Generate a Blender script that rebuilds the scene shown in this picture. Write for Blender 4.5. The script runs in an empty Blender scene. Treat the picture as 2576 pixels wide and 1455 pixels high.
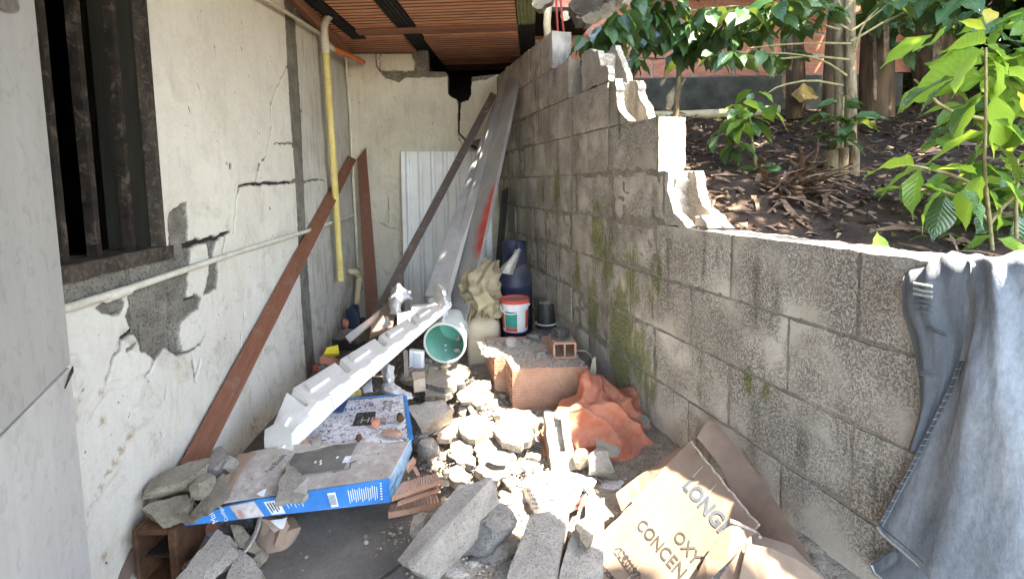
import bpy, bmesh, math, random
import numpy as np
from mathutils import Vector, Matrix, Euler
R = math.radians
random.seed(7)
scn = bpy.context.scene
C = scn.collection

# ---------------- camera ----------------
CAMH, FPX, CX, CY = 1.07, 1239.0, 1288.0, 570.0      # measured on a 2576 px wide view of the photograph
cam_d = bpy.data.cameras.new('camera'); cam = bpy.data.objects.new('camera', cam_d); C.objects.link(cam)
cam.location = (0, 0, CAMH)
CR = Matrix.Rotation(R(90 - 5), 3, 'X') @ Matrix.Rotation(R(-1.1), 3, 'Z')
cam.rotation_euler = CR.to_euler()
cam_d.sensor_width = 36; cam_d.lens = 36 * FPX / 2576
cam_d.shift_y = -(727.5 - CY) / 2576
cam_d.clip_start = 0.02; cam_d.clip_end = 200
scn.camera = cam

# ---------------- light ----------------
SUN = Vector((0.43, -0.20, 0.88)).normalized()        # direction towards the sun
w = bpy.data.worlds.new("World"); scn.world = w; w.use_nodes = True
nt = w.node_tree; bg = nt.nodes['Background']
sky = nt.nodes.new('ShaderNodeTexSky'); sky.sky_type = 'NISHITA'; sky.sun_disc = False
sky.sun_elevation = math.asin(SUN.z); sky.sun_rotation = math.atan2(SUN.x, SUN.y)
nt.links.new(sky.outputs[0], bg.inputs[0]); bg.inputs[1].default_value = 0.15
sd = bpy.data.lights.new('sun', 'SUN'); sd.energy = 2.7; sd.angle = R(0.55); sd.color = (1, .94, .84)
so = bpy.data.objects.new('sun', sd); C.objects.link(so); so.rotation_euler = SUN.to_track_quat('Z', 'Y').to_euler()
so.location = (3, -2, 6)
vs = scn.view_settings; vs.view_transform = 'Standard'; vs.look = 'None'; vs.gamma = 1; vs.use_curve_mapping = False
vs.exposure = 4.2
vs.use_white_balance = True; vs.white_balance_temperature = 7300; vs.white_balance_tint = 12
scn.cycles.max_bounces = 8; scn.cycles.diffuse_bounces = 5

# ---------------- geometry helpers ----------------
def ray(x, y):
    return CR @ Vector(((x - CX) / FPX, -(y - CY) / FPX, -1))
CO = Vector((0, 0, CAMH))
def P(x, y, Y):                        # world point seen at x,y at forward distance Y
    d = ray(x, y); return CO + d * (Y / d.y)
def F(x, y, z=0):                      # world point seen at x,y on the level z
    d = ray(x, y); return CO + d * ((z - CAMH) / d.z)
def onplane(x, y, p0, n):
    d = ray(x, y); return CO + d * ((p0 - CO).dot(n) / d.dot(n))
LD = Vector((-.0653, .9979, 0)); LN = Vector((.9979, .0653, 0)); LO = Vector((-.99, 0, 0))
RD = Vector((-.2834, .959, 0)); RN = Vector((-.959, -.2834, 0)); RO = Vector((1.087, 0, 0))
BD = Vector((.9979, .065, 0)); BN = Vector((.065, -.9979, 0)); BO = Vector((-1.248, 3.95, 0))
Z = Vector((0, 0, 1))
def LW(x, y, off=0): return onplane(x, y, LO + LN * off, LN)
def RW(x, y, off=0): return onplane(x, y, RO + RN * off, RN)
def BW(x, y, off=0): return onplane(x, y, BO + BN * off, BN)
def uv_of(p, O, U): return ((p - O).dot(U), p.z)

def hsh(ix, iy, s):
    n = np.sin(ix * 127.1 + iy * 311.7 + s * 74.7) * 43758.5453
    return n - np.floor(n)
def vn(x, y, s=0):
    x = np.asarray(x, float); y = np.asarray(y, float)
    ix = np.floor(x); iy = np.floor(y); fx = x - ix; fy = y - iy
    fx = fx * fx * (3 - 2 * fx); fy = fy * fy * (3 - 2 * fy)
    a = hsh(ix, iy, s); b = hsh(ix + 1, iy, s); c = hsh(ix, iy + 1, s); d = hsh(ix + 1, iy + 1, s)
    return (a * (1 - fx) + b * fx) * (1 - fy) + (c * (1 - fx) + d * fx) * fy - .5
def fbm(x, y, s=0, o=4):
    r = 0; a = 1
    for i in range(o):
        r = r + a * vn(x * 2 ** i, y * 2 ** i, s + i * 13); a *= .5
    return r
from mathutils import noise as mn
def n3(p, sc, seed=0): return mn.noise(Vector((p[0] * sc + seed * 3.1, p[1] * sc - seed * 1.7, p[2] * sc + seed)))

def link(name, me, mat=None, parent=None, smooth=True, M_=None):
    o = bpy.data.objects.new(name, me); C.objects.link(o)
    if mat is not None and len(me.materials) == 0:
        for m in (mat if isinstance(mat, (list, tuple)) else [mat]): me.materials.append(m)
    if parent is not None:
        o.parent = parent; o.matrix_parent_inverse = Matrix.Translation(-wl(parent))
    if M_ is not None: o.matrix_basis = M_
    if smooth and len(me.polygons): me.polygons.foreach_set('use_smooth', [True] * len(me.polygons))
    return o
def wl(o):
    return Vector(o['_l']) if '_l' in o else Vector((0, 0, 0))
def bmobj(name, bm, mat=None, parent=None, smooth=False, M_=None):
    bmesh.ops.recalc_face_normals(bm, faces=bm.faces)
    me = bpy.data.meshes.new(name); bm.to_mesh(me); bm.free()
    return link(name, me, mat, parent, smooth, M_)
def tag(o, label=None, cat=None, group=None, kind=None):
    if label: o['label'] = label
    if cat: o['category'] = cat
    if group: o['group'] = group
    if kind: o['kind'] = kind
    return o
def thing(name, label, cat, loc=(0, 0, 0), group=None):
    o = bpy.data.objects.new(name, None); C.objects.link(o); o.location = loc; o['_l'] = tuple(loc); o.empty_display_size = .05
    return tag(o, label, cat, group)
def autosmooth(o, ang=35):
    me = o.data
    me.polygons.foreach_set('use_smooth', [True] * len(me.polygons))
    try: me.set_sharp_from_angle(angle=R(ang))
    except Exception: pass
    return o

def box_bm(sx, sy, sz, n=1, bev=0, bm=None, M_=None):
    bm = bm or bmesh.new()
    r = bmesh.ops.create_cube(bm, size=1, matrix=(M_ or Matrix()) @ Matrix.Diagonal((sx, sy, sz, 1)))
    if bev:
        es = list({e for v in r['verts'] for e in v.link_edges})
        bmesh.ops.bevel(bm, geom=es, offset=bev, segments=1, affect='EDGES')
    return bm
def grid_cube(n):                                       # unit cube 0..1 with n x n faces a side
    bm = bmesh.new(); vd = {}
    def V(a, b, c):
        k = (round(a, 5), round(b, 5), round(c, 5))
        if k not in vd: vd[k] = bm.verts.new(k)
        return vd[k]
    nx, ny, nz = n
    def face(f, na, nb):
        for i in range(na):
            for j in range(nb):
                try: bm.faces.new([V(*f(i / na, j / nb)), V(*f((i + 1) / na, j / nb)), V(*f((i + 1) / na, (j + 1) / nb)), V(*f(i / na, (j + 1) / nb))])
                except ValueError: pass
    face(lambda a, b: (a, b, 0), nx, ny); face(lambda a, b: (a, b, 1), nx, ny)
    face(lambda a, b: (a, 0, b), nx, nz); face(lambda a, b: (a, 1, b), nx, nz)
    face(lambda a, b: (0, a, b), ny, nz); face(lambda a, b: (1, a, b), ny, nz)
    return bm
def hexa(name, p, mat, n=(6, 6, 3), rough=.003, parent=None, seed=0, sc=40, chip=.0, smooth=True):
    """p: 8 points; 0-3 one face in order round, 4-7 the opposite face"""
    p = [Vector(q) for q in p]
    bm = grid_cube(n)
    for v in bm.verts:
        a, b, c = v.co
        lo = (p[0] * (1 - a) + p[1] * a) * (1 - b) + (p[3] * (1 - a) + p[2] * a) * b
        hi = (p[4] * (1 - a) + p[5] * a) * (1 - b) + (p[7] * (1 - a) + p[6] * a) * b
        q = lo * (1 - c) + hi * c
        edge = sum(1 for t in (a, b, c) if t < .001 or t > .999)
        cen = sum(p, Vector()) / 8
        if chip and edge >= 2:
            q = q + (cen - q).normalized() * chip * max(0, .3 + 1.4 * n3(q, 45, seed))
        v.co = q + Vector((n3(q, sc, seed), n3(q, sc, seed + 5), n3(q, sc, seed + 9))) * rough
    o = bmobj(name, bm, mat, parent, False)
    return autosmooth(o, 40) if smooth else o
def hexn(fc, sc=.022): return max(2, min(14, int(fc / sc)))
def slab(name, pts, down, mat, parent=None, seed=0, rough=.003, jag=.006, step=.015, smooth=True):
    """outline (world points) pushed out by vector down, outline made ragged"""
    pts = [Vector(q) for q in pts]; out = []
    cen = sum(pts, Vector()) / len(pts)
    for i, a in enumerate(pts):
        b = pts[(i + 1) % len(pts)]; k = max(1, int((b - a).length / step))
        for j in range(k):
            q = a.lerp(b, j / k)
            d = (q - cen).normalized()
            q = q + d * jag * 2 * n3(q, 30, seed) + d * jag * n3(q, 90, seed + 3)
            out.append(q)
    bm = bmesh.new()
    vs_ = [bm.verts.new(q) for q in out]
    f = bm.faces.new(vs_)
    r = bmesh.ops.extrude_face_region(bm, geom=[f])
    nv = [g for g in r['geom'] if isinstance(g, bmesh.types.BMVert)]
    for v in nv: v.co += Vector(down)
    bmesh.ops.triangulate(bm, faces=[g for g in bm.faces if len(g.verts) > 4])
    bmesh.ops.subdivide_edges(bm, edges=[e for e in bm.edges if e.calc_length() > step * 2], cuts=1, use_grid_fill=False)
    bmesh.ops.triangulate(bm, faces=bm.faces)
    for v in bm.verts:
        v.co += Vector((n3(v.co, 35, seed), n3(v.co, 35, seed + 5), n3(v.co, 35, seed + 9))) * rough
    o = bmobj(name, bm, mat, parent, False)
    return autosmooth(o, 16) if smooth else o
def chunk(name, loc, size, mat, seed=0, rot=None, sub=3, cuts=9, parent=None, rough=.06):
    rn = random.Random(seed)
    bm = bmesh.new(); bmesh.ops.create_icosphere(bm, subdivisions=sub, radius=1)
    pl = []
    for i in range(cuts):
        n = Vector((rn.gauss(0, 1), rn.gauss(0, 1), rn.gauss(0, 1))).normalized(); pl.append((n, rn.uniform(.5, .8)))
    pl.append((Vector((0, 0, 1)), rn.uniform(.5, .7))); pl.append((Vector((0, 0, -1)), .6))
    for v in bm.verts:
        for n, d in pl:
            k = v.co.dot(n)
            if k > d: v.co -= n * (k - d)
        q = v.co.copy()
        v.co += q.normalized() * (rough * n3(q, 3, seed) + rough * .5 * n3(q, 8, seed))
    S = Matrix.Diagonal((size[0] / 1.4, size[1] / 1.4, size[2] / 1.2, 1))
    rot = rot or (rn.uniform(-.25, .25), rn.uniform(-.25, .25), rn.uniform(0, 6))
    bmesh.ops.transform(bm, matrix=Matrix.Translation(loc) @ Euler(rot).to_matrix().to_4x4() @ S, verts=bm.verts)
    return autosmooth(bmobj(name, bm, mat, parent), 28)
def tube(name, pts, r, mat, parent=None, seg=12, caps=True, taper=None, smooth=True, bm=None, fin=True, bend=0):
    pts = [Vector(q) for q in pts]
    if bend:
        for _ in range(bend):
            np_ = [pts[0]]
            for a, b in zip(pts, pts[1:]): np_ += [a.lerp(b, .25), a.lerp(b, .75)]
            np_.append(pts[-1]); pts = np_
    own = bm is None; bm = bm or bmesh.new()
    rings = []; up = None
    for i, q in enumerate(pts):
        t = (pts[min(i + 1, len(pts) - 1)] - pts[max(i - 1, 0)]).normalized()
        if up is None: up = t.orthogonal().normalized()
        up = (up - t * up.dot(t)).normalized(); s = t.cross(up)
        rr = r if taper is None else (taper[i * (len(taper) - 1) // max(1, len(pts) - 1)] if isinstance(taper, (list, tuple)) else r + (taper - r) * i / (len(pts) - 1))
        rings.append([bm.verts.new(q + (up * math.cos(2 * math.pi * k / seg) + s * math.sin(2 * math.pi * k / seg)) * rr) for k in range(seg)])
    for a, b in zip(rings, rings[1:]):
        for k in range(seg): bm.faces.new([a[k], a[(k + 1) % seg], b[(k + 1) % seg], b[k]])
    if caps: bm.faces.new(rings[0][::-1]); bm.faces.new(rings[-1])
    if not own: return None
    return autosmooth(bmobj(name, bm, mat, parent), 50)
def lathe(name, prof, mat, loc=(0, 0, 0), M_=None, seg=32, parent=None, ang=35, wob=0):
    """prof: (r,z) list"""
    bm = bmesh.new(); rings = []
    for r, z in prof:
        rings.append([bm.verts.new((r * math.cos(2 * math.pi * k / seg), r * math.sin(2 * math.pi * k / seg), z)) for k in range(seg)] if r > 1e-5 else [bm.verts.new((0, 0, z))])
    for a, b in zip(rings, rings[1:]):
        for k in range(seg):
            k2 = (k + 1) % seg
            if len(a) == 1 and len(b) == 1: continue
            if len(a) == 1: bm.faces.new([a[0], b[k], b[k2]])
            elif len(b) == 1: bm.faces.new([a[k], a[k2], b[0]])
            else: bm.faces.new([a[k], a[k2], b[k2], b[k]])
    T = Matrix.Translation(loc) @ (M_ or Matrix())
    bmesh.ops.transform(bm, matrix=T, verts=bm.verts)
    if wob:
        for v in bm.verts: v.co += Vector((n3(v.co, 15, 1), n3(v.co, 15, 2), n3(v.co, 15, 3))) * wob
    return autosmooth(bmobj(name, bm, mat, parent), ang)
def plank(name, a, b, wv, tv, mat, parent=None, seed=0, n=14, rough=.0015):
    """board from a to b with width vector wv and thickness vector tv"""
    a, b, wv, tv = map(Vector, (a, b, wv, tv))
    return hexa(name, [a - wv / 2, a + wv / 2, b + wv / 2, b - wv / 2, a - wv / 2 + tv, a + wv / 2 + tv, b + wv / 2 + tv, b - wv / 2 + tv], mat, (2, n, 1), rough, parent, seed, 12)
def cr(p0, p1, p2, p3, t):
    return .5 * ((2 * p1) + (-p0 + p2) * t + (2 * p0 - 5 * p1 + 4 * p2 - p3) * t * t + (-p0 + 3 * p1 - 3 * p2 + p3) * t ** 3)
def crv(a, n):
    """a: k x ... array along axis 0 -> n samples"""
    k = len(a); out = []
    for i in range(n):
        s = i / (n - 1) * (k - 1); j = min(int(s), k - 2); t = s - j
        out.append(cr(a[max(j - 1, 0)], a[j], a[j + 1], a[min(j + 2, k - 1)], t))
    return np.array(out)
def patch(name, rows, nu, nv, mat, parent=None, thick=.002, wr=0, wsc=8, seed=0, dirn=None, smooth=True, fold=None):
    a = np.array([[tuple(q) for q in r] for r in rows], float)
    a = crv(a, nv); a = crv(a.transpose(1, 0, 2), nu).transpose(1, 0, 2)
    d = np.array(dirn if dirn is not None else (0, -.5, .8))
    nn = np.cross(np.gradient(a, axis=1), np.gradient(a, axis=0)); l = np.linalg.norm(nn, axis=2, keepdims=True); nn = nn / np.maximum(l, 1e-9)
    sg = np.sign((nn * d).sum(axis=2, keepdims=True)); nn = nn * np.where(sg == 0, 1, sg)
    if wr:
        uu, vv = np.meshgrid(np.linspace(0, 1, nu), np.linspace(0, 1, nv))
        h = fbm(uu * wsc, vv * wsc, seed, 4) + .6 * (1 - 2 * np.abs(fbm(uu * wsc * .7 + 9, vv * wsc * .7, seed + 5, 3)))
        a = a + nn * (h * wr)[..., None]
    if fold is not None:
        uu, vv = np.meshgrid(np.linspace(0, 1, nu), np.linspace(0, 1, nv))
        a = a + nn * fold(uu, vv)[..., None]
    V = [tuple(q) for q in a.reshape(-1, 3)]
    Fc = [(j * nu + i, j * nu + i + 1, (j + 1) * nu + i + 1, (j + 1) * nu + i) for j in range(nv - 1) for i in range(nu - 1)]
    if thick:
        b = a - nn * thick; V += [tuple(q) for q in b.reshape(-1, 3)]; N = nu * nv
        Fc += [tuple(N + k for k in f[::-1]) for f in Fc]
        rim = [j * nu for j in range(nv)] + [(nv - 1) * nu + i for i in range(1, nu)] + [j * nu + nu - 1 for j in range(nv - 2, -1, -1)] + [i for i in range(nu - 2, 0, -1)]
        for i, k in enumerate(rim):
            k2 = rim[(i + 1) % len(rim)]; Fc.append((k, k2, k2 + N, k + N))
    me = bpy.data.meshes.new(name); me.from_pydata(V, [], Fc); me.update()
    o = link(name, me, mat, parent, True)
    bm = bmesh.new(); bm.from_mesh(me); bmesh.ops.recalc_face_normals(bm, faces=bm.faces); bm.to_mesh(me); bm.free()
    return autosmooth(o, 60)
def text(name, s, O, U, V, size, mat, parent, off=.0008, thick=.0004, sx=1, bold=0):
    """lettering starting at O, running along U, letter height along V"""
    cu = bpy.data.curves.new('t', 'FONT'); cu.body = s; cu.size = 1; cu.extrude = 0; cu.offset = bold; cu.resolution_u = 3
    o = bpy.data.objects.new('t', cu); me = bpy.data.meshes.new_from_object(o); bpy.data.objects.remove(o); bpy.data.curves.remove(cu)
    U = Vector(U).normalized(); V = (Vector(V) - U * Vector(V).dot(U)).normalized(); N = U.cross(V)
    k = size / .72
    M_ = Matrix(((U.x * k * sx, V.x * k, N.x, 0), (U.y * k * sx, V.y * k, N.y, 0), (U.z * k * sx, V.z * k, N.z, 0), (0, 0, 0, 1)))
    M_ = Matrix.Translation(Vector(O) + N * off) @ M_
    me.transform(M_)
    me.name = name
    return link(name, me, mat, parent, False)
def bvh_of(o):
    from mathutils.bvhtree import BVHTree
    me = o.data; return BVHTree.FromPolygons([v.co.copy() for v in me.vertices], [tuple(p.vertices) for p in me.polygons])
def print_on(name, s, x, y, ux, uy, size, tree, mat, parent, bold=0, gap=.0015):
    """lettering laid onto a crumpled surface; x,y its lower left, ux,uy its direction, size its height in photo units"""
    cu = bpy.data.curves.new('t', 'FONT'); cu.body = s; cu.size = 1; cu.resolution_u = 2; cu.offset = bold
    o = bpy.data.objects.new('t', cu); me = bpy.data.meshes.new_from_object(o); bpy.data.objects.remove(o); bpy.data.curves.remove(cu)
    l = math.hypot(ux, uy); ux /= l; uy /= l; k = size / .72
    for v in me.vertices:
        a, b = v.co.x * k, v.co.y * k
        d = ray(x + ux * a + uy * b, y + uy * a - ux * b).normalized(); h = tree.ray_cast(CO, d)
        v.co = (h[0] if h[0] else CO + d * 1.6) - d * gap
    me.name = name; return link(name, me, mat, parent, False)
def quad(name, pts, mat, parent, n=1, off=0, toward=None):
    pts = [Vector(q) for q in pts]
    nn = (pts[1] - pts[0]).cross(pts[2] - pts[0]).normalized()
    if toward is None: toward = CO - pts[0]
    if nn.dot(toward) < 0: nn = -nn
    bm = bmesh.new(); f = bm.faces.new([bm.verts.new(q + nn * off) for q in pts])
    return bmobj(name, bm, mat, parent)
# ---------------- materials ----------------
def lk(nt, a, b): nt.links.new(a, b)
def ramp(nt, fac, stops):
    r = nt.nodes.new('ShaderNodeValToRGB'); e = r.color_ramp.elements
    while len(e) < len(stops): e.new(.5)
    for k, (p, c) in zip(e, stops): k.position = p; k.color = (*c, 1) if len(c) == 3 else c
    lk(nt, fac, r.inputs[0]); return r.outputs[0]
def noise(nt, vec, sc, det=4, rgh=.55, dist=0, stretch=None):
    if stretch:
        mp = nt.nodes.new('ShaderNodeVectorMath'); mp.operation = 'MULTIPLY'; mp.inputs[1].default_value = stretch; lk(nt, vec, mp.inputs[0]); vec = mp.outputs[0]
    n = nt.nodes.new('ShaderNodeTexNoise'); n.inputs['Scale'].default_value = sc; n.inputs['Detail'].default_value = det
    n.inputs['Roughness'].default_value = rgh; n.inputs['Distortion'].default_value = dist; lk(nt, vec, n.inputs['Vector']); return n.outputs['Fac']
def mixc(nt, fac, a, b, mode='MIX'):
    m = nt.nodes.new('ShaderNodeMix'); m.data_type = 'RGBA'; m.blend_type = mode
    for s, v in ((m.inputs[0], fac), (m.inputs[6], a), (m.inputs[7], b)):
        if hasattr(v, 'links'): lk(nt, v, s)
        elif isinstance(v, (int, float)): s.default_value = v
        else: s.default_value = (*v, 1)
    return m.outputs[2]
def math_(nt, op, a, b=0, c=None):
    m = nt.nodes.new('ShaderNodeMath'); m.operation = op
    for s, v in zip(m.inputs, (a, b, c)):
        if v is None: continue
        if hasattr(v, 'links'): lk(nt, v, s)
        else: s.default_value = v
    return m.outputs[0]
def step_(nt, f, a, b):
    m = nt.nodes.new('ShaderNodeMapRange'); m.inputs[1].default_value = a; m.inputs[2].default_value = b; lk(nt, f, m.inputs[0]); return m.outputs[0]
def newmat(name):
    m = bpy.data.materials.new(name); m.use_nodes = True; nt = m.node_tree
    return m, nt, nt.nodes['Principled BSDF'], nt.nodes.new('ShaderNodeNewGeometry').outputs['Position']
def bump(nt, b, h, strength=.5, dist=.004):
    n = nt.nodes.new('ShaderNodeBump'); n.inputs['Strength'].default_value = strength; n.inputs['Distance'].default_value = dist
    lk(nt, h, n.inputs['Height']); lk(nt, n.outputs[0], b.inputs['Normal'])
def gen(name, c1, c2, c3=None, sc=9, rough=.85, bs=70, bd=.002, dust=None, dk=.45, metallic=0, stretch=None, pits=0, pc=(.03, .028, .025), psc=150, spec=.3, coat=0, trans=0, fine=.5):
    m, nt, b, pos = newmat(name)
    n = noise(nt, pos, sc, 5, .6, .3, stretch)
    col = ramp(nt, n, [(.33, c1), (.5, c3 or tuple((x + y) / 2 for x, y in zip(c1, c2))), (.67, c2)])
    n2 = noise(nt, pos, bs, 5, .7, 0, stretch)
    col = mixc(nt, fine, col, ramp(nt, n2, [(.3, (.35, .35, .35)), (.7, (.65, .65, .65))]), 'OVERLAY')
    h = n2
    if pits:
        p = noise(nt, pos, psc, 3, .7, .6)
        pm = step_(nt, p, .47, .36)
        pm = math_(nt, 'MULTIPLY', pm, pits)
        col = mixc(nt, pm, col, pc); h = math_(nt, 'SUBTRACT', n2, pm)
    if dust:
        g = nt.nodes.new('ShaderNodeNewGeometry'); sp = nt.nodes.new('ShaderNodeSeparateXYZ'); lk(nt, g.outputs['Normal'], sp.inputs[0])
        dm = math_(nt, 'MULTIPLY', step_(nt, sp.outputs[2], .1, .9), step_(nt, noise(nt, pos, 25, 5, .7), .3, .6))
        col = mixc(nt, math_(nt, 'MULTIPLY', dm, dk), col, dust)
    lk(nt, col, b.inputs['Base Color']); b.inputs['Roughness'].default_value = rough; b.inputs['Metallic'].default_value = metallic
    b.inputs['Specular IOR Level'].default_value = spec
    if coat: b.inputs['Coat Weight'].default_value = coat
    if trans: b.inputs['Transmission Weight'].default_value = trans
    bump(nt, b, h, .8, bd)
    return m
DUST = (.33, .29, .24)
def mat_block():
    m, nt, b, pos = newmat('cinder_block')
    n = noise(nt, pos, 5, 5, .6, .4)
    col = ramp(nt, n, [(.30, (.34, .30, .25)), (.5, (.44, .395, .335)), (.7, (.53, .49, .425))])
    # tone of each block
    oi = nt.nodes.new('ShaderNodeObjectInfo')
    col = mixc(nt, .35, col, ramp(nt, oi.outputs['Random'], [(0, (.32, .31, .30)), (1, (.62, .61, .60))]), 'OVERLAY')
    # vertical run marks
    st = noise(nt, pos, 18, 4, .6, .2, (1, 1, .09))
    low = noise(nt, pos, 3, 3, .6)
    col = mixc(nt, math_(nt, 'MULTIPLY', step_(nt, st, .52, .66), math_(nt, 'MULTIPLY', step_(nt, low, .45, .6), .7)), col, (.10, .088, .06))
    col = mixc(nt, math_(nt, 'MULTIPLY', step_(nt, st, .46, .3), .35), col, (.48, .44, .37))
    # open pores
    vo = nt.nodes.new('ShaderNodeTexVoronoi'); vo.feature = 'F1'; vo.inputs['Scale'].default_value = 150; vo.inputs['Randomness'].default_value = 1
    mp = nt.nodes.new('ShaderNodeVectorMath'); mp.operation = 'MULTIPLY_ADD'; mp.inputs[1].default_value = (1, 1, 1); lk(nt, pos, mp.inputs[0])
    nn = nt.nodes.new('ShaderNodeTexNoise'); nn.inputs['Scale'].default_value = 60; lk(nt, pos, nn.inputs['Vector'])
    sc = nt.nodes.new('ShaderNodeVectorMath'); sc.operation = 'SCALE'; sc.inputs['Scale'].default_value = .03; lk(nt, nn.outputs['Color'], sc.inputs[0])
    lk(nt, sc.outputs[0], mp.inputs[2]); lk(nt, mp.outputs[0], vo.inputs['Vector'])
    area = step_(nt, noise(nt, pos, 6, 4, .6), .36, .56)
    p2 = step_(nt, noise(nt, pos, 170, 3, .75, .5), .5, .4)
    pit = math_(nt, 'MULTIPLY', math_(nt, 'MAXIMUM', math_(nt, 'MULTIPLY', step_(nt, vo.outputs['Distance'], .33, .18), .8), p2), area)
    col = mixc(nt, math_(nt, 'MULTIPLY', pit, .66), col, (.10, .085, .066))
    # pale grains
    gr = step_(nt, noise(nt, pos, 260, 2, .6), .6, .7)
    col = mixc(nt, math_(nt, 'MULTIPLY', gr, .35), col, (.56, .52, .45))
    # moss patches, each with a place of its own on the wall
    mask = None
    for (x, y, rad, k) in MOSS:
        c = RW(x, y)
        d = nt.nodes.new('ShaderNodeVectorMath'); d.operation = 'SUBTRACT'; lk(nt, pos, d.inputs[0]); d.inputs[1].default_value = c
        d2 = nt.nodes.new('ShaderNodeVectorMath'); d2.operation = 'MULTIPLY'; lk(nt, d.outputs[0], d2.inputs[0]); d2.inputs[1].default_value = (1, 1, .45)
        l = nt.nodes.new('ShaderNodeVectorMath'); l.operation = 'LENGTH'; lk(nt, d2.outputs[0], l.inputs[0])
        q = math_(nt, 'MULTIPLY', step_(nt, l.outputs['Value'], rad, rad * .2), k)
        mask = q if mask is None else math_(nt, 'MAXIMUM', mask, q)
    mo = math_(nt, 'ADD', mask, math_(nt, 'MULTIPLY', math_(nt, 'SUBTRACT', noise(nt, pos, 30, 5, .7, .4, (1, 1, .25)), .5), 2.2))
    mo = math_(nt, 'MULTIPLY', step_(nt, mo, .35, .75), step_(nt, mask, .02, .3))
    mcol = ramp(nt, noise(nt, pos, 90, 4, .7), [(.35, (.07, .085, .02)), (.55, (.16, .18, .04)), (.7, (.27, .27, .08))])
    col = mixc(nt, math_(nt, 'MULTIPLY', mo, .72), col, mcol)
    lk(nt, col, b.inputs['Base Color']); b.inputs['Roughness'].default_value = .95; b.inputs['Specular IOR Level'].default_value = .15
    h = math_(nt, 'SUBTRACT', math_(nt, 'MULTIPLY', noise(nt, pos, 110, 5, .7), .7), math_(nt, 'MULTIPLY', pit, .9))
    bump(nt, b, h, .9, .004)
    return m
MOSS = [(1400, 470, .09, 1), (1500, 580, .12, 1), (1530, 650, .10, .9), (1490, 780, .10, 1.2), (1560, 860, .17, 1.3), (1605, 900, .10, 1.1), (1590, 700, .12, .8), (1640, 740, .09, .6),
        (1880, 955, .028, 1.1), (1925, 982, .028, 1), (1630, 950, .12, .8), (1450, 700, .12, .6), (1400, 560, .09, .5), (1365, 480, .07, .6), (1560, 960, .14, .7), (1650, 690, .06, 1), (2140, 1110, .02, .5)]
def mat_plaster(name, base, base2, dirt=.5, streak=.3):
    m, nt, b, pos = newmat(name)
    at = nt.nodes.new('ShaderNodeAttribute'); at.attribute_name = 'expo'
    ex = at.outputs['Fac']
    sp = nt.nodes.new('ShaderNodeSeparateXYZ'); lk(nt, pos, sp.inputs[0])
    n = noise(nt, pos, 2.2, 5, .6, .5)
    col = ramp(nt, n, [(.3, base2), (.62, base)])
    col = mixc(nt, .35, col, ramp(nt, noise(nt, pos, 60, 6, .75), [(.3, (.36, .36, .36)), (.7, (.6, .6, .6))]), 'OVERLAY')
    # brushed vertical traces
    v = noise(nt, pos, 26, 4, .6, .3, (1, 1, .16))
    col = mixc(nt, math_(nt, 'MULTIPLY', step_(nt, v, .5, .68), streak), col, tuple(c * .52 for c in base2))
    # blotchy grime, more of it low down
    low = step_(nt, sp.outputs[2], 1.5, .1)
    g = noise(nt, pos, 7, 6, .75, .8)
    gm = math_(nt, 'MULTIPLY', step_(nt, g, .52, .68), math_(nt, 'ADD', math_(nt, 'MULTIPLY', low, dirt), dirt * .35))
    col = mixc(nt, gm, col, (.27, .22, .155))
    # yellow drip
    y = noise(nt, pos, 5, 4, .6, 1.2, (1, 1, .5))
    col = mixc(nt, math_(nt, 'MULTIPLY', step_(nt, y, .6, .72), math_(nt, 'MULTIPLY', low, .5)), col, (.38, .29, .14))
    # brown smears with a place of their own
    if name == 'cream_plaster':
        sm = None
        for (x, y, r_) in [(325, 1100, .02), (305, 1130, .022), (290, 1160, .02), (272, 1190, .018), (255, 1225, .016), (240, 1255, .015), (225, 1290, .014), (217, 1325, .014), (262, 1400, .018), (255, 990, .02), (258, 1060, .02), (640, 1070, .05), (650, 1095, .05)]:
            d = nt.nodes.new('ShaderNodeVectorMath'); d.operation = 'DISTANCE'; lk(nt, pos, d.inputs[0]); d.inputs[1].default_value = LW(x, y)
            q = step_(nt, d.outputs['Value'], r_, r_ * .3); sm = q if sm is None else math_(nt, 'MAXIMUM', sm, q)
        sm = math_(nt, 'MULTIPLY', sm, step_(nt, noise(nt, pos, 55, 4, .7, .6), .44, .56))
        col = mixc(nt, math_(nt, 'MULTIPLY', sm, .8), col, (.30, .22, .11))
    # knocks and flecks
    f = step_(nt, noise(nt, pos, 48, 2, .5, 1.5, (1, 1, .5)), .715, .74)
    f2 = step_(nt, noise(nt, pos, 150, 2, .5, .5), .72, .76)
    fm = math_(nt, 'MAXIMUM', f, math_(nt, 'MULTIPLY', f2, .7))
    col = mixc(nt, math_(nt, 'MULTIPLY', fm, .8), col, (.06, .05, .04))
    # bared block and mortar
    bc = ramp(nt, noise(nt, pos, 16, 5, .65, .3), [(.3, (.10, .088, .07)), (.5, (.17, .15, .12)), (.7, (.25, .225, .185))])
    bc = mixc(nt, step_(nt, noise(nt, pos, 190, 3, .7), .48, .38), bc, (.05, .043, .034))
    col = mixc(nt, ex, col, bc)
    ak = nt.nodes.new('ShaderNodeAttribute'); ak.attribute_name = 'crack'
    col = mixc(nt, ak.outputs['Fac'], col, (.022, .019, .015))
    lk(nt, col, b.inputs['Base Color']); b.inputs['Roughness'].default_value = .9; b.inputs['Specular IOR Level'].default_value = .2
    h = math_(nt, 'SUBTRACT', noise(nt, pos, 45, 6, .7), math_(nt, 'MULTIPLY', fm, .5))
    bump(nt, b, h, .5, .003)
    return m
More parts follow.
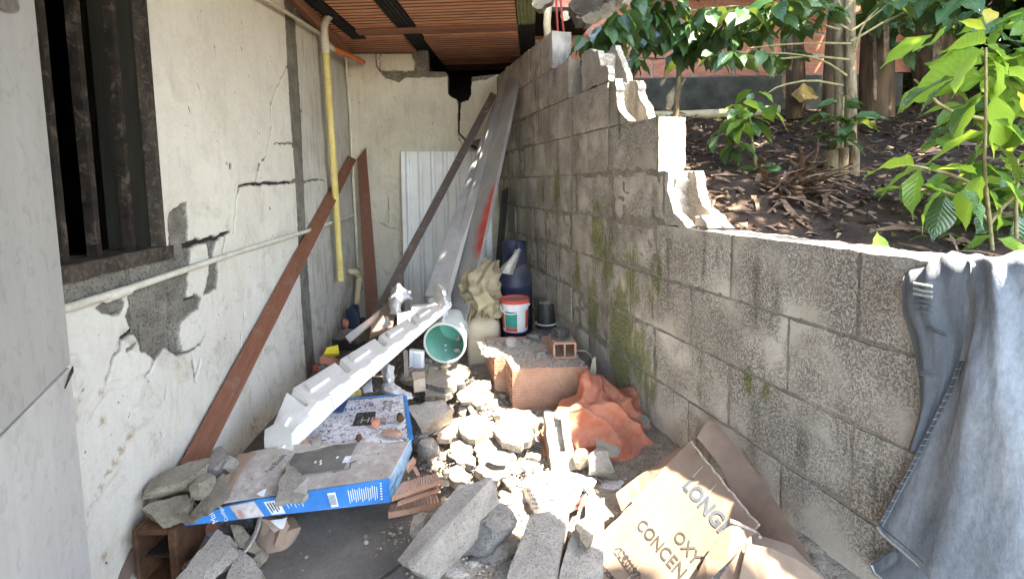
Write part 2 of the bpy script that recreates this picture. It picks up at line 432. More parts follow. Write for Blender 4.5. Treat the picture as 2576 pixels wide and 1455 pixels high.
def mat_wood(name, c1, c2, axis, rough=.7, sc=6, marks=0):
    m, nt, b, pos = newmat(name)
    a = Vector(axis).normalized()
    d = nt.nodes.new('ShaderNodeVectorMath'); d.operation = 'DOT_PRODUCT'; lk(nt, pos, d.inputs[0]); d.inputs[1].default_value = a
    s = nt.nodes.new('ShaderNodeVectorMath'); s.operation = 'SCALE'; s.inputs[0].default_value = a; lk(nt, math_(nt, 'MULTIPLY', d.outputs['Value'], .94), s.inputs['Scale'])
    v = nt.nodes.new('ShaderNodeVectorMath'); v.operation = 'SUBTRACT'; lk(nt, pos, v.inputs[0]); lk(nt, s.outputs[0], v.inputs[1])
    n = noise(nt, v.outputs[0], sc * 22, 6, .7, .6)
    col = ramp(nt, n, [(.3, c1), (.55, tuple((x + y) / 2 for x, y in zip(c1, c2))), (.72, c2)])
    k = noise(nt, pos, 12, 5, .7)
    col = mixc(nt, math_(nt, 'MULTIPLY', step_(nt, k, .55, .75), .45), col, (.22, .19, .16))
    if marks:
        mk = step_(nt, noise(nt, pos, 42, 2, .5, 2), .66, .7)
        col = mixc(nt, math_(nt, 'MULTIPLY', mk, marks), col, (.5, .46, .38))
    lk(nt, col, b.inputs['Base Color']); b.inputs['Roughness'].default_value = rough
    bump(nt, b, n, .6, .0015)
    return m
def mat_leaf(name, c1, c2, vein, tr=.45, rough=.32, hole=0):
    m, nt, b, pos = newmat(name)
    uv = nt.nodes.new('ShaderNodeUVMap'); sp = nt.nodes.new('ShaderNodeSeparateXYZ'); lk(nt, uv.outputs[0], sp.inputs[0])
    ax = math_(nt, 'ABSOLUTE', math_(nt, 'SUBTRACT', sp.outputs[1], .5))
    w = nt.nodes.new('ShaderNodeMath'); w.operation = 'SINE'
    lk(nt, math_(nt, 'MULTIPLY', math_(nt, 'SUBTRACT', sp.outputs[0], math_(nt, 'MULTIPLY', ax, .55)), 62), w.inputs[0])
    vm = math_(nt, 'MULTIPLY', step_(nt, w.outputs[0], .75, 1), .5)
    vm = math_(nt, 'MAXIMUM', vm, step_(nt, ax, .03, .008))
    oi = nt.nodes.new('ShaderNodeObjectInfo')
    k = math_(nt, 'ADD', math_(nt, 'MULTIPLY', oi.outputs['Random'], .7), math_(nt, 'MULTIPLY', noise(nt, pos, 14, 4, .6), .4))
    col = ramp(nt, k, [(.15, c1), (.85, c2)])
    sp_ = step_(nt, noise(nt, pos, 55, 4, .7, .8), .66, .74)
    col = mixc(nt, math_(nt, 'MULTIPLY', sp_, .5), col, (.16, .10, .03))
    col = mixc(nt, math_(nt, 'MULTIPLY', vm, .6), col, vein)
    lk(nt, col, b.inputs['Base Color']); b.inputs['Roughness'].default_value = rough
    t = nt.nodes.new('ShaderNodeBsdfTranslucent')
    tc = mixc(nt, .5, col, (.55, .75, .08), 'MIX'); lk(nt, tc, t.inputs[0])
    mx = nt.nodes.new('ShaderNodeMixShader'); mx.inputs[0].default_value = tr
    lk(nt, b.outputs[0], mx.inputs[1]); lk(nt, t.outputs[0], mx.inputs[2]); lk(nt, mx.outputs[0], nt.nodes['Material Output'].inputs[0])
    bump(nt, b, math_(nt, 'ADD', math_(nt, 'MULTIPLY', w.outputs[0], -.5), noise(nt, pos, 90, 3, .6)), .5, .002)
    return m
M = {}
M['block'] = mat_block()
M['mortar'] = gen('mortar_bed', (.15, .13, .10), (.30, .265, .215), sc=14, bs=120, pits=.6)
M['plaster'] = mat_plaster('cream_plaster', (.63, .59, .505), (.55, .51, .43), .55, .12)
M['plaster_grey'] = mat_plaster('weathered_plaster', (.52, .485, .42), (.41, .38, .325), .75, .5)
M['plaster_back'] = mat_plaster('grey_plaster', (.60, .56, .46), (.47, .43, .345), .6, .25)
M['block_core'] = gen('bare_block', (.12, .105, .085), (.24, .215, .175), sc=11, bs=120, pits=.8)
M['conc'] = gen('broken_concrete', (.25, .225, .19), (.40, .365, .315), sc=9, bs=85, bd=.004, pits=.6, psc=210, dust=(.34, .31, .265))
M['conc2'] = gen('pale_mortar_lump', (.19, .17, .14), (.31, .28, .235), sc=10, bs=70, bd=.005, pits=.35, psc=110, dust=(.32, .29, .245))
M['conc3'] = gen('dark_mortar_lump', (.10, .095, .088), (.21, .195, .175), sc=10, bs=75, bd=.005, pits=.5, dust=(.3, .27, .235))
M['concyel'] = gen('brown_mortar_lump', (.17, .145, .105), (.30, .262, .20), sc=10, bs=75, bd=.005, pits=.4, dust=(.35, .31, .25))
M['floor'] = gen('dusty_concrete_floor', (.105, .096, .084), (.18, .165, .145), sc=5, bs=60, bd=.003, pits=.25, psc=200)
M['rubble'] = gen('crushed_rubble_ground', (.24, .205, .16), (.42, .37, .305), sc=14, bs=120, bd=.007, pits=.6, psc=90, pc=(.09, .07, .05))
M['gravel'] = gen('gravel_grit', (.22, .195, .165), (.42, .385, .33), sc=60, bs=150)
M['soil'] = gen('leaf_litter_soil', (.014, .008, .005), (.045, .026, .015), sc=8, bs=60, bd=.012, pits=.4, psc=40)
M['brickred'] = gen('clay_brick', (.36, .13, .08), (.52, .23, .15), sc=12, bs=90, bd=.002, stretch=(1, 1, 4), fine=.4)
M['brickmortar'] = gen('wall_mortar', (.20, .185, .16), (.46, .42, .38), sc=22, bs=120, bd=.006)
M['footing'] = gen('mossy_footing', (.035, .036, .026), (.105, .095, .072), sc=6, bs=70, bd=.005)
M['clay'] = gen('hollow_clay_brick', (.36, .185, .115), (.47, .27, .18), sc=14, bs=100, dust=(.40, .34, .28), dk=.75, bd=.0015)
M['grooveshade'] = gen('tile_groove_shade', (.16, .065, .038), (.25, .11, .065), sc=14, bs=100)
M['claytile'] = gen('roof_clay_tile', (.74, .31, .16), (.86, .48, .29), sc=5, bs=70, bd=.0015, stretch=(1, 3, 1), fine=.4)
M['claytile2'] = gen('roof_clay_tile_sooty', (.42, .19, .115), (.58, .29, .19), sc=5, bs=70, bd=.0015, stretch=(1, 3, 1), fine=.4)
M['purlin'] = gen('blackened_purlin', (.012, .012, .011), (.04, .038, .034), sc=30, bs=90, rough=.7)
M['purling'] = gen('green_painted_purlin', (.18, .20, .085), (.28, .29, .14), sc=14, bs=90, rough=.8)
M['woodroof'] = mat_wood('roof_edge_board', (.22, .09, .05), (.42, .2, .12), (1, 0, 0))
M['black'] = gen('soot_and_unlit_dark', (.006, .006, .005), (.016, .015, .013), sc=8, bs=40)  # near-black stands in for unlit hollows and gaps; soot on the rear tiles
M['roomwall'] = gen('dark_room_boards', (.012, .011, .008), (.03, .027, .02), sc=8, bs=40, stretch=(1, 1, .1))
M['iron'] = gen('old_painted_iron', (.009, .007, .006), (.032, .024, .018), sc=25, bs=80, rough=.6, pits=.25, pc=(.25, .2, .15), psc=20)
M['frame'] = gen('weathered_window_frame', (.012, .009, .007), (.065, .05, .038), sc=22, bs=70, rough=.8, stretch=(1, 1, .3), pits=.25, pc=(.2, .17, .13), psc=60)
M['fridge'] = gen('grey_enamel_sheet', (.33, .315, .285), (.38, .365, .33), sc=4, bs=30, rough=.38, bd=.0006, stretch=(1, 1, .2), spec=.5, fine=.3, pits=.35, pc=(.2, .18, .15), psc=38)
M['fridgelow'] = gen('pale_enamel_sheet', (.43, .41, .37), (.5, .48, .43), sc=4, bs=30, rough=.3, bd=.0006, stretch=(1, 1, .2), spec=.5, fine=.3, pits=.35, pc=(.26, .23, .19), psc=38)
M['badge'] = gen('badge_metal', (.18, .17, .15), (.3, .28, .25), sc=60, bs=90, metallic=.6, rough=.5)
M['pvcw'] = gen('dirty_white_pipe', (.48, .44, .35), (.62, .58, .48), sc=18, bs=70, rough=.5, bd=.0006)
M['pvcy'] = gen('yellowed_pipe', (.52, .40, .12), (.60, .49, .19), sc=12, bs=60, rough=.45, bd=.0006, pits=.25, pc=(.25, .2, .1), psc=70)
M['pvcy2'] = gen('dull_yellow_pipe', (.42, .33, .19), (.52, .44, .29), sc=12, bs=60, rough=.55, bd=.0006)
M['pvco'] = gen('orange_pipe', (.60, .14, .03), (.72, .20, .05), sc=12, bs=60, rough=.5, bd=.0006)
M['sheet'] = gen('white_corrugated_steel', (.64, .65, .64), (.76, .77, .76), sc=5, bs=40, rough=.38, bd=.0005, spec=.5, fine=.25)
M['galv'] = gen('galvanised_steel', (.30, .30, .30), (.42, .42, .42), sc=6, bs=30, rough=.42, metallic=.35, bd=.0005, spec=.5, fine=.25)
M['galvred'] = None
M['redpaint'] = gen('red_spray_paint', (.5, .035, .02), (.6, .07, .04), sc=10, bs=40, rough=.5)
M['styro'] = gen('white_moulded_foam', (.72, .71, .67), (.80, .79, .75), sc=8, bs=110, rough=.7, bd=.0012, dust=(.5, .46, .4), dk=.3, fine=.2)
M['card'] = gen('brown_cardboard', (.235, .165, .115), (.30, .22, .16), sc=8, bs=40, rough=.85, bd=.001, fine=.25)
M['cardin'] = gen('cardboard_inner_face', (.22, .15, .105), (.30, .21, .15), sc=8, bs=40, rough=.9, bd=.001, fine=.3)
M['cardgrey'] = gen('cardboard_worn', (.36, .29, .22), (.46, .38, .30), sc=8, bs=50, rough=.9, bd=.001)
M['fluted'] = gen('torn_fluted_edge', (.40, .31, .23), (.62, .52, .42), sc=60, bs=150, rough=.9, bd=.002)
M['cartonw'] = gen('dusty_white_carton', (.34, .30, .27), (.55, .51, .48), sc=16, bs=60, rough=.7, bd=.001, dust=(.30, .26, .21), dk=.75, pits=.25, pc=(.1, .08, .06), psc=60)
M['cartonwp'] = gen('speckled_white_carton', (.40, .39, .40), (.60, .59, .60), sc=16, bs=60, rough=.7, bd=.001, pits=1, pc=(.05, .04, .035), psc=75)
M['blue'] = gen('blue_carton_print', (.018, .13, .36), (.03, .20, .50), sc=6, bs=40, rough=.35, bd=.0006, spec=.5, fine=.25)
M['cyan'] = gen('blue_film_flap', (.10, .27, .45), (.20, .42, .62), sc=14, bs=40, rough=.15, bd=.004, spec=.8)
M['darkprint'] = gen('dark_printed_panel', (.055, .055, .048), (.13, .125, .11), sc=10, bs=60, rough=.6, dust=(.2, .18, .15), dk=.5)
M['navy'] = gen('navy_print', (.02, .04, .13), (.04, .08, .22), sc=20, bs=60, rough=.5)
M['ink'] = gen('grey_ink', (.045, .042, .04), (.07, .065, .06), sc=20, bs=60, rough=.8)
M['inkblue'] = gen('blue_grey_ink', (.05, .065, .085), (.08, .095, .12), sc=20, bs=60, rough=.8)
M['inkblack'] = gen('black_ink', (.015, .015, .015), (.03, .03, .03), sc=20, bs=60, rough=.7)
M['inkwhite'] = gen('white_ink', (.6, .62, .64), (.72, .74, .76), sc=20, bs=60, rough=.6)
M['orange'] = gen('orange_rag', (.30, .08, .045), (.46, .17, .10), sc=14, bs=90, rough=.95, bd=.0015, dust=(.38, .24, .17), dk=.35, fine=.35)
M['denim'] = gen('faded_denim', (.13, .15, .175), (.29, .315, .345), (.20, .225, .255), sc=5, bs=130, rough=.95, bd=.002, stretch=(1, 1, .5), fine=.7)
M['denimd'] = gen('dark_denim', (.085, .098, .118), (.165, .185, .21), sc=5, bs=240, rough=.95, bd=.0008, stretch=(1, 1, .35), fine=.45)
M['seam'] = gen('seam_thread', (.05, .06, .075), (.16, .18, .2), sc=60, bs=200, rough=.95)
M['hempale'] = gen('frayed_hem', (.36, .36, .34), (.5, .5, .47), sc=60, bs=200, rough=.95)
M['teal'] = gen('teal_plastic', (.13, .40, .31), (.19, .50, .40), sc=5, bs=30, rough=.4, bd=.0004, dust=DUST, dk=.4, fine=.2)
M['tealout'] = gen('pale_bucket_outside', (.52, .56, .52), (.62, .66, .62), sc=5, bs=30, rough=.45, bd=.0004, fine=.2)
M['jug'] = gen('milky_plastic_jug', (.38, .31, .22), (.46, .39, .29), sc=4, bs=30, rough=.5, bd=.0004, fine=.25)
M['sack'] = gen('tan_woven_sack', (.24, .20, .12), (.36, .31, .20), sc=9, bs=300, rough=.85, bd=.0012, fine=.35)
M['cyl'] = gen('dark_blue_steel', (.022, .028, .06), (.05, .058, .095), sc=7, bs=40, rough=.5, dust=(.16, .13, .11), dk=.9)
M['redlid'] = gen('red_plastic', (.50, .06, .045), (.58, .09, .07), sc=8, bs=40, rough=.45)
M['lidtop'] = gen('dusty_lid', (.22, .12, .11), (.30, .18, .165), sc=12, bs=60, rough=.8)
M['white'] = gen('white_plastic', (.60, .60, .60), (.70, .70, .70), sc=8, bs=40, rough=.5)
M['greenlab'] = gen('green_label', (.02, .20, .15), (.03, .27, .20), sc=8, bs=40, rough=.5)
M['blackpl'] = gen('black_plastic', (.012, .012, .012), (.035, .034, .032), sc=10, bs=60, rough=.5, dust=DUST, dk=.5)
M['bag'] = gen('white_plastic_bag', (.46, .47, .48), (.62, .63, .63), sc=8, bs=60, rough=.35, bd=.002, spec=.5, fine=.2)
M['bagg'] = gen('greyish_plastic_bag', (.36, .35, .31), (.50, .49, .44), sc=8, bs=60, rough=.35, bd=.003, spec=.6, fine=.3)
M['stick'] = mat_wood('splintered_stick', (.22, .14, .08), (.42, .30, .19), (1, 1, 0))
M['rust'] = gen('rusty_brown_clay', (.035, .017, .009), (.11, .05, .022), sc=22, bs=90, rough=.8)
M['bark'] = gen('tree_bark', (.09, .06, .03), (.30, .225, .13), sc=34, bs=90, bd=.012, stretch=(1, 1, .25))
M['barkd'] = gen('dark_mossy_bark', (.03, .02, .01), (.12, .07, .035), sc=20, bs=60, bd=.008, stretch=(1, 1, .2))
M['twig'] = gen('olive_twig', (.16, .135, .06), (.30, .25, .12), sc=30, bs=70)
M['dry'] = gen('dry_banana_leaf', (.05, .03, .018), (.26, .17, .11), sc=18, bs=80, bd=.003)
M['drypale'] = gen('yellowing_sheath', (.22, .12, .03), (.48, .32, .11), sc=8, bs=60)
M['leaf'] = mat_leaf('coffee_leaf_dark', (.018, .055, .018), (.045, .10, .035), (.09, .16, .06), .12, .25)
M['leafl'] = mat_leaf('coffee_leaf_fresh', (.03, .10, .015), (.15, .27, .03), (.22, .36, .08), .5)
M['leafy'] = mat_leaf('yellow_leaf', (.34, .30, .02), (.45, .36, .04), (.5, .45, .1), .5)
M['glassbag'] = gen('clear_plastic_film', (.34, .34, .30), (.5, .5, .45), sc=10, bs=40, rough=.2, spec=.7)
M['yellowpack'] = gen('yellow_wrapper', (.5, .42, .02), (.6, .5, .05), sc=10, bs=40, rough=.4)
M['rebar'] = gen('red_oxide_rod', (.22, .03, .02), (.34, .06, .04), sc=30, bs=90)
M['steelblue'] = gen('blue_plastic', (.008, .016, .035), (.015, .03, .06), sc=10, bs=40, rough=.5)
M['paleclay'] = gen('cream_clay_shard', (.40, .31, .23), (.52, .43, .33), sc=14, bs=90, dust=DUST)
# ---------------- signed distances on a wall ----------------
def sd_poly(X_, Y_, poly):
    """+ inside"""
    ins = np.zeros(X_.shape, bool); dmin = np.full(X_.shape, 1e9)
    n = len(poly)
    for i in range(n):
        x0, y0 = poly[i]; x1, y1 = poly[(i + 1) % n]
        c = ((y0 > Y_) != (y1 > Y_)) & (X_ < (x1 - x0) * (Y_ - y0) / ((y1 - y0) if y1 != y0 else 1e-9) + x0)
        ins ^= c
        dx, dy = x1 - x0, y1 - y0
        t = np.clip(((X_ - x0) * dx + (Y_ - y0) * dy) / (dx * dx + dy * dy + 1e-12), 0, 1)
        dmin = np.minimum(dmin, np.hypot(X_ - x0 - t * dx, Y_ - y0 - t * dy))
    return np.where(ins, dmin, -dmin)
def sd_line(X_, Y_, pts, w0, w1):
    d = np.full(X_.shape, -1e9); n = len(pts) - 1
    for i in range(n):
        x0, y0 = pts[i]; x1, y1 = pts[i + 1]; dx, dy = x1 - x0, y1 - y0
        t = np.clip(((X_ - x0) * dx + (Y_ - y0) * dy) / (dx * dx + dy * dy + 1e-12), 0, 1)
        w_ = w0 + (w1 - w0) * (i + t) / n
        d = np.maximum(d, w_ / 2 - np.hypot(X_ - x0 - t * dx, Y_ - y0 - t * dy))
    return d
def sheet(name, O, U, N, u0, u1, z0, z1, step, holes, cracks, mat, parent, outline=None, cut=None, seed=1, depth=.016):
    us = np.arange(u0, u1 + step * .5, step); zs = np.arange(z0, z1 + step * .5, step)
    A, B = np.meshgrid(us, zs)
    wa = A + .012 * fbm(A * 28, B * 28, seed, 4); wb = B + .012 * fbm(A * 28 + 50, B * 28, seed + 3, 4)
    ho = np.full(A.shape, -1e9)
    for h in holes: ho = np.maximum(ho, sd_poly(wa, wb, h))
    ck = np.full(A.shape, -1e9)
    for c, w0, w1 in cracks: ck = np.maximum(ck, sd_line(wa, wb, c, w0, w1))
    s = lambda d, k: np.clip(d / k + .5, 0, 1)
    H = s(ho, .003); K = s(ck, .003)
    off = -depth * H - .012 * K * (1 - H) + .0016 * fbm(A * 5, B * 5, seed + 8, 3) + .0008 * fbm(A * 40, B * 40, seed + 9, 3)
    off = off + H * .003 * fbm(A * 60, B * 60, seed + 4, 3)
    # lips of the plaster lift a little beside the cracks
    
    keep = np.ones(A.shape, bool)
    if outline is not None: keep &= sd_poly(A + .006 * fbm(A * 40, B * 40, 5, 3), B + .006 * fbm(A * 40, B * 40, 6, 3), outline) > 0
    if cut is not None: keep &= sd_poly(A + .004 * fbm(A * 50, B * 50, 7, 3), B + .004 * fbm(A * 50, B * 50, 8, 3), cut) < 0
    O = np.array(O); U = np.array(U); N = np.array(N)
    V = O[None, None] + A[..., None] * U + off[..., None] * N; V[..., 2] = B
    nz, nu = A.shape; idx = np.arange(nz * nu).reshape(nz, nu)
    q = np.stack([idx[:-1, :-1], idx[:-1, 1:], idx[1:, 1:], idx[1:, :-1]], -1).reshape(-1, 4)
    kf = (keep[:-1, :-1] & keep[:-1, 1:] & keep[1:, 1:] & keep[1:, :-1]).reshape(-1)
    q = q[kf]
    # drop unused
    used = np.unique(q); mp = np.full(nz * nu, -1); mp[used] = np.arange(len(used)); q = mp[q]
    Vf = V.reshape(-1, 3)[used]; ex = H.reshape(-1)[used]; kk = np.maximum(K, np.exp(-(ho / .0035) ** 2) * .8).reshape(-1)[used]
    me = bpy.data.meshes.new(name); me.vertices.add(len(Vf)); me.vertices.foreach_set('co', Vf.astype(np.float32).ravel())
    me.loops.add(len(q) * 4); me.loops.foreach_set('vertex_index', q.astype(np.int32).ravel())
    me.polygons.add(len(q)); me.polygons.foreach_set('loop_start', (np.arange(len(q)) * 4).astype(np.int32)); me.polygons.foreach_set('loop_total', np.full(len(q), 4, np.int32))
    me.update(calc_edges=True); at = me.attributes.new('expo', 'FLOAT', 'POINT'); at.data.foreach_set('value', ex.astype(np.float32)); a2 = me.attributes.new('crack', 'FLOAT', 'POINT'); a2.data.foreach_set('value', kk.astype(np.float32))
    return link(name, me, mat, parent, True)
def pbox(name, O, U, N, u0, u1, n0, n1, z0, z1, mat, parent=None):
    U = Vector(U); N = Vector(N); O = Vector(O)
    bm = bmesh.new()
    vs_ = [bm.verts.new(O + U * a + N * b + Z * c) for c in (z0, z1) for a, b in ((u0, n0), (u1, n0), (u1, n1), (u0, n1))]
    for f in ((0, 1, 2, 3), (4, 5, 6, 7), (0, 1, 5, 4), (1, 2, 6, 5), (2, 3, 7, 6), (3, 0, 4, 7)): bm.faces.new([vs_[i] for i in f])
    return bmobj(name, bm, mat, parent)
def ex_poly(name, O, U, N, pts, n0, n1, mat, parent=None):
    bm = bmesh.new(); vs_ = [bm.verts.new(Vector(O) + Vector(U) * a + Vector(N) * n0 + Z * c) for a, c in pts]
    f = bm.faces.new(vs_); r = bmesh.ops.extrude_face_region(bm, geom=[f])
    for g in r['geom']:
        if isinstance(g, bmesh.types.BMVert): g.co += Vector(N) * (n1 - n0)
    bmesh.ops.triangulate(bm, faces=[g for g in bm.faces if len(g.verts) > 4])
    return bmobj(name, bm, mat, parent)

# ---------------- ground ----------------
def sstep(x, a, b):
    t = min(1, max(0, (x - a) / (b - a))); return t * t * (3 - 2 * t)
bm = bmesh.new(); bmesh.ops.create_grid(bm, x_segments=2, y_segments=2, size=60)
tag(bmobj('ground', bm, M['soil']), kind='structure').location = (0, 0, -.06)
o = pbox('floor', (0, 0, 0), (1, 0, 0), (0, 1, 0), -1.6, 1.4, -2.5, 5.2, -.05, 0, M['floor']); tag(o, kind='structure')
def gz(x, y):
    a = .065 * sstep(x, -.42, -.18) + .035 * sstep(y, 1.9, 2.6) * sstep(x, -.7, -.3) + .10 * sstep(x, .45, .95) * sstep(y, .3, 1.2) + .02 * sstep(y, 1.6, 2.2)
    wl_ = 1.087 - .2955 * y
    a += .06 * sstep(x, wl_ - .25, wl_)
    return a - .03
def build_ground_heap():
    xs = np.arange(-1.25, 1.1, .012); ys = np.arange(-.2, 4.0, .012)
    A, B = np.meshgrid(xs, ys)
    g = np.vectorize(gz)(A, B)
    m_ = g > -.029
    g = g + (.016 * fbm(A * 9, B * 9, 3, 5) + .006 * fbm(A * 60, B * 60, 4, 2)) * m_ * np.clip((g + .03) / .03, 0, 1)
    wl_ = 1.087 - .2955 * B + .05; keep = (A < wl_) & (A > -.99 - .0654 * B - .01)
    V = np.stack([A, B, g], -1).reshape(-1, 3); nz, nu = A.shape; idx = np.arange(nz * nu).reshape(nz, nu)
    q = np.stack([idx[:-1, :-1], idx[:-1, 1:], idx[1:, 1:], idx[1:, :-1]], -1).reshape(-1, 4)
    kf = (keep[:-1, :-1] & (g[:-1, :-1] > -.025)).reshape(-1)
    me = bpy.data.meshes.new('rubble_bed'); me.from_pydata(V.tolist(), [], q[kf].tolist()); me.update()
    bm = bmesh.new(); bm.from_mesh(me); bmesh.ops.delete(bm, geom=[v for v in bm.verts if not v.link_faces], context='VERTS'); bm.to_mesh(me); bm.free()
    tag(link('crushed_rubble', me, M['rubble']), kind='structure')
build_ground_heap()

# ---------------- left wall ----------------
def c5(x, y): return (x / 2.967, 473.6 + y / 2.967)
def c1(x, y): return (x / 2.967, y / 2.967)
def c2(x, y): return (631.4 + x / 2.967, y / 2.967)
def LUV(pts): return [((LW(x, y) - LO).dot(LD), LW(x, y).z) for x, y in pts]
def BUV(pts): return [((BW(x, y) - BO).dot(BD), BW(x, y).z) for x, y in pts]
lw = thing('plastered_wall', 'cream plastered house wall with barred window, cracks and a patch of fallen plaster', 'wall', (-1.1, 2, 0))
WU0, WU1, WZ0, WZ1 = .70, 1.53, .885, 2.0
D_ = -.02
pbox('wall_body', LO, LD, LN, -1.0, WU0, -.16, D_, -.05, 2.14, M['block_core'], lw)
pbox('wall_body', LO, LD, LN, WU0 + .001, 3.96, -.16, D_, -.05, WZ0 - .02, M['block_core'], lw)
pbox('wall_body', LO, LD, LN, WU1 + .012, 3.96, -.16, D_ - .001, WZ0 - .019, 2.14, M['block_core'], lw)
pbox('wall_body', LO, LD, LN, WU0 + .001, WU1 + .011, -.16, D_, WZ1, 2.14, M['block_core'], lw)
hA = LUV([c5(*q) for q in [(380, 640), (960, 520), (1270, 440), (1262, 180), (1300, 160), (1385, 105), (1410, 410), (1420, 570), (1405, 640), (1390, 800), (1500, 810), (1480, 900), (1350, 990), (1330, 1110), (1365, 1225), (1320, 1240), (1220, 1190), (1155, 1275), (1075, 1210), (1000, 1090), (940, 960), (980, 860), (960, 760), (400, 880)]])
hB = LUV([c5(*q) for q in [(720, 880), (790, 840), (900, 815), (930, 850), (900, 920), (840, 945), (760, 930)]])
hC = LUV([c5(*q) for q in [(1570, 570), (1620, 560), (1625, 640), (1610, 740), (1525, 790), (1560, 650)]])
hD = LUV([c5(*q) for q in [(1550, 390), (1605, 392), (1590, 520), (1572, 520)]])
hF = LUV([c5(*q) for q in [(940, 1200), (975, 1185), (1005, 1150), (990, 1185), (950, 1215)]])
crk = [([c5(1400, 415), c5(1540, 385), c5(1650, 355), c5(1725, 335)], .018, .009),
       ([c5(1748, 340), c5(1762, 100), c5(1790, 0), c1(1775, 1440), c1(1785, 1392), c1(1840, 1375), c1(2045, 1370), c1(2205, 1350)], .004, .011),
       ([c1(2145, 500), c1(2020, 770), c1(2030, 940), c1(1990, 1150), c1(1930, 1260), c1(1905, 1360)], .004, .005),
       ([c1(2050, 1070), c1(2120, 1072), c1(2195, 1078)], .003, .006), ([c1(2190, 1078), c1(2178, 1125)], .006, .003),
       ([c5(1000, 1040), c5(900, 1120)], .016, .004), ([c5(900, 1120), c5(895, 1190), c5(830, 1290), c5(800, 1440)], .004, .003),
       ([c5(1365, 1225), c5(1500, 1170), c5(1530, 1100)], .004, .003), ([c5(1442, 1290), c5(1450, 1350), c5(1462, 1420)], .005, .005),
       ([c5(1490, 1290), c5(1465, 1410)], .004, .004), ([c5(1680, 360), c5(1668, 450), c5(1660, 495)], .008, .005), ([c5(1155, 1275), c5(1130, 1350), c5(1085, 1390)], .004, .003),
       ([c5(1410, 820), c5(1480, 830), c5(1470, 880)], .01, .006), ([c1(1690, 1215), c1(1700, 1218)], .006, .006), ([c1(1720, 1230), c1(1722, 1250)], .013, .013), ([c1(1932, 1228), c1(1935, 1262)], .013, .01),
       ([c5(1820, 930), c5(1828, 990)], .003, .003), ([c5(1805, 1090), c5(1797, 1210)], .003, .003), ([c5(1240, 1290 + 200), c5(1225, 1560)], .003, .002)]
crk = [(LUV(a), b * 1.3 + .0025, c * 1.3 + .0025) for a, b, c in crk]
cutw = [(WU0, WZ0 - .012), (WU1 + .004, WZ0 - .012), (WU1 + .004, WZ1), (WU0, WZ1)]
US = [u for u, _ in LUV([(738, 400)])][0]; UE = [u for u, _ in LUV([(763, 400)])][0]
edge1 = [(-.5, -.1), (US + .01, -.1), (US, .5), (US + .012, 1.1), (US - .01, 1.6), (US + .004, 2.2), (-.5, 2.2)]
sheet('plaster_panel', LO, LD, LN, .45, US + .03, 0.0, 2.125, .0042, [hA, hB, hC, hD, hF], crk, M['plaster'], lw, outline=edge1, cut=cutw, seed=1)
crk2 = [(LUV([c1(2262, 1352), c1(2340, 1345), c1(2400, 1340), c1(2435, 1355), c1(2442, 1440)]), .01, .005), (LUV([c1(2215, 700), c1(2240, 815), c1(2262, 830)]), .006, .004), (LUV([(833, 420), (838, 470)]), .004, .003)]
hE = LUV([(748, 705), (778, 690), (784, 800), (792, 945), (762, 950), (752, 820)])
hG = LUV([c2(310, 90), c2(350, 75), c2(520, 190), c2(690, 280), c2(720, 330), c2(640, 300), c2(480, 215), c2(330, 130)])
edge2 = [(UE + .01, -.1), (4.1, -.1), (4.1, 2.2), (UE - .008, 2.2), (UE + .005, 1.5), (UE - .01, 1.0), (UE - .02, .6)]
sheet('plaster_panel', LO - LN * .004, LD, LN, UE - .05, 3.97, 0.0, 2.125, .006, [hE, hG], crk2, M['plaster_grey'], lw, outline=edge2, seed=21)
pbox('concrete_pillar', LO, LD, LN, US - .04, UE + .04, D_, -.0075, 0, 2.12, M['block_core'], lw)
tag(pbox('top_board', LO, LD, LN, 2.2, 3.94, -.01, .035, 2.06, 2.115, M['woodroof'], lw), None)
# the bared blocks, each one standing in its hole
blk = [((-.02, .395), .70, .87), ]
def lblock(x0, y0, x1, y1, off=-.004, seed=0):
    (u0, z1), (u1, z0) = LUV([(x0, y0), (x1, y1)])
    u0, u1 = sorted((u0, u1)); z0, z1 = sorted((z0, z1))
    q = lambda u, z, n: LO + LD * u + LN * n + Z * z
    return hexa('block', [q(u0, z0, off), q(u1, z0, off), q(u1, z1, off), q(u0, z1, off), q(u0, z0, -.03), q(u1, z0, -.03), q(u1, z1, -.03), q(u0, z1, -.03)], M['block_core'], (8, 6, 1), .004, lw, seed, 30)
lblock(140, 690, 320, 770, -.003, 1); lblock(327, 640, 468, 722, -.0035, 2); lblock(424, 530, 470, 610, -.005, 3)
lblock(428, 690, 466, 765, -.006, 4); lblock(330, 735, 412, 795, -.008, 5); lblock(358, 800, 398, 865, -.010, 6); lblock(432, 772, 496, 800, -.007, 7); lblock(430, 806, 445, 880, -.012, 8)
# window
wf = M['frame']
win = pbox('window_frame', LO, LD, LN, WU1 - .008, WU1 + .0115, -.03, .004, WZ0 - .01, WZ1, wf, lw)
pbox('jamb_shade', LO, LD, LN, WU1 - .001, WU1 + .0112, -.159, -.031, WZ0 - .01, WZ1, M['roomwall'], lw)  # dark sheet over the jamb, standing in for the shade of the reveal
sill = hexa('window_sill', [LO + LD * u + LN * n + Z * z for z in (WZ0 - .03, WZ0 + .012) for u, n in ((.6, -.12), (WU1 + .035, -.12), (WU1 + .035, .012), (.6, .012))], M['frame'], (30, 6, 2), .004, lw, 3, 25)
for xs_ in ((198, 500, .019), (288, 480, .017), (110, 500, .018)):
    u = (LW(xs_[0] + 18, xs_[1], -.05) - LO).dot(LD)
    hexa('window_bar', [LO + LD * a + LN * n + Z * z for z in (WZ0 + .008, WZ1) for a, n in ((u, -.06), (u + xs_[2], -.06), (u + xs_[2], -.035), (u, -.035))], M['iron'], (1, 1, 30), .0015, lw, int(u * 10), 12)
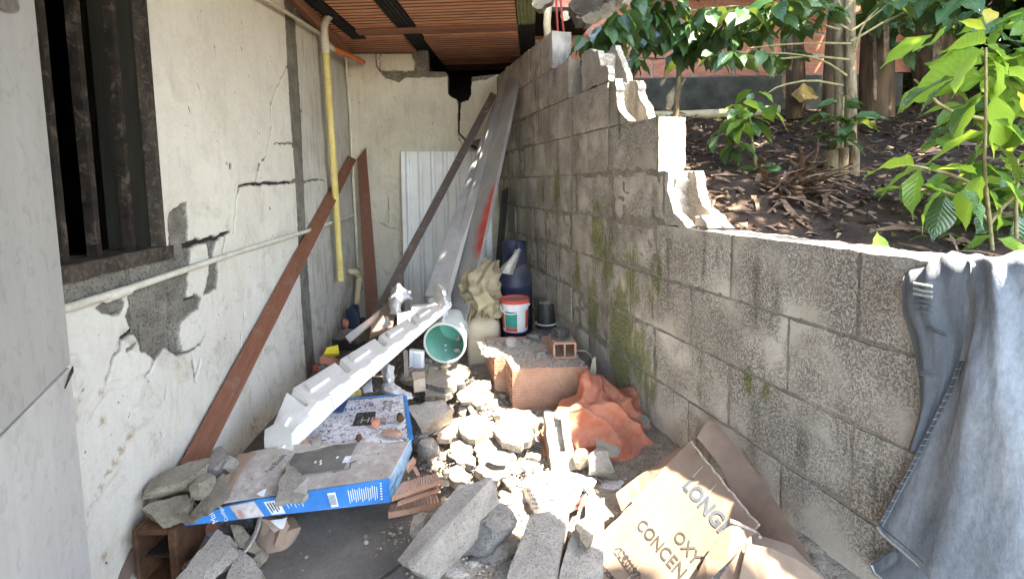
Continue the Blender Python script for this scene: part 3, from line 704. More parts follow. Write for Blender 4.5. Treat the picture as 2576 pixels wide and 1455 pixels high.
room = thing('dark_room', 'unlit room seen between the window bars, with dark boards inside', 'room', (-2, 1.5, 0))
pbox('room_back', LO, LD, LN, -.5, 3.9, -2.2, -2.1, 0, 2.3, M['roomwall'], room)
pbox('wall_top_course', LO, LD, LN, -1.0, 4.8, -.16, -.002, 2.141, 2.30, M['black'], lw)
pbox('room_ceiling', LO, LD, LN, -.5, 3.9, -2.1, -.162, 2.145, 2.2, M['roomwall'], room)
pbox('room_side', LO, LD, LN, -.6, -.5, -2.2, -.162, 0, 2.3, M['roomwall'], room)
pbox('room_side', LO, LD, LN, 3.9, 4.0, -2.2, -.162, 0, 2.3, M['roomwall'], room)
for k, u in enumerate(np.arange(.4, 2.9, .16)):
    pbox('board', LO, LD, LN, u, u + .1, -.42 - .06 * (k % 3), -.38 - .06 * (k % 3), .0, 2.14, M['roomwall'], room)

# ---------------- back wall ----------------
bw = thing('back_wall', 'greyish plastered end wall with a stepped broken top, a notch and a long crack', 'wall', (-.6, 4, 0))
top = [c2(*q) for q in [(760, 372), (930, 350), (1190, 312), (1240, 315), (1320, 360), (1325, 530), (1450, 535), (1470, 560), (1470, 690), (1500, 725), (1535, 740), (1548, 760)]]
tl = [(-.05, 0)] + BUV(top)[:0] + [(-.05, 2.12)]
L_ = BUV(top); gx = BUV([c2(1548, 990), c2(1640, 1085), c2(1660, 1100)])
left_poly = [(-.05, 0), (-.05, L_[0][1])] + L_ + [(gx[0][0] - .003, gx[0][1]), (gx[1][0] - .008, gx[1][1]), (gx[1][0] + .1, gx[1][1] - .05), (1.35, gx[1][1] - .06), (1.35, 0)]
topr = BUV([c2(*q) for q in [(1564, 765), (1620, 745), (1642, 700), (1648, 572), (1820, 552)]])
right_poly = [(gx[0][0] + .006, gx[0][1])] + topr + [(1.35, topr[-1][1]), (1.35, gx[1][1] - .052), (gx[1][0] + .11, gx[1][1] - .042), (gx[1][0] + .004, gx[1][1] + .004)]
ex_poly('wall_body', BO, BD, BN, left_poly, -.14, -.016, M['block_core'], bw)
ex_poly('wall_body', BO, BD, BN, right_poly, -.139, -.0155, M['block_core'], bw)
hb1 = BUV([c2(*q) for q in [(1150, 300), (1185, 380), (1215, 430), (1225, 520), (1215, 545), (1340, 545), (1340, 300)]])
hb2 = BUV([c2(*q) for q in [(955, 515), (1000, 580), (1075, 600), (1110, 612), (1140, 575), (1300, 575), (1470, 568), (1470, 520), (1200, 535), (970, 530)]])
hb3 = BUV([c2(*q) for q in [(1640, 560), (1650, 605), (1760, 585), (1830, 560), (1830, 540)]])
hb4 = BUV([c2(*q) for q in [(1620, 1050), (1740, 1040), (1740, 1120), (1650, 1110)]])
cb = [(BUV([c2(928, 352), c2(932, 430), c2(940, 500), c2(962, 528)]), .005, .012), (BUV([c2(958, 355), c2(966, 440), c2(964, 520)]), .006, .004), (BUV([c2(1540, 985), c2(1555, 1050), c2(1610, 1095)]), .003, .003),
      (BUV([c2(1330, 985), c2(1332, 1030)]), .001, .001), (BUV([(957, 560), (985, 575), (1008, 578)]), .003, .003), (BUV([(975, 480), (978, 570)]), .003, .002)]
sheet('plaster_panel', BO, BD, BN, -.01, 1.35, 0.0, 2.1, .007, [hb1, hb2, hb4], cb, M['plaster_back'], bw, outline=left_poly, seed=41)
sheet('plaster_panel', BO, BD, BN, gx[0][0], 1.35, gx[1][1] - .06, 2.1, .007, [hb3, hb4], [], M['plaster_back'], bw, outline=right_poly, seed=47)
shell = thing('dark_passage', 'black unlit space behind the notch in the end wall', 'room', (0, 5, 0))  # panels coloured black to stand in for the dark beyond the notch
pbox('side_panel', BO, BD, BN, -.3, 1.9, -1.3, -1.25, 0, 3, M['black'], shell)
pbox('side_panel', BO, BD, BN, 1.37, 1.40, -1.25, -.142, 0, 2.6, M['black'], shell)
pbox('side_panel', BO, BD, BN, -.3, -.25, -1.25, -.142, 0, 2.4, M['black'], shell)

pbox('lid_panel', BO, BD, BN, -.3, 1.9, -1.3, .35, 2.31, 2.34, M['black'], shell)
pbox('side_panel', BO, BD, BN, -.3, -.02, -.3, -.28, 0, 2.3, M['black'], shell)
# ---------------- right wall: hollow blocks laid one by one ----------------
rw = thing('block_wall', 'grey hollow block wall stained with moss, its top broken away in steps', 'wall', (.6, 1.8, 0))
T = .12
def block_mesh(L, H, seed):
    bm = grid_cube((max(4, int(L / .02)), 3, 9))
    for v in bm.verts:
        a, b, c = v.co
        x, y, z = a * L, b * T, c * H
        e = min(x, L - x, z, H - z)
        rnd = max(0, .006 - e) ** 2 * 60
        j = Vector((n3((x, y, z), 28, seed), n3((x, y, z), 28, seed + 3), n3((x, y, z), 28, seed + 6)))
        v.co = Vector((x, y + (rnd if b < .01 else (-rnd if b > .99 else 0)), z)) + j * (.0045 if e < .012 else .0015)
    bmesh.ops.recalc_face_normals(bm, faces=bm.faces)
    me = bpy.data.meshes.new('block'); bm.to_mesh(me); bm.free(); me.materials.append(M['block'])
    me.polygons.foreach_set('use_smooth', [True] * len(me.polygons)); 
    try: me.set_sharp_from_angle(angle=R(50))
    except Exception: pass
    return me
bmeshes = {}
def put_block(y0, y1, z0, z1, dn=0, seed=0):
    """block face between world Y y0..y1 along the wall"""
    L = (y1 - y0) / .959 - .009; H = z1 - z0 - .009
    k = (round(L, 2), round(H, 3), seed % 4)
    if k not in bmeshes: bmeshes[k] = block_mesh(round(L, 2), H, seed % 4)
    base = RO + RD * (y0 / .959 + .0045) + RN * dn; base.z = z0 + .0045
    # local x along RD, local y outward (-RN), z up
    Mx = Matrix(((RD.x, -RN.x, 0, base.x), (RD.y, -RN.y, 0, base.y), (0, 0, 1, base.z), (0, 0, 0, 1)))
    return link('block', bmeshes[k], None, rw, False, Mx)
zs_ = [-.09, .11, .31, .51, .71, .91, 1.11, 1.31, 1.51, 1.71, 1.925]
ends = {6: 1.79, 7: 1.835, 8: 2.20, 9: 2.62, 10: 2.85}
rn = random.Random(5)
anch = {5: 1.847, 4: 1.64, 3: 1.847, 2: 1.65, 1: 1.847, 6: 1.79, 7: 1.835, 8: 2.205, 9: 2.62, 10: 2.85}
for i in range(1, len(zs_)):
    z0, z1 = zs_[i - 1], zs_[i]
    # block i lies between zs_[i-1] and zs_[i]
    a = anch[i]; y = a
    k = 0
    while y < 4.06:
        L = .3837
        if i >= 4 and rn.random() < .38: L = .192
        y1 = min(y + L, 4.1)
        if y1 - y > .05: put_block(y, y1, z0, z1, rn.uniform(-.004, .004), i * 7 + k)
        y = y1; k += 1
    if i <= 5:
        y = a
        while y > -.4:
            put_block(y - .3837, y, z0, z1, rn.uniform(-.002, .002), i * 5 + k); y -= .3837; k += 1
# mortar bed between the blocks, a little back from their faces
prof = [(-.4 / .959, -.09)] + [(-.4 / .959, .904)]
for i, e in ((6, 1.80), (7, 1.84), (8, 2.21), (9, 2.63), (10, 2.86)):
    prof += [(e / .959, zs_[i - 1] - .006), (e / .959, zs_[i] - .006)]
prof += [(4.09 / .959, 1.918), (4.09 / .959, -.09)]
ex_poly('mortar_bed', RO, RD, RN, prof, -T + .007, -.0042, M['mortar'], rw)
# smeared mortar on the lower joints
def jag(pts, seed, amp=.006, step=.006):
    out = []
    for i, a in enumerate(pts):
        b = pts[(i + 1) % len(pts)]; L = math.hypot(b[0] - a[0], b[1] - a[1]); k = max(1, int(L / step))
        for j in range(k):
            t = j / k; x = a[0] + (b[0] - a[0]) * t; z = a[1] + (b[1] - a[1]) * t
            out.append((x + amp * 2 * n3((x, z, seed), 40, seed) + amp * 1.6 * n3((x, z, seed), 17, seed + 1), z + amp * 2 * n3((x, z, seed), 40, seed + 4) + amp * 1.6 * n3((x, z, seed), 17, seed + 2)))
    return out
def RUV(pts): return [((RW(x, y) - RO).dot(RD), RW(x, y).z) for x, y in pts]
def c3(x, y): return (1263 + x / 2.967, y / 2.967)
def c7(x, y): return (1263 + x / 2.967, 473.6 + y / 2.967)
def bpart(pts, n0, n1, seed, dn=0):
    o = ex_poly('broken_block', RO, RD, RN, jag(pts, seed), n0, n1, M['block'], rw); return o
# course 7 end remnant with open cell, shells standing up from course 8
for pts, s in (([c3(848, 580), c3(862, 620), c3(905, 840), c3(975, 925), c3(850, 925), c3(835, 700)], 1),):
    p = RUV(pts); u0 = min(q[0] for q in p)
uc = 2.20 / .959
bpart([(uc - .16, 1.312), (uc, 1.312), (uc, 1.505), (uc - .055, 1.505), (uc - .07, 1.42), (uc - .10, 1.36)], -.036, 0, 11)
bpart([(uc - .19, 1.312), (uc, 1.312), (uc, 1.505), (uc - .09, 1.50), (uc - .115, 1.42), (uc - .155, 1.37)], -T, -.084, 12)
bpart([(uc - .02, 1.312), (uc, 1.312), (uc, 1.5), (uc - .02, 1.5)], -.09, -.03, 13)
uc = 1.79 / .959
bpart([(uc - .14, .912), (uc, .912), (uc, 1.105), (uc - .012, 1.105), (uc - .02, 1.03), (uc - .05, .96)], -.036, 0, 14)
bpart([(uc - .22, .912), (uc, .912), (uc, 1.10), (uc - .055, 1.10), (uc - .075, 1.02), (uc - .13, .96)], -T, -.082, 15)
bpart([(uc - .02, .912), (uc, .912), (uc, 1.1), (uc - .022, 1.1)], -.09, -.028, 16)
bpart([(uc - .2, .912), (uc - .14, .912), (uc - .135, .95), (uc - .17, .955)], -.09, -.028, 17)
uc = 2.62 / .959; uz = 2.20 / .959
bpart([(uz + .0, 1.512), (uz + .28, 1.512), (uz + .28, 1.69), (uz + .2, 1.70), (uz + .11, 1.665), (uz + .08, 1.60), (uz, 1.545)], -.03, 0, 18)
bpart([(uz + .0, 1.512), (uc + .0, 1.512), (uc, 1.69), (uz + .28, 1.66), (uz + .12, 1.70), (uz + .05, 1.60)], -T, -.09, 19)
bpart([(uz + .1, 1.512), (uz + .13, 1.512), (uz + .13, 1.66), (uz + .1, 1.64)], -.088, -.032, 20)
bpart([(uz + .25, 1.512), (uz + .28, 1.512), (uz + .28, 1.66), (uz + .25, 1.67)], -.088, -.032, 21)
# ---------------- roof over the passage ----------------
rf = thing('clay_tile_ceiling', 'low ceiling of ribbed orange clay tiles between blackened steel purlins', 'ceiling', (-.3, 2.5, 2.1))
ZC = 2.135; RX = Vector((.999, -.045, 0)); RY = Vector((.045, .999, 0))
def tile_mesh(W, Lt, seed):
    bm = bmesh.new(); nr = 5; prof = []
    for k in range(nr):
        y0 = k * Lt / nr; g = Lt / nr
        prof += [(y0 + .006, .02), (y0 + .0085, 0), (y0 + g - .0085, 0), (y0 + g - .006, .02)]
    nx = 10; rows = []
    for j in range(nx + 1):
        x = j / nx * W
        rows.append([bm.verts.new((x, y, z + .0015 * n3((x * 3, y, seed), 6, seed))) for y, z in prof])
    for a, b in zip(rows, rows[1:]):
        for k in range(len(prof) - 1): bm.faces.new([a[k], a[k + 1], b[k + 1], b[k]])
    nf_ = len(bm.faces)
    for f in bm.faces:
        f.material_index = 1 if f.calc_center_median().z > .012 or sum(v.co.z > .015 for v in f.verts) else 0  # groove faces coloured dark in place of the shade inside them
    topv = [bm.verts.new((x, y, .07)) for x, y in ((0, 0), (W, 0), (W, Lt), (0, Lt))]
    bm.faces.new(topv)
    for i in range(4): 
        a, b = topv[i], topv[(i + 1) % 4]
        lo = [(0, 0), (W, 0), (W, Lt), (0, Lt)]
        bm.faces.new([a, b, bm.verts.new((*lo[(i + 1) % 4], .001)), bm.verts.new((*lo[i], .001))])
    bmesh.ops.recalc_face_normals(bm, faces=bm.faces)
    me = bpy.data.meshes.new('clay_tile'); bm.to_mesh(me); bm.free(); return me
tms = {}
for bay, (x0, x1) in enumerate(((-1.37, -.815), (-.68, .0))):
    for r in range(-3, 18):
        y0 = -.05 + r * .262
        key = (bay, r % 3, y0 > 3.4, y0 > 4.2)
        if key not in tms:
            tms[key] = tile_mesh(x1 - x0 - .004, .258, r % 3 + bay * 5); tms[key].materials.append(M['black'] if y0 > 4.2 else (M['claytile2'] if y0 > 3.4 else M['claytile'])); tms[key].materials.append(M['grooveshade'])
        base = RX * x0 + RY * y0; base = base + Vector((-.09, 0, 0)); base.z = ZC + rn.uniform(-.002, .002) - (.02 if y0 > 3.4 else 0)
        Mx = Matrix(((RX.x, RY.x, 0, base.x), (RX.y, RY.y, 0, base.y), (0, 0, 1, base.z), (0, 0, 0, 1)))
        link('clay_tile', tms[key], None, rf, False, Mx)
def purlin(x0, w_, y0, y1, mat, name='purlin', zb=.0):
    bm = bmesh.new(); nr = 5
    prof = [(0, .08)]
    for k in range(nr):
        a = k * w_ / nr; g = w_ / nr; prof += [(a, 0), (a + g * .6, 0), (a + g * .7, .008), (a + g * .95, .008)]
    prof += [(w_, 0), (w_, .08)]
    ends_ = []
    for y in (y0, y1): ends_.append([bm.verts.new(RX * (x0 + px) + RY * y + Vector((-.09, 0, ZC - .004 + zb + pz))) for px, pz in prof])
    for k in range(len(prof)): bm.faces.new([ends_[0][k], ends_[0][(k + 1) % len(prof)], ends_[1][(k + 1) % len(prof)], ends_[1][k]])
    bm.faces.new(ends_[0]); bm.faces.new(ends_[1][::-1]); bmesh.ops.triangulate(bm, faces=[f for f in bm.faces if len(f.verts) > 4])
    return bmobj(name, bm, mat, rf)
purlin(-.812, .13, -.9, 4.7, M['purlin']); purlin(.004, .115, -.9, 2.85, M['purlin']); purlin(.004, .115, 2.855, 3.42, M['purling']); purlin(.004, .115, 3.425, 4.7, M['purlin']); purlin(-1.2, .10, -.9, 4.7, M['purlin'], zb=-.003)
pbox('cross_board', Vector((-.09, 0, 0)), RX, RY, -1.1, -.0, 3.40, 3.475, ZC - .022, ZC - .003, M['woodroof'], rf)
slab('roof_topping', [RX * a + RY * b + Vector((-.09, 0, ZC + .16)) for a, b in ((-1.3, -.95), (.12, -.95), (.12, 4.75), (-1.3, 4.75))], (0, 0, -.085), M['conc3'], rf, step=.3)
# broken edge of the concrete roof hanging over the passage in front
eave = thing('concrete_eave', 'broken concrete slab edge hanging over the wall, top centre', 'slab', (.6, 1.6, 2.2))
def Q(x, y, Y): return P(x, y, Y)
slab('slab_chunk', [Q(1445, -60, 2.05), Q(1434, 20, 2.05), Q(1447, 42, 2.05), Q(1478, 58, 2.0), Q(1530, 30, 1.95), Q(1570, 0, 1.9), Q(1600, -60, 1.9)], (.02, .22, .04), M['conc3'], eave, 3, .008, .01)
slab('slab_chunk', [Q(1449, 43, 2.04), Q(1478, 60, 1.99), Q(1530, 32, 1.94), Q(1572, 2, 1.89), Q(1610, -60, 1.89), Q(1540, -60, 1.99)], (.03, .03, .005), M['conc'], eave, 4, .006, .008)
slab('slab_chunk', [Q(1342, -40, 2.9), Q(1340, 16, 2.9), Q(1362, 20, 2.9), Q(1385, 8, 2.9), Q(1398, -40, 2.9)], (.02, .12, .02), M['concyel'], eave, 5, .006, .008)
slab('shade_slab', [Vector((a, b, 2.36)) for a, b in ((-1.3, -1.6), (1.6, -1.6), (1.55, .2), (1.33, .66), (1.2, .76), (1.1, .86), (.93, .93), (.84, 1.1), (.80, 1.3), (.75, 1.7), (.68, 2.0), (.5, 2.15), (.12, 2.2), (-1.3, 2.2))], (0, 0, -.06), M['conc3'], eave, 6, .004, .02, .06)  # unseen slab, its edge shaped to set where sunlight falls in the passage

# ---------------- garden ----------------
def tz(x, y):
    return .80 + .31 * max(0, y - 1.5) - .10 * sstep(x, 1.5, 3.0)*0 + .05 * fbm(x * 1.7, y * 1.7, 3, 3)
def garden():
    xs = np.arange(-.3, 7.0, .05); ys = np.arange(-.6, 8.0, .05)
    A, B = np.meshgrid(xs, ys)
    H = .80 + .31 * np.clip(B - 1.5, 0, 3.2) + 1.5 * np.clip(B - 5.2, 0, 3) + 1.1 * np.clip(A - 4.2, 0, 3) + .05 * fbm(A * 1.7, B * 1.7, 3, 3) + .03 * fbm(A * 9, B * 9, 5, 3)
    keep = (A > 1.087 - .2955 * B + T * .96 + .005)
    V = np.stack([A, B, H], -1).reshape(-1, 3); nz, nu = A.shape; idx = np.arange(nz * nu).reshape(nz, nu)
    q = np.stack([idx[:-1, :-1], idx[:-1, 1:], idx[1:, 1:], idx[1:, :-1]], -1).reshape(-1, 4)
    kf = (keep[:-1, :-1] | keep[:-1, 1:] | keep[1:, :-1]).reshape(-1)
    # pull the near edge onto the wall's outer side
    lim = 1.087 - .2955 * V[:, 1] + T * .96; V[:, 0] = np.maximum(V[:, 0], lim)
    me = bpy.data.meshes.new('garden_soil'); me.from_pydata(V.tolist(), [], q[kf].tolist()); me.update()
    tag(link('garden_soil', me, M['soil']), kind='structure')
garden()
gw = thing('brick_wall', 'orange clay brick garden wall with crumbly grey joints on a mossy footing', 'wall', (1.5, 4.4, 1.5))
GY = 4.3
pbox('footing', (0, GY, 0), (1, 0, 0), (0, -1, 0), 0.16, 3.35, -.16, .02, 1.3, 1.94, M['footing'], gw)
pbox('mortar_bed', (0, GY, 0), (1, 0, 0), (0, -1, 0), 0.16, 3.3, -.13, -.010, 1.94, 3.5, M['brickmortar'], gw)
def brick_mesh(L, seed):
    bm = grid_cube((8, 1, 5))
    for v in bm.verts:
        a, b, c = v.co; x, y, z = a * L, b * .1, c * .152
        e = min(x, L - x, z, .152 - z); v.co = Vector((x + (.004 * n3((x, y, z), 30, seed) if e < .01 else 0), y, z + (.004 * n3((x, y, z), 30, seed + 4) if e < .01 else 0)))
    bmesh.ops.recalc_face_normals(bm, faces=bm.faces); me = bpy.data.meshes.new('brick'); bm.to_mesh(me); bm.free(); me.materials.append(M['brickred']); return me
bms = [brick_mesh(.335, s) for s in range(3)] + [brick_mesh(.16, 7)]
for r in range(9):
    z = 1.95 + r * .168; x = .17 + (.175 if r % 2 else 0)
    while x < 3.2:
        s = rn.randint(0, 2); L = .335
        if rn.random() < .12: s = 3; L = .16
        base = Vector((x, GY - .0 + rn.uniform(-.004, .004), z + rn.uniform(-.003, .003)))
        link('brick', bms[s], None, gw, False, Matrix.Translation(base) @ Matrix.Rotation(rn.uniform(-.006, .006), 4, 'Y')); x += L + .018
# =============== things in the passage ===============
def c4b(x, y): return (1973.6 + x / 2.953, 963 + y / 2.953)
def c8(x, y): return (1973.6 + x / 2.974, 473.6 + y / 2.974)
def c3b(x, y): return (1263 + x / 2.955, 963 + y / 2.955)
def c6(x, y): return (631.4 + x / 2.967, 552.5 + y / 2.967)
def c7b(x, y): return (394.6 + x / 3.627, 986.6 + y / 3.627)
def c2b(x, y): return (631.4 + x / 2.955, 963 + y / 2.955)
def c8b(x, y): return (986.6 + x / 3.627, 868 + y / 3.627)

# --- refrigerator at the left edge ---
fd = Vector((-.475, .88, 0)).normalized(); fn = Vector((.88, .475, 0)).normalized()
fp = P(178, 905, .75); fp.z = 0
fr = thing('refrigerator', 'pale grey enamel refrigerator side standing at the left edge, doors parted by a slanting gap', 'refrigerator', fp)
def FQ(s, n, z): return fp - fd * s + fn * n + Z * z
def fbox(name, s0, s1, n0, n1, z0, z1, mat, bev=.006):
    o = hexa(name, [FQ(s0, n0, z0), FQ(s1, n0, z0), FQ(s1, n1, z0), FQ(s0, n1, z0), FQ(s0, n0, z1), FQ(s1, n0, z1), FQ(s1, n1, z1), FQ(s0, n1, z1)], mat, (3, 1, 3), 0, fr, smooth=False)
    md = o.modifiers.new('b', 'BEVEL'); md.width = bev; md.segments = 3; return o
fbox('upper_door', 0, .62, -.055, 0, .8025, 1.95, M['fridge'], .003)
fbox('lower_door', .002, .62, -.055, -.0005, .02, .7985, M['fridgelow'], .002)
fbox('cabinet', .02, .6, -.3, -.056, .015, 1.94, M['fridge'], .004)
hg = [P(*c5(380, 1450), .62)]
a_ = fp + Z * .80; 
bm = bmesh.new(); q = [FQ(.001, .001, .799), FQ(.040, .001, .782), FQ(.045, .001, .779), FQ(.001, .001, .790)]
slab('hinge_plate', q, fn * .0015, M['iron'], fr, 1, 0, 0, .2, False)
def on_fridge(x, y, off=.002): return onplane(x, y, fp + fn * off, fn)
slab('badge', [on_fridge(-20, 5), on_fridge(0, 22), on_fridge(14, 27), on_fridge(40, 27), on_fridge(44, 20), on_fridge(30, -30), on_fridge(-20, -30)], fn * .0025, M['badge'], fr, 1, .0005, 0, .5, False)

# --- pipes ---
def pipe(name, lab, pts, r, mat, cat='pipe', parent=None, seg=14, bend=0):
    o = tube(name, pts, r, mat, parent, seg, bend=bend)
    if lab: tag(o, lab, cat)
    return o
wp = thing('water_pipe', 'thin cream water pipe running up along the cracked wall to a riser in the corner', 'pipe', LW(500, 650, .02))
pts = [LW(100, 795, .022), LW(320, 727, .022), LW(600, 633, .018), LW(760, 585, .016), LW(893, 541, .014)]
tube('pipe_run', pts, .0105, M['pvcw'], wp)
tube('coupling', [LW(268, 748, .022), LW(322, 729, .022)], .0142, M['pvcw'], wp)
tube('riser', [LW(893, 541, .016), LW(886, 400, .018), LW(880, 270, .02), LW(870, 145, .02)], .0095, M['pvcw'], wp)
tube('lower_riser', [LW(893, 541, .016), LW(897, 600, .016), LW(901, 672, .018)], .0095, M['pvcw'], wp)
yp = thing('drain_pipe', 'yellowed drain pipe hanging down the wall from a white elbow, its lower end open', 'pipe', LW(840, 400, .05))
tube('pipe_run', [LW(819, 128, .055), LW(838, 400, .055), LW(858, 706, .055)], .0215, M['pvcy'], yp, 20)
tube('coupling', [LW(816, 88, .055), LW(819.5, 134, .055)], .0245, M['pvcw'], yp, 20)
tube('elbow', [LW(817, 90, .055), LW(815, 62, .055), LW(826, 42, .075), LW(858, 14, .11)], .0225, M['pvcw'], yp, 20, bend=2)
tube('elbow_collar', [LW(832, 37, .078), LW(848, 23, .098)], .0252, M['pvcw'], yp, 20)
tube('branch', [LW(822, 112, .06), LW(838, 124, .07)], .018, M['pvcw'], yp, 16)
tag(tube('overflow_pipe', [LW(836, 122, .07), BW(914, 156, .03)], .017, M['pvco'], None, 18), 'short orange pipe stub slanting from the drain pipe to the back wall', 'pipe')
tag(tube('conduit_pipe', [LW(650, -12, .03), LW(722, 32, .03), LW(804, 84, .035)], .0095, M['pvcw'], None, 12), 'thin white pipe slanting across the top of the cracked wall', 'pipe')
tr = thing('drain_trap', 'dirty yellow bent drain elbow sticking out low on the wall', 'pipe', LW(890, 700, .03))
tube('elbow', [LW(876, 684, -.02), LW(880, 682, .02), LW(895, 683, .055), LW(904, 697, .06), LW(903, 712, .06)], .0235, M['pvcy2'], tr, 18, bend=2)
tube('pipe_run', [LW(903, 704, .06), LW(900, 740, .06), LW(897, 778, .06)], .021, M['pvcy2'], tr, 18)
tube('collar', [LW(903.5, 700, .06), LW(902.5, 712, .06)], .0265, M['pvcy2'], tr, 18)

# --- timber props ---
def timber(name, lab, a, b, w_, t_, c1, c2, seed, marks=0, side=None):
    ax = (b - a).normalized(); view = ((a + b) / 2 - CO).normalized()
    wv = ax.cross(view).normalized()
    if side is not None: wv = (wv + Vector(side)).normalized()
    tv = ax.cross(wv).normalized(); tv = tv if tv.dot(view) > 0 else -tv
    return tag(plank(name, a, b, wv * w_, tv * t_, mat_wood(name + str(seed), c1, c2, ax, marks=marks), None, seed, 18), lab, 'plank')
timber('wooden_plank', 'long reddish brown plank leaning diagonally against the cracked wall behind the stones', LW(482, 1172, .05), LW(886, 396, .03), .068, .03, (.10, .035, .016), (.235, .09, .045), 1)
o = hexa('wooden_plank', [BW(922, 815, .35), BW(955, 800, .35), BW(921, 372, .05), BW(899, 398, .05), BW(922, 812, .31), BW(955, 800, .31), BW(921, 372, .015), BW(899, 398, .015)], mat_wood('corner_plank', (.11, .042, .024), (.22, .09, .055), (-.1, -.1, 1)), (4, 20, 2), .002)
tag(o, 'upright reddish plank with a pointed top standing in the back left corner', 'plank')
a, b = P(900, 880, 2.75), P(1243, 235, 3.55)
timber('steel_bar', 'dark brown scuffed bar leaning diagonally in front of the corrugated sheet', a, b, .052, .03, (.022, .012, .008), (.07, .042, .028), 3, marks=.35)

# --- corrugated sheet ---
def corr(name, x0, x1, ytop, ybot, off0, off1, mat, rib=.098, n=64):
    rows = []
    for j in range(9):
        t = j / 8; row = []
        for i in range(n + 1):
            s = i / n
            a = BW(x0 + (x1 - x0) * s, ytop, 0); bt = BW(x0 + (x1 - x0) * s, ybot, 0)
            u = (a - BO).dot(BD); ph = ((u + .03) / rib) % 1
            h = 0 if ph < .5 else (.012 * min(1, (ph - .5) / .08) if ph < .8 else .012 * max(0, 1 - (ph - .8) / .08))
            z = a.z * (1 - t) + .05 * t
            p = BO + BD * u; off = off0 + (off1 - off0) * t + h
            p = p + BN * off; p.z = z; row.append(p)
        rows.append(row)
    V = [tuple(p) for r in rows for p in r]; k = n + 1
    me = bpy.data.meshes.new(name); me.from_pydata(V, [], [(j * k + i, j * k + i + 1, (j + 1) * k + i + 1, (j + 1) * k + i) for j in range(8) for i in range(n)]); me.update()
    o = link(name, me, mat, None, False); md = o.modifiers.new('s', 'SOLIDIFY'); md.thickness = .0012; return o
tag(corr('corrugated_sheet', 1010, 1232, 382, 745, .04, .14, M['sheet'], n=110), 'white corrugated metal sheet propped upright against the end wall', 'metal sheet')
tag(hexa('metal_strip', [RW(1262, 480, .05), RW(1280, 470, .05), RW(1262, 690, .12), RW(1244, 690, .12), RW(1262, 480, .045), RW(1280, 470, .045), RW(1262, 690, .115), RW(1244, 690, .115)], M['purlin'], (2, 6, 1), .001), 'dark narrow board standing in the far right corner behind the blue cylinder', 'board')
# --- folded grey sheet-metal gutters ---
gut = thing('steel_gutter', 'long grey steel gutter with a sprayed red patch leaning in the far right corner', 'gutter', P(1130, 780, 2.8))
def strip(name, L_, R_, mat, parent, n=30, th=.0015, off=0, bow=0):
    a0, a1 = L_; b0, b1 = R_
    rows = [[a0.lerp(a1, t) + Vector((0, 0, 0)), (a0.lerp(a1, t).lerp(b0.lerp(b1, t), .5)) + Vector((.2, -.9, .3)) * bow, b0.lerp(b1, t)] for t in (0, .25, .5, .75, 1)]
    return patch(name, rows, 10, n, mat, parent, th, .0012, 5, 3, dirn=(0, -1, .3))
T0, T1 = P(1283, 166, 3.75), P(1311, 166, 3.47)
B0, B1 = P(1122, 800, 2.86), P(1172, 806, 2.62)
def webp0(t, s): return T0.lerp(B0, t).lerp(T1.lerp(B1, t), s)
def galv_red():
    m, nt, b, pos = newmat('steel_with_red_spray')
    n = noise(nt, pos, 6, 5, .6); col = ramp(nt, n, [(.35, (.30, .30, .30)), (.65, (.42, .42, .42))])
    mask = None
    for t, s, r_ in ((.56, 1.0, .10), (.62, .95, .13), (.68, .92, .14), (.74, .95, .12)):
        c = webp0(t, s); d = nt.nodes.new('ShaderNodeVectorMath'); d.operation = 'DISTANCE'; lk(nt, pos, d.inputs[0]); d.inputs[1].default_value = c
        q = step_(nt, d.outputs['Value'], r_, r_ * .3); mask = q if mask is None else math_(nt, 'MAXIMUM', mask, q)
    col = mixc(nt, math_(nt, 'MULTIPLY', mask, .95), col, (.55, .05, .03))
    lk(nt, col, b.inputs['Base Color']); b.inputs['Roughness'].default_value = .45; b.inputs['Metallic'].default_value = .2
    return m
M['galvred'] = galv_red()
strip('web', (T0, B0), (T1 + Vector((0, 0, 0)), B1), M['galvred'], gut)
TL, BL = P(1273, 168, 3.78), P(1098, 765, 2.93)
strip('flange', (TL, BL), (T0, B0), M['galv'], gut)
e0, e1 = P(1303, 168, 3.46), P(1196, 700, 2.66)
# red sprayed patch on the web's right half
def webpt(t, s): return T0.lerp(B0, t).lerp(T1.lerp(B1, t), s) + Vector((0, -.004, .001))
TT, TB = P(1316, 166, 3.5), P(1196, 700, 2.72)
right_fl = strip('flange', (T1, B1), (P(1316, 175, 3.5), P(1190, 760, 2.70)), M['galv'], gut)
def webdot(x, y, Yd): return P(x, y, Yd)
W0, W1 = T1, P(1205, 650, 2.66)
g2 = thing('steel_channel', 'bent galvanised channel lying behind the foam moulding, its top edge catching sun', 'channel', P(1090, 740, 2.85))
strip('web', (P(1245, 250, 3.75), P(1068, 742, 2.95)), (P(1262, 250, 3.72), P(1120, 752, 2.9)), M['galv'], g2)
strip('lip', (P(1262, 250, 3.72), P(1120, 752, 2.9)), (P(1266, 250, 3.70), P(1130, 752, 2.86)), M['sheet'], g2)

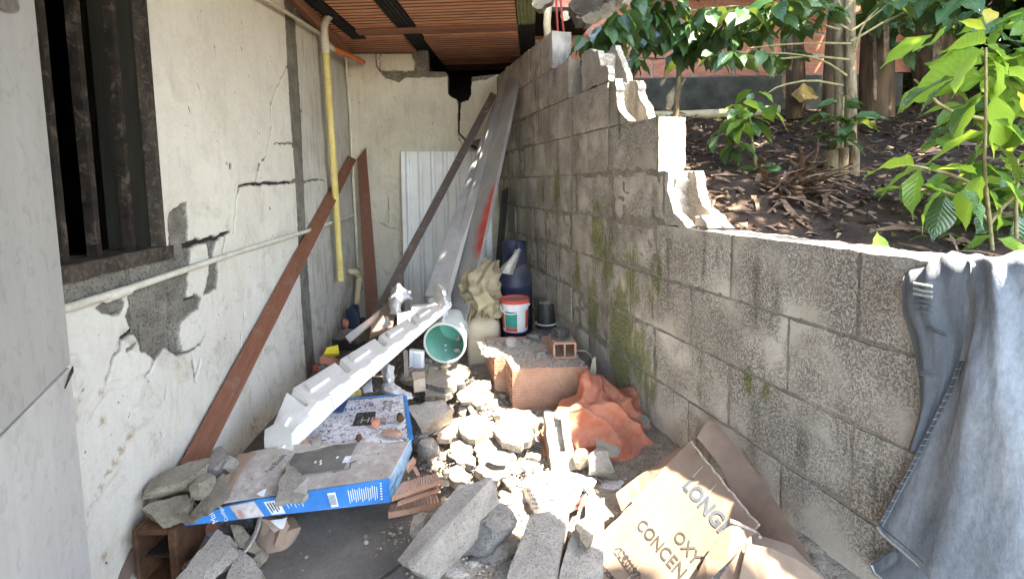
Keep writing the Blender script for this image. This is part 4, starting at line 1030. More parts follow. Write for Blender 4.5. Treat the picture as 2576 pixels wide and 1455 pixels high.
# --- gas cylinder ---
cb = Vector((.012, 3.1, .02))
cy = thing('gas_cylinder', 'dark blue gas cylinder with a collar guard standing in the far right corner', 'gas cylinder', cb)
lathe('tank', [(0, .0), (.09, .0), (.105, .02), (.108, .05), (.108, .40), (.110, .405), (.110, .415), (.108, .42), (.106, .47), (.095, .515), (.075, .542), (.045, .555), (0, .56)], M['cyl'], cb, seg=48, parent=cy)
bm = bmesh.new(); n = 40; rr = [[], []]
for i in range(n + 1):
    a = R(-60) + i / n * R(300) + R(90)
    a = R(-75) + i / n * R(310)
    for k, r_ in enumerate((.075, .071)):
        rr[k].append((bm.verts.new(cb + Vector((r_ * math.cos(a), r_ * math.sin(a), .545))), bm.verts.new(cb + Vector((r_ * math.cos(a), r_ * math.sin(a), .685)))))
for i in range(n):
    for k in range(2): bm.faces.new([rr[k][i][0], rr[k][i + 1][0], rr[k][i + 1][1], rr[k][i][1]])
    bm.faces.new([rr[0][i][1], rr[0][i + 1][1], rr[1][i + 1][1], rr[1][i][1]])
for i in (0, n): bm.faces.new([rr[0][i][0], rr[0][i][1], rr[1][i][1], rr[1][i][0]])
autosmooth(bmobj('collar_guard', bm, M['cyl'], cy), 40)
tube('valve', [cb + Vector((0, 0, .55)), cb + Vector((0, 0, .62))], .014, M['badge'], cy)
# clear bag stuffed in the collar
p0 = P(1305, 628, 3.02); p1 = P(1268, 690, 2.9)
rows = []
for t, w_ in ((0, .018), (.35, .03), (.7, .042), (1, .045)):
    c = p0.lerp(p1, t); rows.append([c + Vector((-w_ * .9, -.01, .0)), c + Vector((-w_ * .3, -.055, .015)), c + Vector((w_ * .5, -.05, .01)), c + Vector((w_, -.005, 0))])
tag(patch('plastic_bag', rows, 24, 24, M['glassbag'], None, .001, .008, 5, 4), 'crumpled clear plastic bag stuffed in the collar of the blue cylinder', 'bag')
# --- tan sack ---
def S(x, y, Y): return P(x, y, Y)
rows = [[S(1222, 652, 2.95), S(1226, 652, 2.9), S(1240, 655, 2.9), S(1250, 655, 2.95)],
        [S(1172, 695, 2.85), S(1196, 690, 2.72), S(1238, 690, 2.72), S(1254, 700, 2.85)],
        [S(1160, 735, 2.82), S(1188, 735, 2.66), S(1228, 735, 2.64), S(1262, 735, 2.8)],
        [S(1168, 760, 2.78), S(1198, 765, 2.62), S(1232, 768, 2.62), S(1265, 762, 2.78)],
        [S(1192, 792, 2.72), S(1212, 798, 2.66), S(1240, 800, 2.66), S(1264, 790, 2.74)]]
tag(patch('woven_sack', rows, 70, 80, M['sack'], None, .003, .022, 4.5, 8, fold=lambda u, v: .014 * (1 - 1.8 * np.abs(np.sin(u * 12 + v * 4 + 2 * np.sin(v * 6)))) + .006 * (1 - 2 * np.abs(np.sin(v * 16 + u * 7)))), 'crumpled tan woven sack slumped over the cream jug beside the blue cylinder', 'sack')
tag(tube('wooden_stick', [P(1204, 700, 2.78), P(1170, 850, 2.62)], .008, M['stick'], None, 8), 'thin stick leaning behind the cream jug', 'stick')
# --- cream jug ---
jb = F(1217, 936, .04); jc = jb + Vector((0, .09, 0))
jg = thing('plastic_jug', 'dusty cream plastic jug standing beside the teal bucket', 'jug', jc)
bm = bmesh.new(); rings = []
for z, k in ((.0, .80), (.008, .93), (.03, 1), (.17, 1), (.175, .985), (.18, 1), (.24, .99), (.27, .9), (.29, .68), (.30, .4), (.31, .3)):
    ring = []
    for i in range(40):
        a = i / 40 * 2 * math.pi; e = .42
        x = math.copysign(abs(math.cos(a)) ** e, math.cos(a)) * .094 * k; y = math.copysign(abs(math.sin(a)) ** e, math.sin(a)) * .075 * k
        ring.append(bm.verts.new(jc + Vector((x, y, z))))
    rings.append(ring)
for a, b in zip(rings, rings[1:]):
    for i in range(40): bm.faces.new([a[i], a[(i + 1) % 40], b[(i + 1) % 40], b[i]])
bm.faces.new(rings[0][::-1]); bm.faces.new(rings[-1]); autosmooth(bmobj('body', bm, M['jug'], jg), 50)
lathe('cap', [(0, 0), (.026, 0), (.027, .02), (.024, .025), (0, .026)], M['jug'], jc + Vector((.0, 0, .308)), seg=24, parent=jg)
tube('bottom_cap', [jb + Vector((.035, -.012, .018)), jb + Vector((.035, -.03, .012))], .022, M['jug'], jg, 20)
# --- teal bucket on its side ---
bc = P(1119, 862, 2.5)
ax = Vector((.10, .93, .10)).normalized(); Mq = ax.to_track_quat('Z', 'Y').to_matrix().to_4x4()
bk = thing('plastic_bucket', 'teal plastic bucket lying on its side with its mouth to the front', 'bucket', bc)
lathe('body', [(.106, .0), (.104, .03), (.098, .12), (.09, .24), (.0, .241), (0, .238), (.087, .236), (.094, .12), (.1, .02), (.1015, .0)], M['teal'], bc, Mq, 48, bk)
lathe('outer_skin', [(.1085, -.002), (.1075, .02), (.1, .12), (.092, .246), (0, .247), (0, .2435), (.0905, .2425), (.0985, .12), (.1065, .02), (.1065, -.002)], M['tealout'], bc, Mq, 48, bk)
lathe('rim', [(.1015, -.004), (.112, -.004), (.113, .012), (.1085, .012), (.1015, .002), (.1015, -.004)], M['tealout'], bc, Mq, 48, bk)
for k, (x, y) in enumerate(((1121, 868), (1121, 880))):
    chunk('drain_hole', P(x, y, 2.535), (.007, .002, .007), M['inkwhite'], k, (0, 0, 0), 1, 2, bk)
for i, (x, y, s) in enumerate(((1080, 905, .035), (1105, 912, .045), (1140, 905, .05), (1152, 850, .03), (1150, 880, .035))):
    tag(chunk('mortar_crumb', P(x, y, 2.56), (s, s, s * .7), M['conc2'], i + 3, sub=2), ['small', 'flattish', 'larger', 'high', 'angular'][i] + ' mortar crumb lying inside the teal bucket' + ['', '', ', lowest one', ', stuck on its right side', ', on its right side below'][i], 'rubble')

# --- brick stack ---
def ribbed_brick(name, O, U, V_, W, parent, lab=None, hollow='U', mat=None, nx=3, nz=2, L=.3, Dp=.15, H=.098):
    """hollow clay brick: U long axis, V depth, W up; cells run along `hollow`"""
    O, U, V_, W = Vector(O), Vector(U).normalized(), Vector(V_).normalized(), Vector(W).normalized()
    bm = bmesh.new()
    A, B, Cc, la, lb, lc = (U, V_, W, L, Dp, H) if hollow == 'U' else (V_, U, W, Dp, L, H)
    # cross-section in (B, C), extruded along A : outer shell ribs + cells open at both ends
    t = .008; cols = nx; rws = nz
    def bx(b0, b1, c0, c1, a0=0, a1=la):
        vs_ = [bm.verts.new(O + A * a + B * b + Cc * c) for a in (a0, a1) for b, c in ((b0, c0), (b1, c0), (b1, c1), (b0, c1))]
        for f in ((0, 1, 2, 3), (4, 5, 6, 7), (0, 1, 5, 4), (1, 2, 6, 5), (2, 3, 7, 6), (3, 0, 4, 7)): bm.faces.new([vs_[i] for i in f])
    for k in range(cols + 1):
        b = (lb - t) * k / cols; bx(b, b + t, t * .9, lc - t * .9)
    for k in range(rws + 1):
        c = (lc - t) * k / rws; e = 0 if k in (0, rws) else t * .5
        bx(e, lb - e, c + .0005 * k, c + t + .0005 * k)
    # fine ribs on the long side faces
    for k in range(7):
        c = .010 + k * (lc - .02) / 6.4
        bx(-.0022, .0005, c, c + .0075, .001, la - .001); bx(lb - .0005, lb + .0022, c, c + .0075, .001, la - .001)
    bm2 = bmobj(name, bm, mat or M['clay'], parent); 
    if lab: tag(bm2, lab, 'brick')
    return bm2
s0 = F(1290, 1036, .055); sU = Vector((.9995, .03, 0)); sV = Vector((-.20, .98, 0))
tp = .055
ribbed_brick('hollow_brick', s0, sU, sV, Z, None, 'hollow clay brick at the bottom front of the stack beside the orange rag', L=.335, Dp=.15)
ribbed_brick('hollow_brick', s0 + Z * .1, sU, sV, Z, None, 'hollow clay brick on top at the front of the stack, dusty upper face', L=.335, Dp=.15)
for lv, lab in ((0, 'middle hollow clay brick in the lower layer, set further left'), (1, 'middle hollow clay brick in the upper layer, set further left')):
    ribbed_brick('hollow_brick', s0 + Vector((-.085, .165, lv * .1 + .0)), sU, sV, Z, None, lab, L=.33, Dp=.15)
ribbed_brick('hollow_brick', s0 + Vector((-.118, .325, .1)), sU, sV, Z, None, 'hollow clay brick at the back of the stack under the red lidded bucket', L=.36, Dp=.13)
ribbed_brick('hollow_brick', s0 + Vector((-.118, .325, .0)), sU, sV, Z, None, 'hollow clay brick at the back bottom beside the cream jug', L=.36, Dp=.13)
ST = tp + .199
# dirt bed over stack: rubble grains
top_o = F(1421, 903, ST)
hb = ribbed_brick('hollow_brick', top_o + Vector((-.052, 0, .003)), (1, .02, 0), (-.08, 1, 0), Z, None, 'small clay block with two open cells on the stack, carrying a black cap', hollow='V', nx=2, nz=1, L=.105, Dp=.14, H=.075)
cp = top_o + Vector((-.012, .075, .08))
ck = thing('nursery_cap', 'ribbed round black plastic cap upside down on the two-cell clay block', 'plastic cap', cp)
lathe('shell', [(0, .044), (.03, .044), (.037, .042), (.040, .038), (.042, .008), (.048, .005), (.048, .0), (0, 0)], M['blackpl'], cp, seg=28, parent=ck)
for i in range(12):
    a = i * math.pi / 6; d = Vector((math.cos(a), math.sin(a), 0))
    tube('rib', [cp + d * .041 + Z * .006, cp + d * .040 + Z * .04, cp + d * .012 + Z * .047], .003, M['blackpl'], ck, 6)
# --- paint bucket ---
pb = F(1297, 838, ST); pb = pb + Vector((0, .075, .0))
pk = thing('paint_bucket', 'small white paint bucket with red lid and green label on the brick stack', 'bucket', pb)
lathe('pail', [(0, 0), (.066, 0), (.068, .004), (.076, .15), (.079, .151), (.079, .165), (.0765, .166)], M['white'], pb, seg=48, parent=pk)
lathe('lid', [(.0765, .160), (.0815, .160), (.082, .178), (.078, .181), (.072, .180), (.070, .175), (.069, .174)], M['redlid'], pb, seg=48, parent=pk)
lathe('lid_top', [(0, .1745), (.0695, .1745), (.0695, .172), (0, .172)], M['lidtop'], pb, seg=48, parent=pk)
def wrap(name, a0, a1, z0, z1, r0, mat, parent, base, n=12, taper=.009 / .15):
    bm = bmesh.new(); pr = None
    for i in range(n + 1):
        a = a0 + (a1 - a0) * i / n; cur = []
        for z in (z0, z1):
            r_ = r0 + taper * z; cur.append(bm.verts.new(base + Vector((r_ * math.cos(a), r_ * math.sin(a), z))))
        if pr: bm.faces.new([pr[0], cur[0], cur[1], pr[1]])
        pr = cur
    return bmobj(name, bm, mat, parent, True)
wrap('red_band', R(-178), R(-145), .02, .11, .0685, M['redlid'], pk, pb); wrap('label', R(-140), R(-82), .028, .118, .0686, M['greenlab'], pk, pb)
wrap('red_band', R(-140), R(-82), .006, .0275, .0686, M['redlid'], pk, pb); wrap('red_band', R(-40), R(-2), .02, .12, .0686, M['redlid'], pk, pb)
tube('handle', [pb + Vector((-.082, -.01, .145)), pb + Vector((-.075, -.045, .112)), pb + Vector((-.02, -.088, .105)), pb + Vector((.05, -.07, .125)), pb + Vector((.082, -.012, .148))], .0035, M['white'], pk, 8, bend=2)
# --- upturned pot ---
pp = F(1376, 828, ST - .03); pp = pp + Vector((0.0, .06, 0))
pt = thing('plant_pot', 'black plant pot turned upside down against the block wall, white band on its rim', 'pot', pp)
lathe('pot', [(.063, 0), (.062, .02), (.055, .028), (.047, .14), (.045, .145), (.042, .142), (0, .142)], M['blackpl'], pp, seg=40, parent=pt)
lathe('pot_rim', [(.0605, .022), (.0640, .022), (.0640, .026), (.0605, .027)], M['white'], pp, seg=40, parent=pt)
for i in range(14):
    a = i * 2.4; r_ = .012 + .0022 * i
    chunk('pot_clod', pp + Vector((r_ * math.cos(a), r_ * math.sin(a), .144)), (.012, .009, .006), M['gravel'], i, sub=1, cuts=3, parent=pt)
tag(chunk('plaster_lump', pp + Vector((.0, -.005, -.03)), (.15, .12, .06), M['conc3'], 77), 'dark lump of mortar under the upturned black pot', 'rubble')
tag(tube('wire', [P(1449, 882, 2.3), P(1470, 880, 2.3), P(1487, 892, 2.25), P(1492, 912, 2.2)], .002, M['pvcw'], None, 6, bend=2), 'thin curling white wire beside the two-cell clay block', 'wire')

# --- foam moulding ---
fm = thing('foam_moulding', 'long white moulded foam packing piece leaning from the cartons up to the metal sheets', 'packaging', P(760, 1100, 1.8))
Al, Ar = P(664, 1118, 1.74), P(736, 1132, 1.66)           # lower end: left and ridge-right
def lerp3(a, b, t): return a.lerp(b, t)
# top face edges (left outer edge, central ridge) and side face lower edge, from the low end to the high end
Le = [P(664, 1125, 1.58), P(722, 985, 1.80), P(1104, 752, 2.7)]
Ri = [P(703, 1127, 1.545), P(800, 1008, 1.70), P(1131, 758, 2.6)]
Lo = [P(738, 1131, 1.56), P(848, 1024, 1.74), P(1134, 774, 2.58)]
def resample(Ls, n): return [Ls[0].lerp(Ls[1], k / (n * .2)) if k < n * .2 else Ls[1].lerp(Ls[2], (k - n * .2) / (n - 1 - n * .2)) for k in range(n)]
n = 220; LE, RI, LO_ = resample(Le, n), resample(Ri, n), resample(Lo, n)
V = []; nn = 24
for j in range(n):
    t = j / (n - 1); row = []
    up = (RI[j] - LE[j]).cross(RI[min(j + 1, n - 1)] - RI[max(j - 1, 0)]).normalized()
    if up.z < 0: up = -up
    sd_ = (LO_[j] - RI[j]).cross(RI[min(j + 1, n - 1)] - RI[max(j - 1, 0)]).normalized()
    if sd_.x + -sd_.y < 0: sd_ = -sd_
    for i in range(nn):
        s = i / (nn - 1)
        ph = (t * 5.2 + s * .25) % 1; pad = max(0, min(1, min(ph - .3, .75 - ph) / .03)) * max(0, min(1, min(s - .15, .62 - s) / .05))
        groove = max(0, 1 - abs(ph - .1) / .06) * max(0, min(1, (.8 - s) / .2))
        row.append(LE[j].lerp(RI[j], s) + up * (.010 * pad - .024 * groove))
    for i in range(1, 9):
        s = i / 8; ph = (t * 10 + s * .6) % 1; fin = .010 * max(0, min(1, min(ph, .5 - ph) / .06))
        row.append(RI[j].lerp(LO_[j], s) + sd_ * fin * (1 if i < 8 else 0))
    back = LO_[j] + (LE[j] - RI[j]) * .9 + up * -.02
    row.append(back); row.append(LE[j] - up * .05)
    V.append(row)
k = len(V[0]); me = bpy.data.meshes.new('foam_body')
fcs = [(j * k + i, j * k + (i + 1) % k, (j + 1) * k + (i + 1) % k, (j + 1) * k + i) for j in range(n - 1) for i in range(k)]
fcs += [tuple(range(k))[::-1], tuple((n - 1) * k + i for i in range(k))]
me.from_pydata([tuple(p) for r in V for p in r], [], fcs); me.update()
o = link('foam_body', me, M['styro'], fm, False)
bm = bmesh.new(); bm.from_mesh(me); bmesh.ops.triangulate(bm, faces=[f for f in bm.faces if len(f.verts) > 4]); bmesh.ops.recalc_face_normals(bm, faces=bm.faces); bm.to_mesh(me); bm.free(); autosmooth(o, 22)
slab('foam_flap', [P(664, 1128, 1.58), P(666, 1080, 1.64), P(700, 1060, 1.62), P(730, 1080, 1.56), P(736, 1130, 1.53)], (0, .01, -.02), M['styro'], fm, 3, .001, .003, .03)
for i, (x, y, w_, h_, Yd) in enumerate(((1035, 772, 60, 24, 2.72), (1080, 752, 52, 22, 2.8), (1000, 790, 40, 30, 2.66))):
    a = P(x, y, Yd)
    tag(hexa('foam_block', [a, P(x + w_, y - 4, Yd), P(x + w_, y + h_, Yd - .02), P(x, y + h_, Yd - .02)] + [q + Vector((0, .05, .0)) for q in (a, P(x + w_, y - 4, Yd), P(x + w_, y + h_, Yd - .02), P(x, y + h_, Yd - .02))], M['styro'], (4, 3, 2), .002, None, i),
        ['white foam block behind the middle of the long moulding', 'topmost white foam block near the metal channel', 'small white foam block lowest of those behind the long moulding'][i], 'foam')
def bagp(lab, pts, mat, seed, wr=.02, n=46, thick=.001, name='plastic_bag', wsc=4, cat='bag'):
    return tag(patch(name, pts, n, n, mat, None, thick, wr, wsc, seed), lab, cat)
bagp('white plastic bag bunched behind the foam where the dark bar crosses', [[S(985, 722, 2.9), S(1005, 715, 2.8), S(1032, 735, 2.85)], [S(978, 750, 2.85), S(1000, 745, 2.68), S(1030, 752, 2.78)], [S(985, 785, 2.8), S(998, 790, 2.7), S(1010, 775, 2.8)]], M['bag'], 3)
bagp('sunlit white plastic bag draped over the top end of the foam', [[S(1090, 712, 2.9), S(1108, 715, 2.7), S(1122, 745, 2.75)], [S(1098, 745, 2.8), S(1118, 745, 2.58), S(1135, 765, 2.65)], [S(1105, 790, 2.66), S(1118, 780, 2.54), S(1132, 775, 2.62)], [S(1108, 810, 2.6), S(1114, 808, 2.52), S(1122, 800, 2.6)]], M['bag'], 5)
bagp('pointed white plastic scrap standing up behind the foam', [[S(970, 795, 2.6), S(975, 795, 2.58)], [S(963, 830, 2.5), S(985, 815, 2.5)]], M['bag'], 9, .004)
bagp('white bag hanging down below the foam to the blue carton', [[S(962, 925, 2.2), S(975, 918, 2.15), S(992, 922, 2.2)], [S(965, 955, 2.14), S(978, 955, 2.05), S(988, 950, 2.12)], [S(975, 985, 2.1), S(985, 990, 2.0), S(998, 985, 2.08)]], M['bag'], 13, .01)
bagp('crumpled white plastic bag on the far edge of the blue carton', [[S(958, 975, 2.1), S(985, 965, 2.05), S(1010, 978, 2.08)], [S(965, 990, 2.02), S(995, 988, 1.93), S(1030, 995, 2.0)], [S(985, 1005, 1.98), S(1012, 1008, 1.92), S(1040, 1005, 1.96)]], M['bag'], 15, .014)
bagp('broken white plastic shell lying beside the far carton edge', [[S(912, 975, 2.1), S(935, 952, 2.1)], [S(915, 988, 2.02), S(938, 985, 2.02)]], M['white'], 18, .004)

# --- cartons ---
ct = thing('printed_carton', 'flattened blue and white appliance carton under stones in the lower left', 'carton', F(780, 1250, .1))
TBL, TBR, TFR, TFL = F(629, 1135, .215), F(1031, 1105, .2), F(979, 1202, .19), F(556, 1262, .185)
rows = [[TBL, TBL.lerp(TBR, .33) + Z * .012, TBL.lerp(TBR, .66) + Z * .004, TBR], [TBL.lerp(TFL, .5) + Z * .006, TBL.lerp(TFL, .5).lerp(TBR.lerp(TFR, .5), .33) + Z * .004, TBL.lerp(TFL, .5).lerp(TBR.lerp(TFR, .5), .66) - Z * .004, TBR.lerp(TFR, .5)], [TFL, TFL.lerp(TFR, .33), TFL.lerp(TFR, .66), TFR]]
patch('top_panel', rows, 60, 40, M['cartonw'], ct, .006, .003, 3, 2, dirn=(0, 0, 1))
BFR, BFL = F(981, 1262, .115), F(452, 1322, .15)
TLf = F(470, 1305, .165)
TFL2 = F(596, 1264, .186)
SIDE = lambda u, v: (TLf.lerp(TFL2, min(1, u * 3.2)) if u < .3125 else TFL2.lerp(TFR, (u - .3125) / .6875)).lerp(BFL.lerp(BFR, u), v)
rows = [[SIDE(u / 8, v) for u in range(9)] for v in (0, .5, 1)]
patch('blue_side', rows, 90, 12, M['blue'], ct, .004, .001, 4, 6, dirn=(0, -1, 0))
def sq(name, u0, u1, v0, v1, mat, off=.003, par=ct):
    pts = [SIDE(u0, v0), SIDE(u1, v0), SIDE(u1, v1), SIDE(u0, v1)]
    return quad(name, [p + Vector((.02, -1, .25)).normalized() * off for p in pts], mat, par)
sq('white_print', .265, .385, .04, .95, M['cartonw']); sq('label', .42, .485, .16, .93, M['inkwhite']); sq('label', .705, .742, .22, .9, M['inkwhite'])
for k in range(6): sq('barcode_print', .708 + k * .0052, .7103 + k * .0052, .3, .8, M['inkblack'], .0045)
for k in range(4): sq('label_print', .43 + k * .012, .436 + k * .012, .25, .8 - .1 * (k % 2), M['ink'], .0045)
for k in range(14):
    sq('fine_print', .80 + k * .0105, .8035 + k * .0105, .22 + .05 * math.sin(k * 2.1), .82 - .06 * (k % 3), M['inkwhite'])
for k in range(5): sq('fine_print', .51 + k * .017, .513 + k * .017, .2, .7 - .1 * (k % 2), M['inkwhite'])
for k in range(7): sq('dotted_print', .955, .964, .12 + k * .11, .17 + k * .11, M['inkwhite'])
ud = (SIDE(.9, .5) - SIDE(.1, .5)).normalized(); vd = (SIDE(.5, 0) - SIDE(.5, 1)).normalized()
text('printed_word', 'Mains', SIDE(.175, .9), vd, -ud, .016, M['inkwhite'], ct, .005)
text('printed_word', 'Configura', SIDE(.222, .9), vd, -ud, .010, M['inkwhite'], ct, .005)
text('printed_word', 'chn', SIDE(.30, .85), vd, -ud, .014, M['redlid'], ct, .006)
PT = lambda u, v: TFL.lerp(TFR, u).lerp(TBL.lerp(TBR, u), v) + Z * (.0075 + .008 * math.sin(math.pi * v) * (1 - u))
patch('picture_print', [[PT(u, v) for u in (.30, .42, .55, .67)] for v in (.96, .66, .30)], 14, 12, M['darkprint'], ct, 0, 0)
patch('picture_print', [[PT(.64, v) + Z * .001, PT(.68, v) + Z * .001] for v in (.60, .44)], 4, 4, M['inkwhite'], ct, 0, 0)
for k, (u, v) in enumerate(((.46, .55), (.49, .56), (.50, .50), (.585, .62))):
    patch('picture_print', [[PT(u, v) + Z * .001, PT(u + .012, v) + Z * .001], [PT(u, v - .05) + Z * .001, PT(u + .012, v - .06) + Z * .001]], 3, 3, M['inkwhite'], ct, 0, 0)
text('printed_word', 'enBack', PT(.225, .40), PT(.26, .9) - PT(.22, .4), PT(.2, .4) - PT(.3, .38), .02, M['inkblack'], ct, .003)
for k in range(2): tube('check_mark', [PT(.695, .42 - .1 * 0) + Z * .001, PT(.71 + .015 * k, .30 + .16 * k) + Z * .001], .0016, M['inkblack'], ct, 4)
# blue film flap on the right and inner brown band on the left
patch('blue_flap', [[F(1028, 1098, .19), F(1035, 1103, .2)], [F(985, 1190, .185), F(1030, 1150, .14)], [F(979, 1262, .11), F(985, 1258, .09)]], 16, 24, M['cyan'], ct, .002, .006, 3, 2)
patch('brown_inner_panel', [[F(600, 1140, .22), F(645, 1136, .222)], [F(585, 1175, .212), F(618, 1170, .216)], [F(562, 1215, .20), F(590, 1215, .20)], [F(540, 1262, .19), F(572, 1255, .19)]], 8, 20, M['card'], ct, .004, .002, 3, 2)
c2_ = thing('speckled_carton', 'soil speckled carton panel lying open behind the blue carton, under clay shards', 'carton', F(900, 1050, .2))
UBL, UBR, UFR, UFL = F(800, 1012, .225), F(1015, 995, .235), F(1028, 1104, .21), F(715, 1128, .20)
patch('panel', [[UBL, UBL.lerp(UBR, .5), UBR], [UBL.lerp(UFL, .5), UBL.lerp(UFL, .5).lerp(UBR.lerp(UFR, .5), .5) + Z * .004, UBR.lerp(UFR, .5)], [UFL, UFL.lerp(UFR, .5), UFR]], 50, 40, M['cartonwp'], c2_, .005, .002, 3, 2, dirn=(0, 0, 1))
patch('blue_edge', [[UBL + Z * .008, UBR + Z * .008], [UBL + Vector((0, .012, .002)), UBR + Vector((0, .012, .002))]], 20, 4, M['blue'], c2_, .003, .001, 3, 2)
patch('blue_edge', [[UBR + Z * .004, UBR + Vector((.014, 0, 0))], [UFR + Z * .004, UFR + Vector((.016, 0, 0))]], 4, 20, M['blue'], c2_, .003, .001, 3, 2)
PU = lambda u, v: UFL.lerp(UFR, u).lerp(UBL.lerp(UBR, u), v) + Z * .0075
patch('navy_print', [[PU(.20, .66), PU(.36, .66)], [PU(.20, .9), PU(.36, .97)]], 6, 6, M['navy'], c2_, 0, 0)
patch('dark_print', [[PU(.50, .32), PU(.71, .32)], [PU(.51, .62), PU(.70, .62)]], 6, 6, M['inkblack'], c2_, 0, 0)
ux = (PU(1, .5) - PU(0, .5)); vy = (PU(.5, 1) - PU(.5, 0))
text('printed_word', 'HD', PU(.56, .36) + Z * .001, ux, vy, .036, M['cartonw'], c2_, .001)
text('printed_word', 'XNGYS', PU(.30, .62), ux * .9 + vy * .35, vy, .03, M['navy'], c2_, .001)
text('printed_word', 'Hey', PU(.80, .66), vy, -ux, .018, M['inkblack'], c2_, .001)
text('printed_word', 'Google', PU(.855, .62), vy, -ux, .018, M['inkblack'], c2_, .001)
# clay shards on it
def shard(lab, x, y, z, s, mat, seed, cat='shard', name='clay_shard', rot=None, sub=2):
    return tag(chunk(name, F(x, y, z), s, mat, seed, rot, sub, 7), lab, cat)
shard('long red clay shard on the near right corner of the speckled carton', 985, 1090, .225, (.075, .035, .02), M['clay'], 4)
shard('small dark red clay shard standing on the speckled carton', 945, 1062, .235, (.045, .022, .028), M['brickred'], 5)
shard('dark clay lump beside the standing red shard', 965, 1058, .232, (.022, .02, .022), M['conc3'], 6)
shard('brown clay shard on the right rim of the speckled carton', 1006, 1050, .24, (.022, .035, .03), M['rust'], 7)
shard('small square dark shard near the carton fold', 905, 1100, .225, (.022, .02, .018), M['rust'], 8)
shard('ridged pale cap lying on the fold between both cartons', 800, 1108, .225, (.045, .03, .022), M['conc2'], 9, 'cap', 'bottle_cap')
shard('flat reddish shard by the fold of the cartons', 770, 1115, .215, (.05, .03, .01), M['clay'], 10)
slab('paper_scrap', [F(735, 1235, .215), F(775, 1200, .22), F(770, 1240, .21)], (0, 0, -.002), M['cartonw'], ct, 3, .001, .004)
tag(slab('mortar_flake', [F(690, 1262, .205), F(705, 1215, .22), F(722, 1165, .225), F(745, 1180, .222), F(775, 1240, .21), F(745, 1255, .205)], (0, 0, -.014), M['conc2'], None, 5, .003, .006), 'triangular mortar flake lying on the dark print of the blue carton', 'rubble')
tag(slab('plaster_chip', [F(645, 1240, .205), F(670, 1226, .207), F(664, 1244, .203)], (0, 0, -.004), M['inkwhite'], None, 5, .001, .002), 'tiny white plaster chip on the near edge of the blue carton', 'rubble')
# --- stones at the carton's left end ---
def stone(lab, x, y, z, s, mat, seed, rot=None, cuts=9, name='rubble_stone', cat='rubble', sub=3):
    return tag(chunk(name, F(x, y, z), s, mat, seed, rot, sub, cuts), lab, cat)
stone('big rough brown mortar lump at the back of the heap left of the carton', 452, 1205, .235, (.14, .10, .07), M['concyel'], 21, (.1, -.15, .3))
tag(slab('rubble_stone', [F(362, 1278, .20), F(395, 1258, .215), F(470, 1242, .225), F(488, 1250, .225), F(482, 1275, .21), F(420, 1300, .20), F(378, 1312, .19)], (.01, .02, -.05), M['concyel'], None, 3, .004, .008), 'flat tapering mortar slab lowest in the heap, resting on the brown brick', 'rubble')
tag(slab('rubble_stone', [F(478, 1296, .205), F(520, 1235, .235), F(560, 1185, .27), F(576, 1195, .27), F(570, 1235, .25), F(520, 1285, .22)], (-.012, .02, -.028), M['concyel'], None, 8, .003, .006), 'long tan mortar slab leaning on the left corner of the blue carton', 'rubble')
stone('fist sized mortar lump in the middle of the heap left of the carton', 506, 1222, .26, (.06, .05, .045), M['concyel'], 23)
stone('dark grey lump at the back of the heap by the plank foot', 545, 1170, .25, (.09, .07, .06), M['conc3'], 24)
stone('small pale lump at the top of the heap by the carton', 578, 1166, .255, (.05, .04, .032), M['conc2'], 25)
stone('small rounded stone under the long tan slab', 400, 1245, .20, (.05, .05, .035), M['concyel'], 26)
# brown hollow brick standing at lower left
bb = F(332, 1455 + 200, 0)
bq = [F(325, 1330, .15), F(440, 1322, .15), F(452, 1300, .15), F(350, 1300, .15)]
hol = thing('standing_brick', 'rusty brown hollow brick standing on end under the heap in the lower left', 'brick', F(390, 1400, .05))
x0, x1 = -.86, -.735
yb = 1.06
def bx2(name, a, b, c, d, e, f, mat=M['rust']): 
    bm = box_bm(b - a, d - c, f - e, bev=.003, M_=Matrix.Translation(((a + b) / 2, (c + d) / 2, (e + f) / 2))); return bmobj(name, bm, mat, hol)
o0 = F(330, 1335, .165); o1 = F(442, 1330, .165)
xa, xb, ya = o0.x, o1.x, o0.y
for (a, b) in ((xa, xa + .012), (xb - .022, xb)): bx2('side_wall', a, b, ya, ya + .17, -.0, .165)
bx2('top_wall', xa + .0125, xb - .0225, ya + .001, ya + .17, .150, .1645); bx2('bottom_wall', xa + .0125, xb - .0225, ya, ya + .17, .0, .012)
bx2('inner_web', xa + .0125, xb - .0225, ya + .02, ya + .17, .07, .078, M['soil']); bx2('back_wall_panel', xa + .013, xb - .023, ya + .171, ya + .175, .0, .16, M['black'])  # web and back coloured near-black in place of shade in the hollow
tag(chunk('rubble_stone', F(345, 1452, .02), (.04, .03, .03), M['conc2'], 91), 'pale square stone at the very bottom left by the brown brick', 'rubble')
timber('wooden_batten', 'dark brown batten end low at the foot of the cream wall, far lower left', F(290, 1500, .01), F(345, 1380, .08), .03, .02, (.05, .03, .02), (.12, .07, .045), 9)
# grey rim / bowl beneath the carton
rc = F(545, 1395, .05)
rb = thing('round_basin', 'round grey basin with a pale rim half hidden under the blue carton', 'basin', rc)
Mt = Euler((R(38), R(-8), 0)).to_matrix().to_4x4()
lathe('basin', [(0, -.05), (.06, -.05), (.095, -.01), (.105, .02), (.113, .021), (.114, .015), (.105, .0), (.1, -.02), (.065, -.058), (0, -.058)], M['conc3'], rc + Vector((0, .04, .04)), Mt, 40, rb)
lathe('basin_rim', [(.104, .018), (.114, .022), (.117, .018), (.115, .013), (.107, .012)], M['conc'], rc + Vector((0, .04, .04)), Mt, 40, rb)
stone('dark red ball of clay under the blue carton', 520, 1325, .07, (.04, .04, .04), M['brickred'], 31)
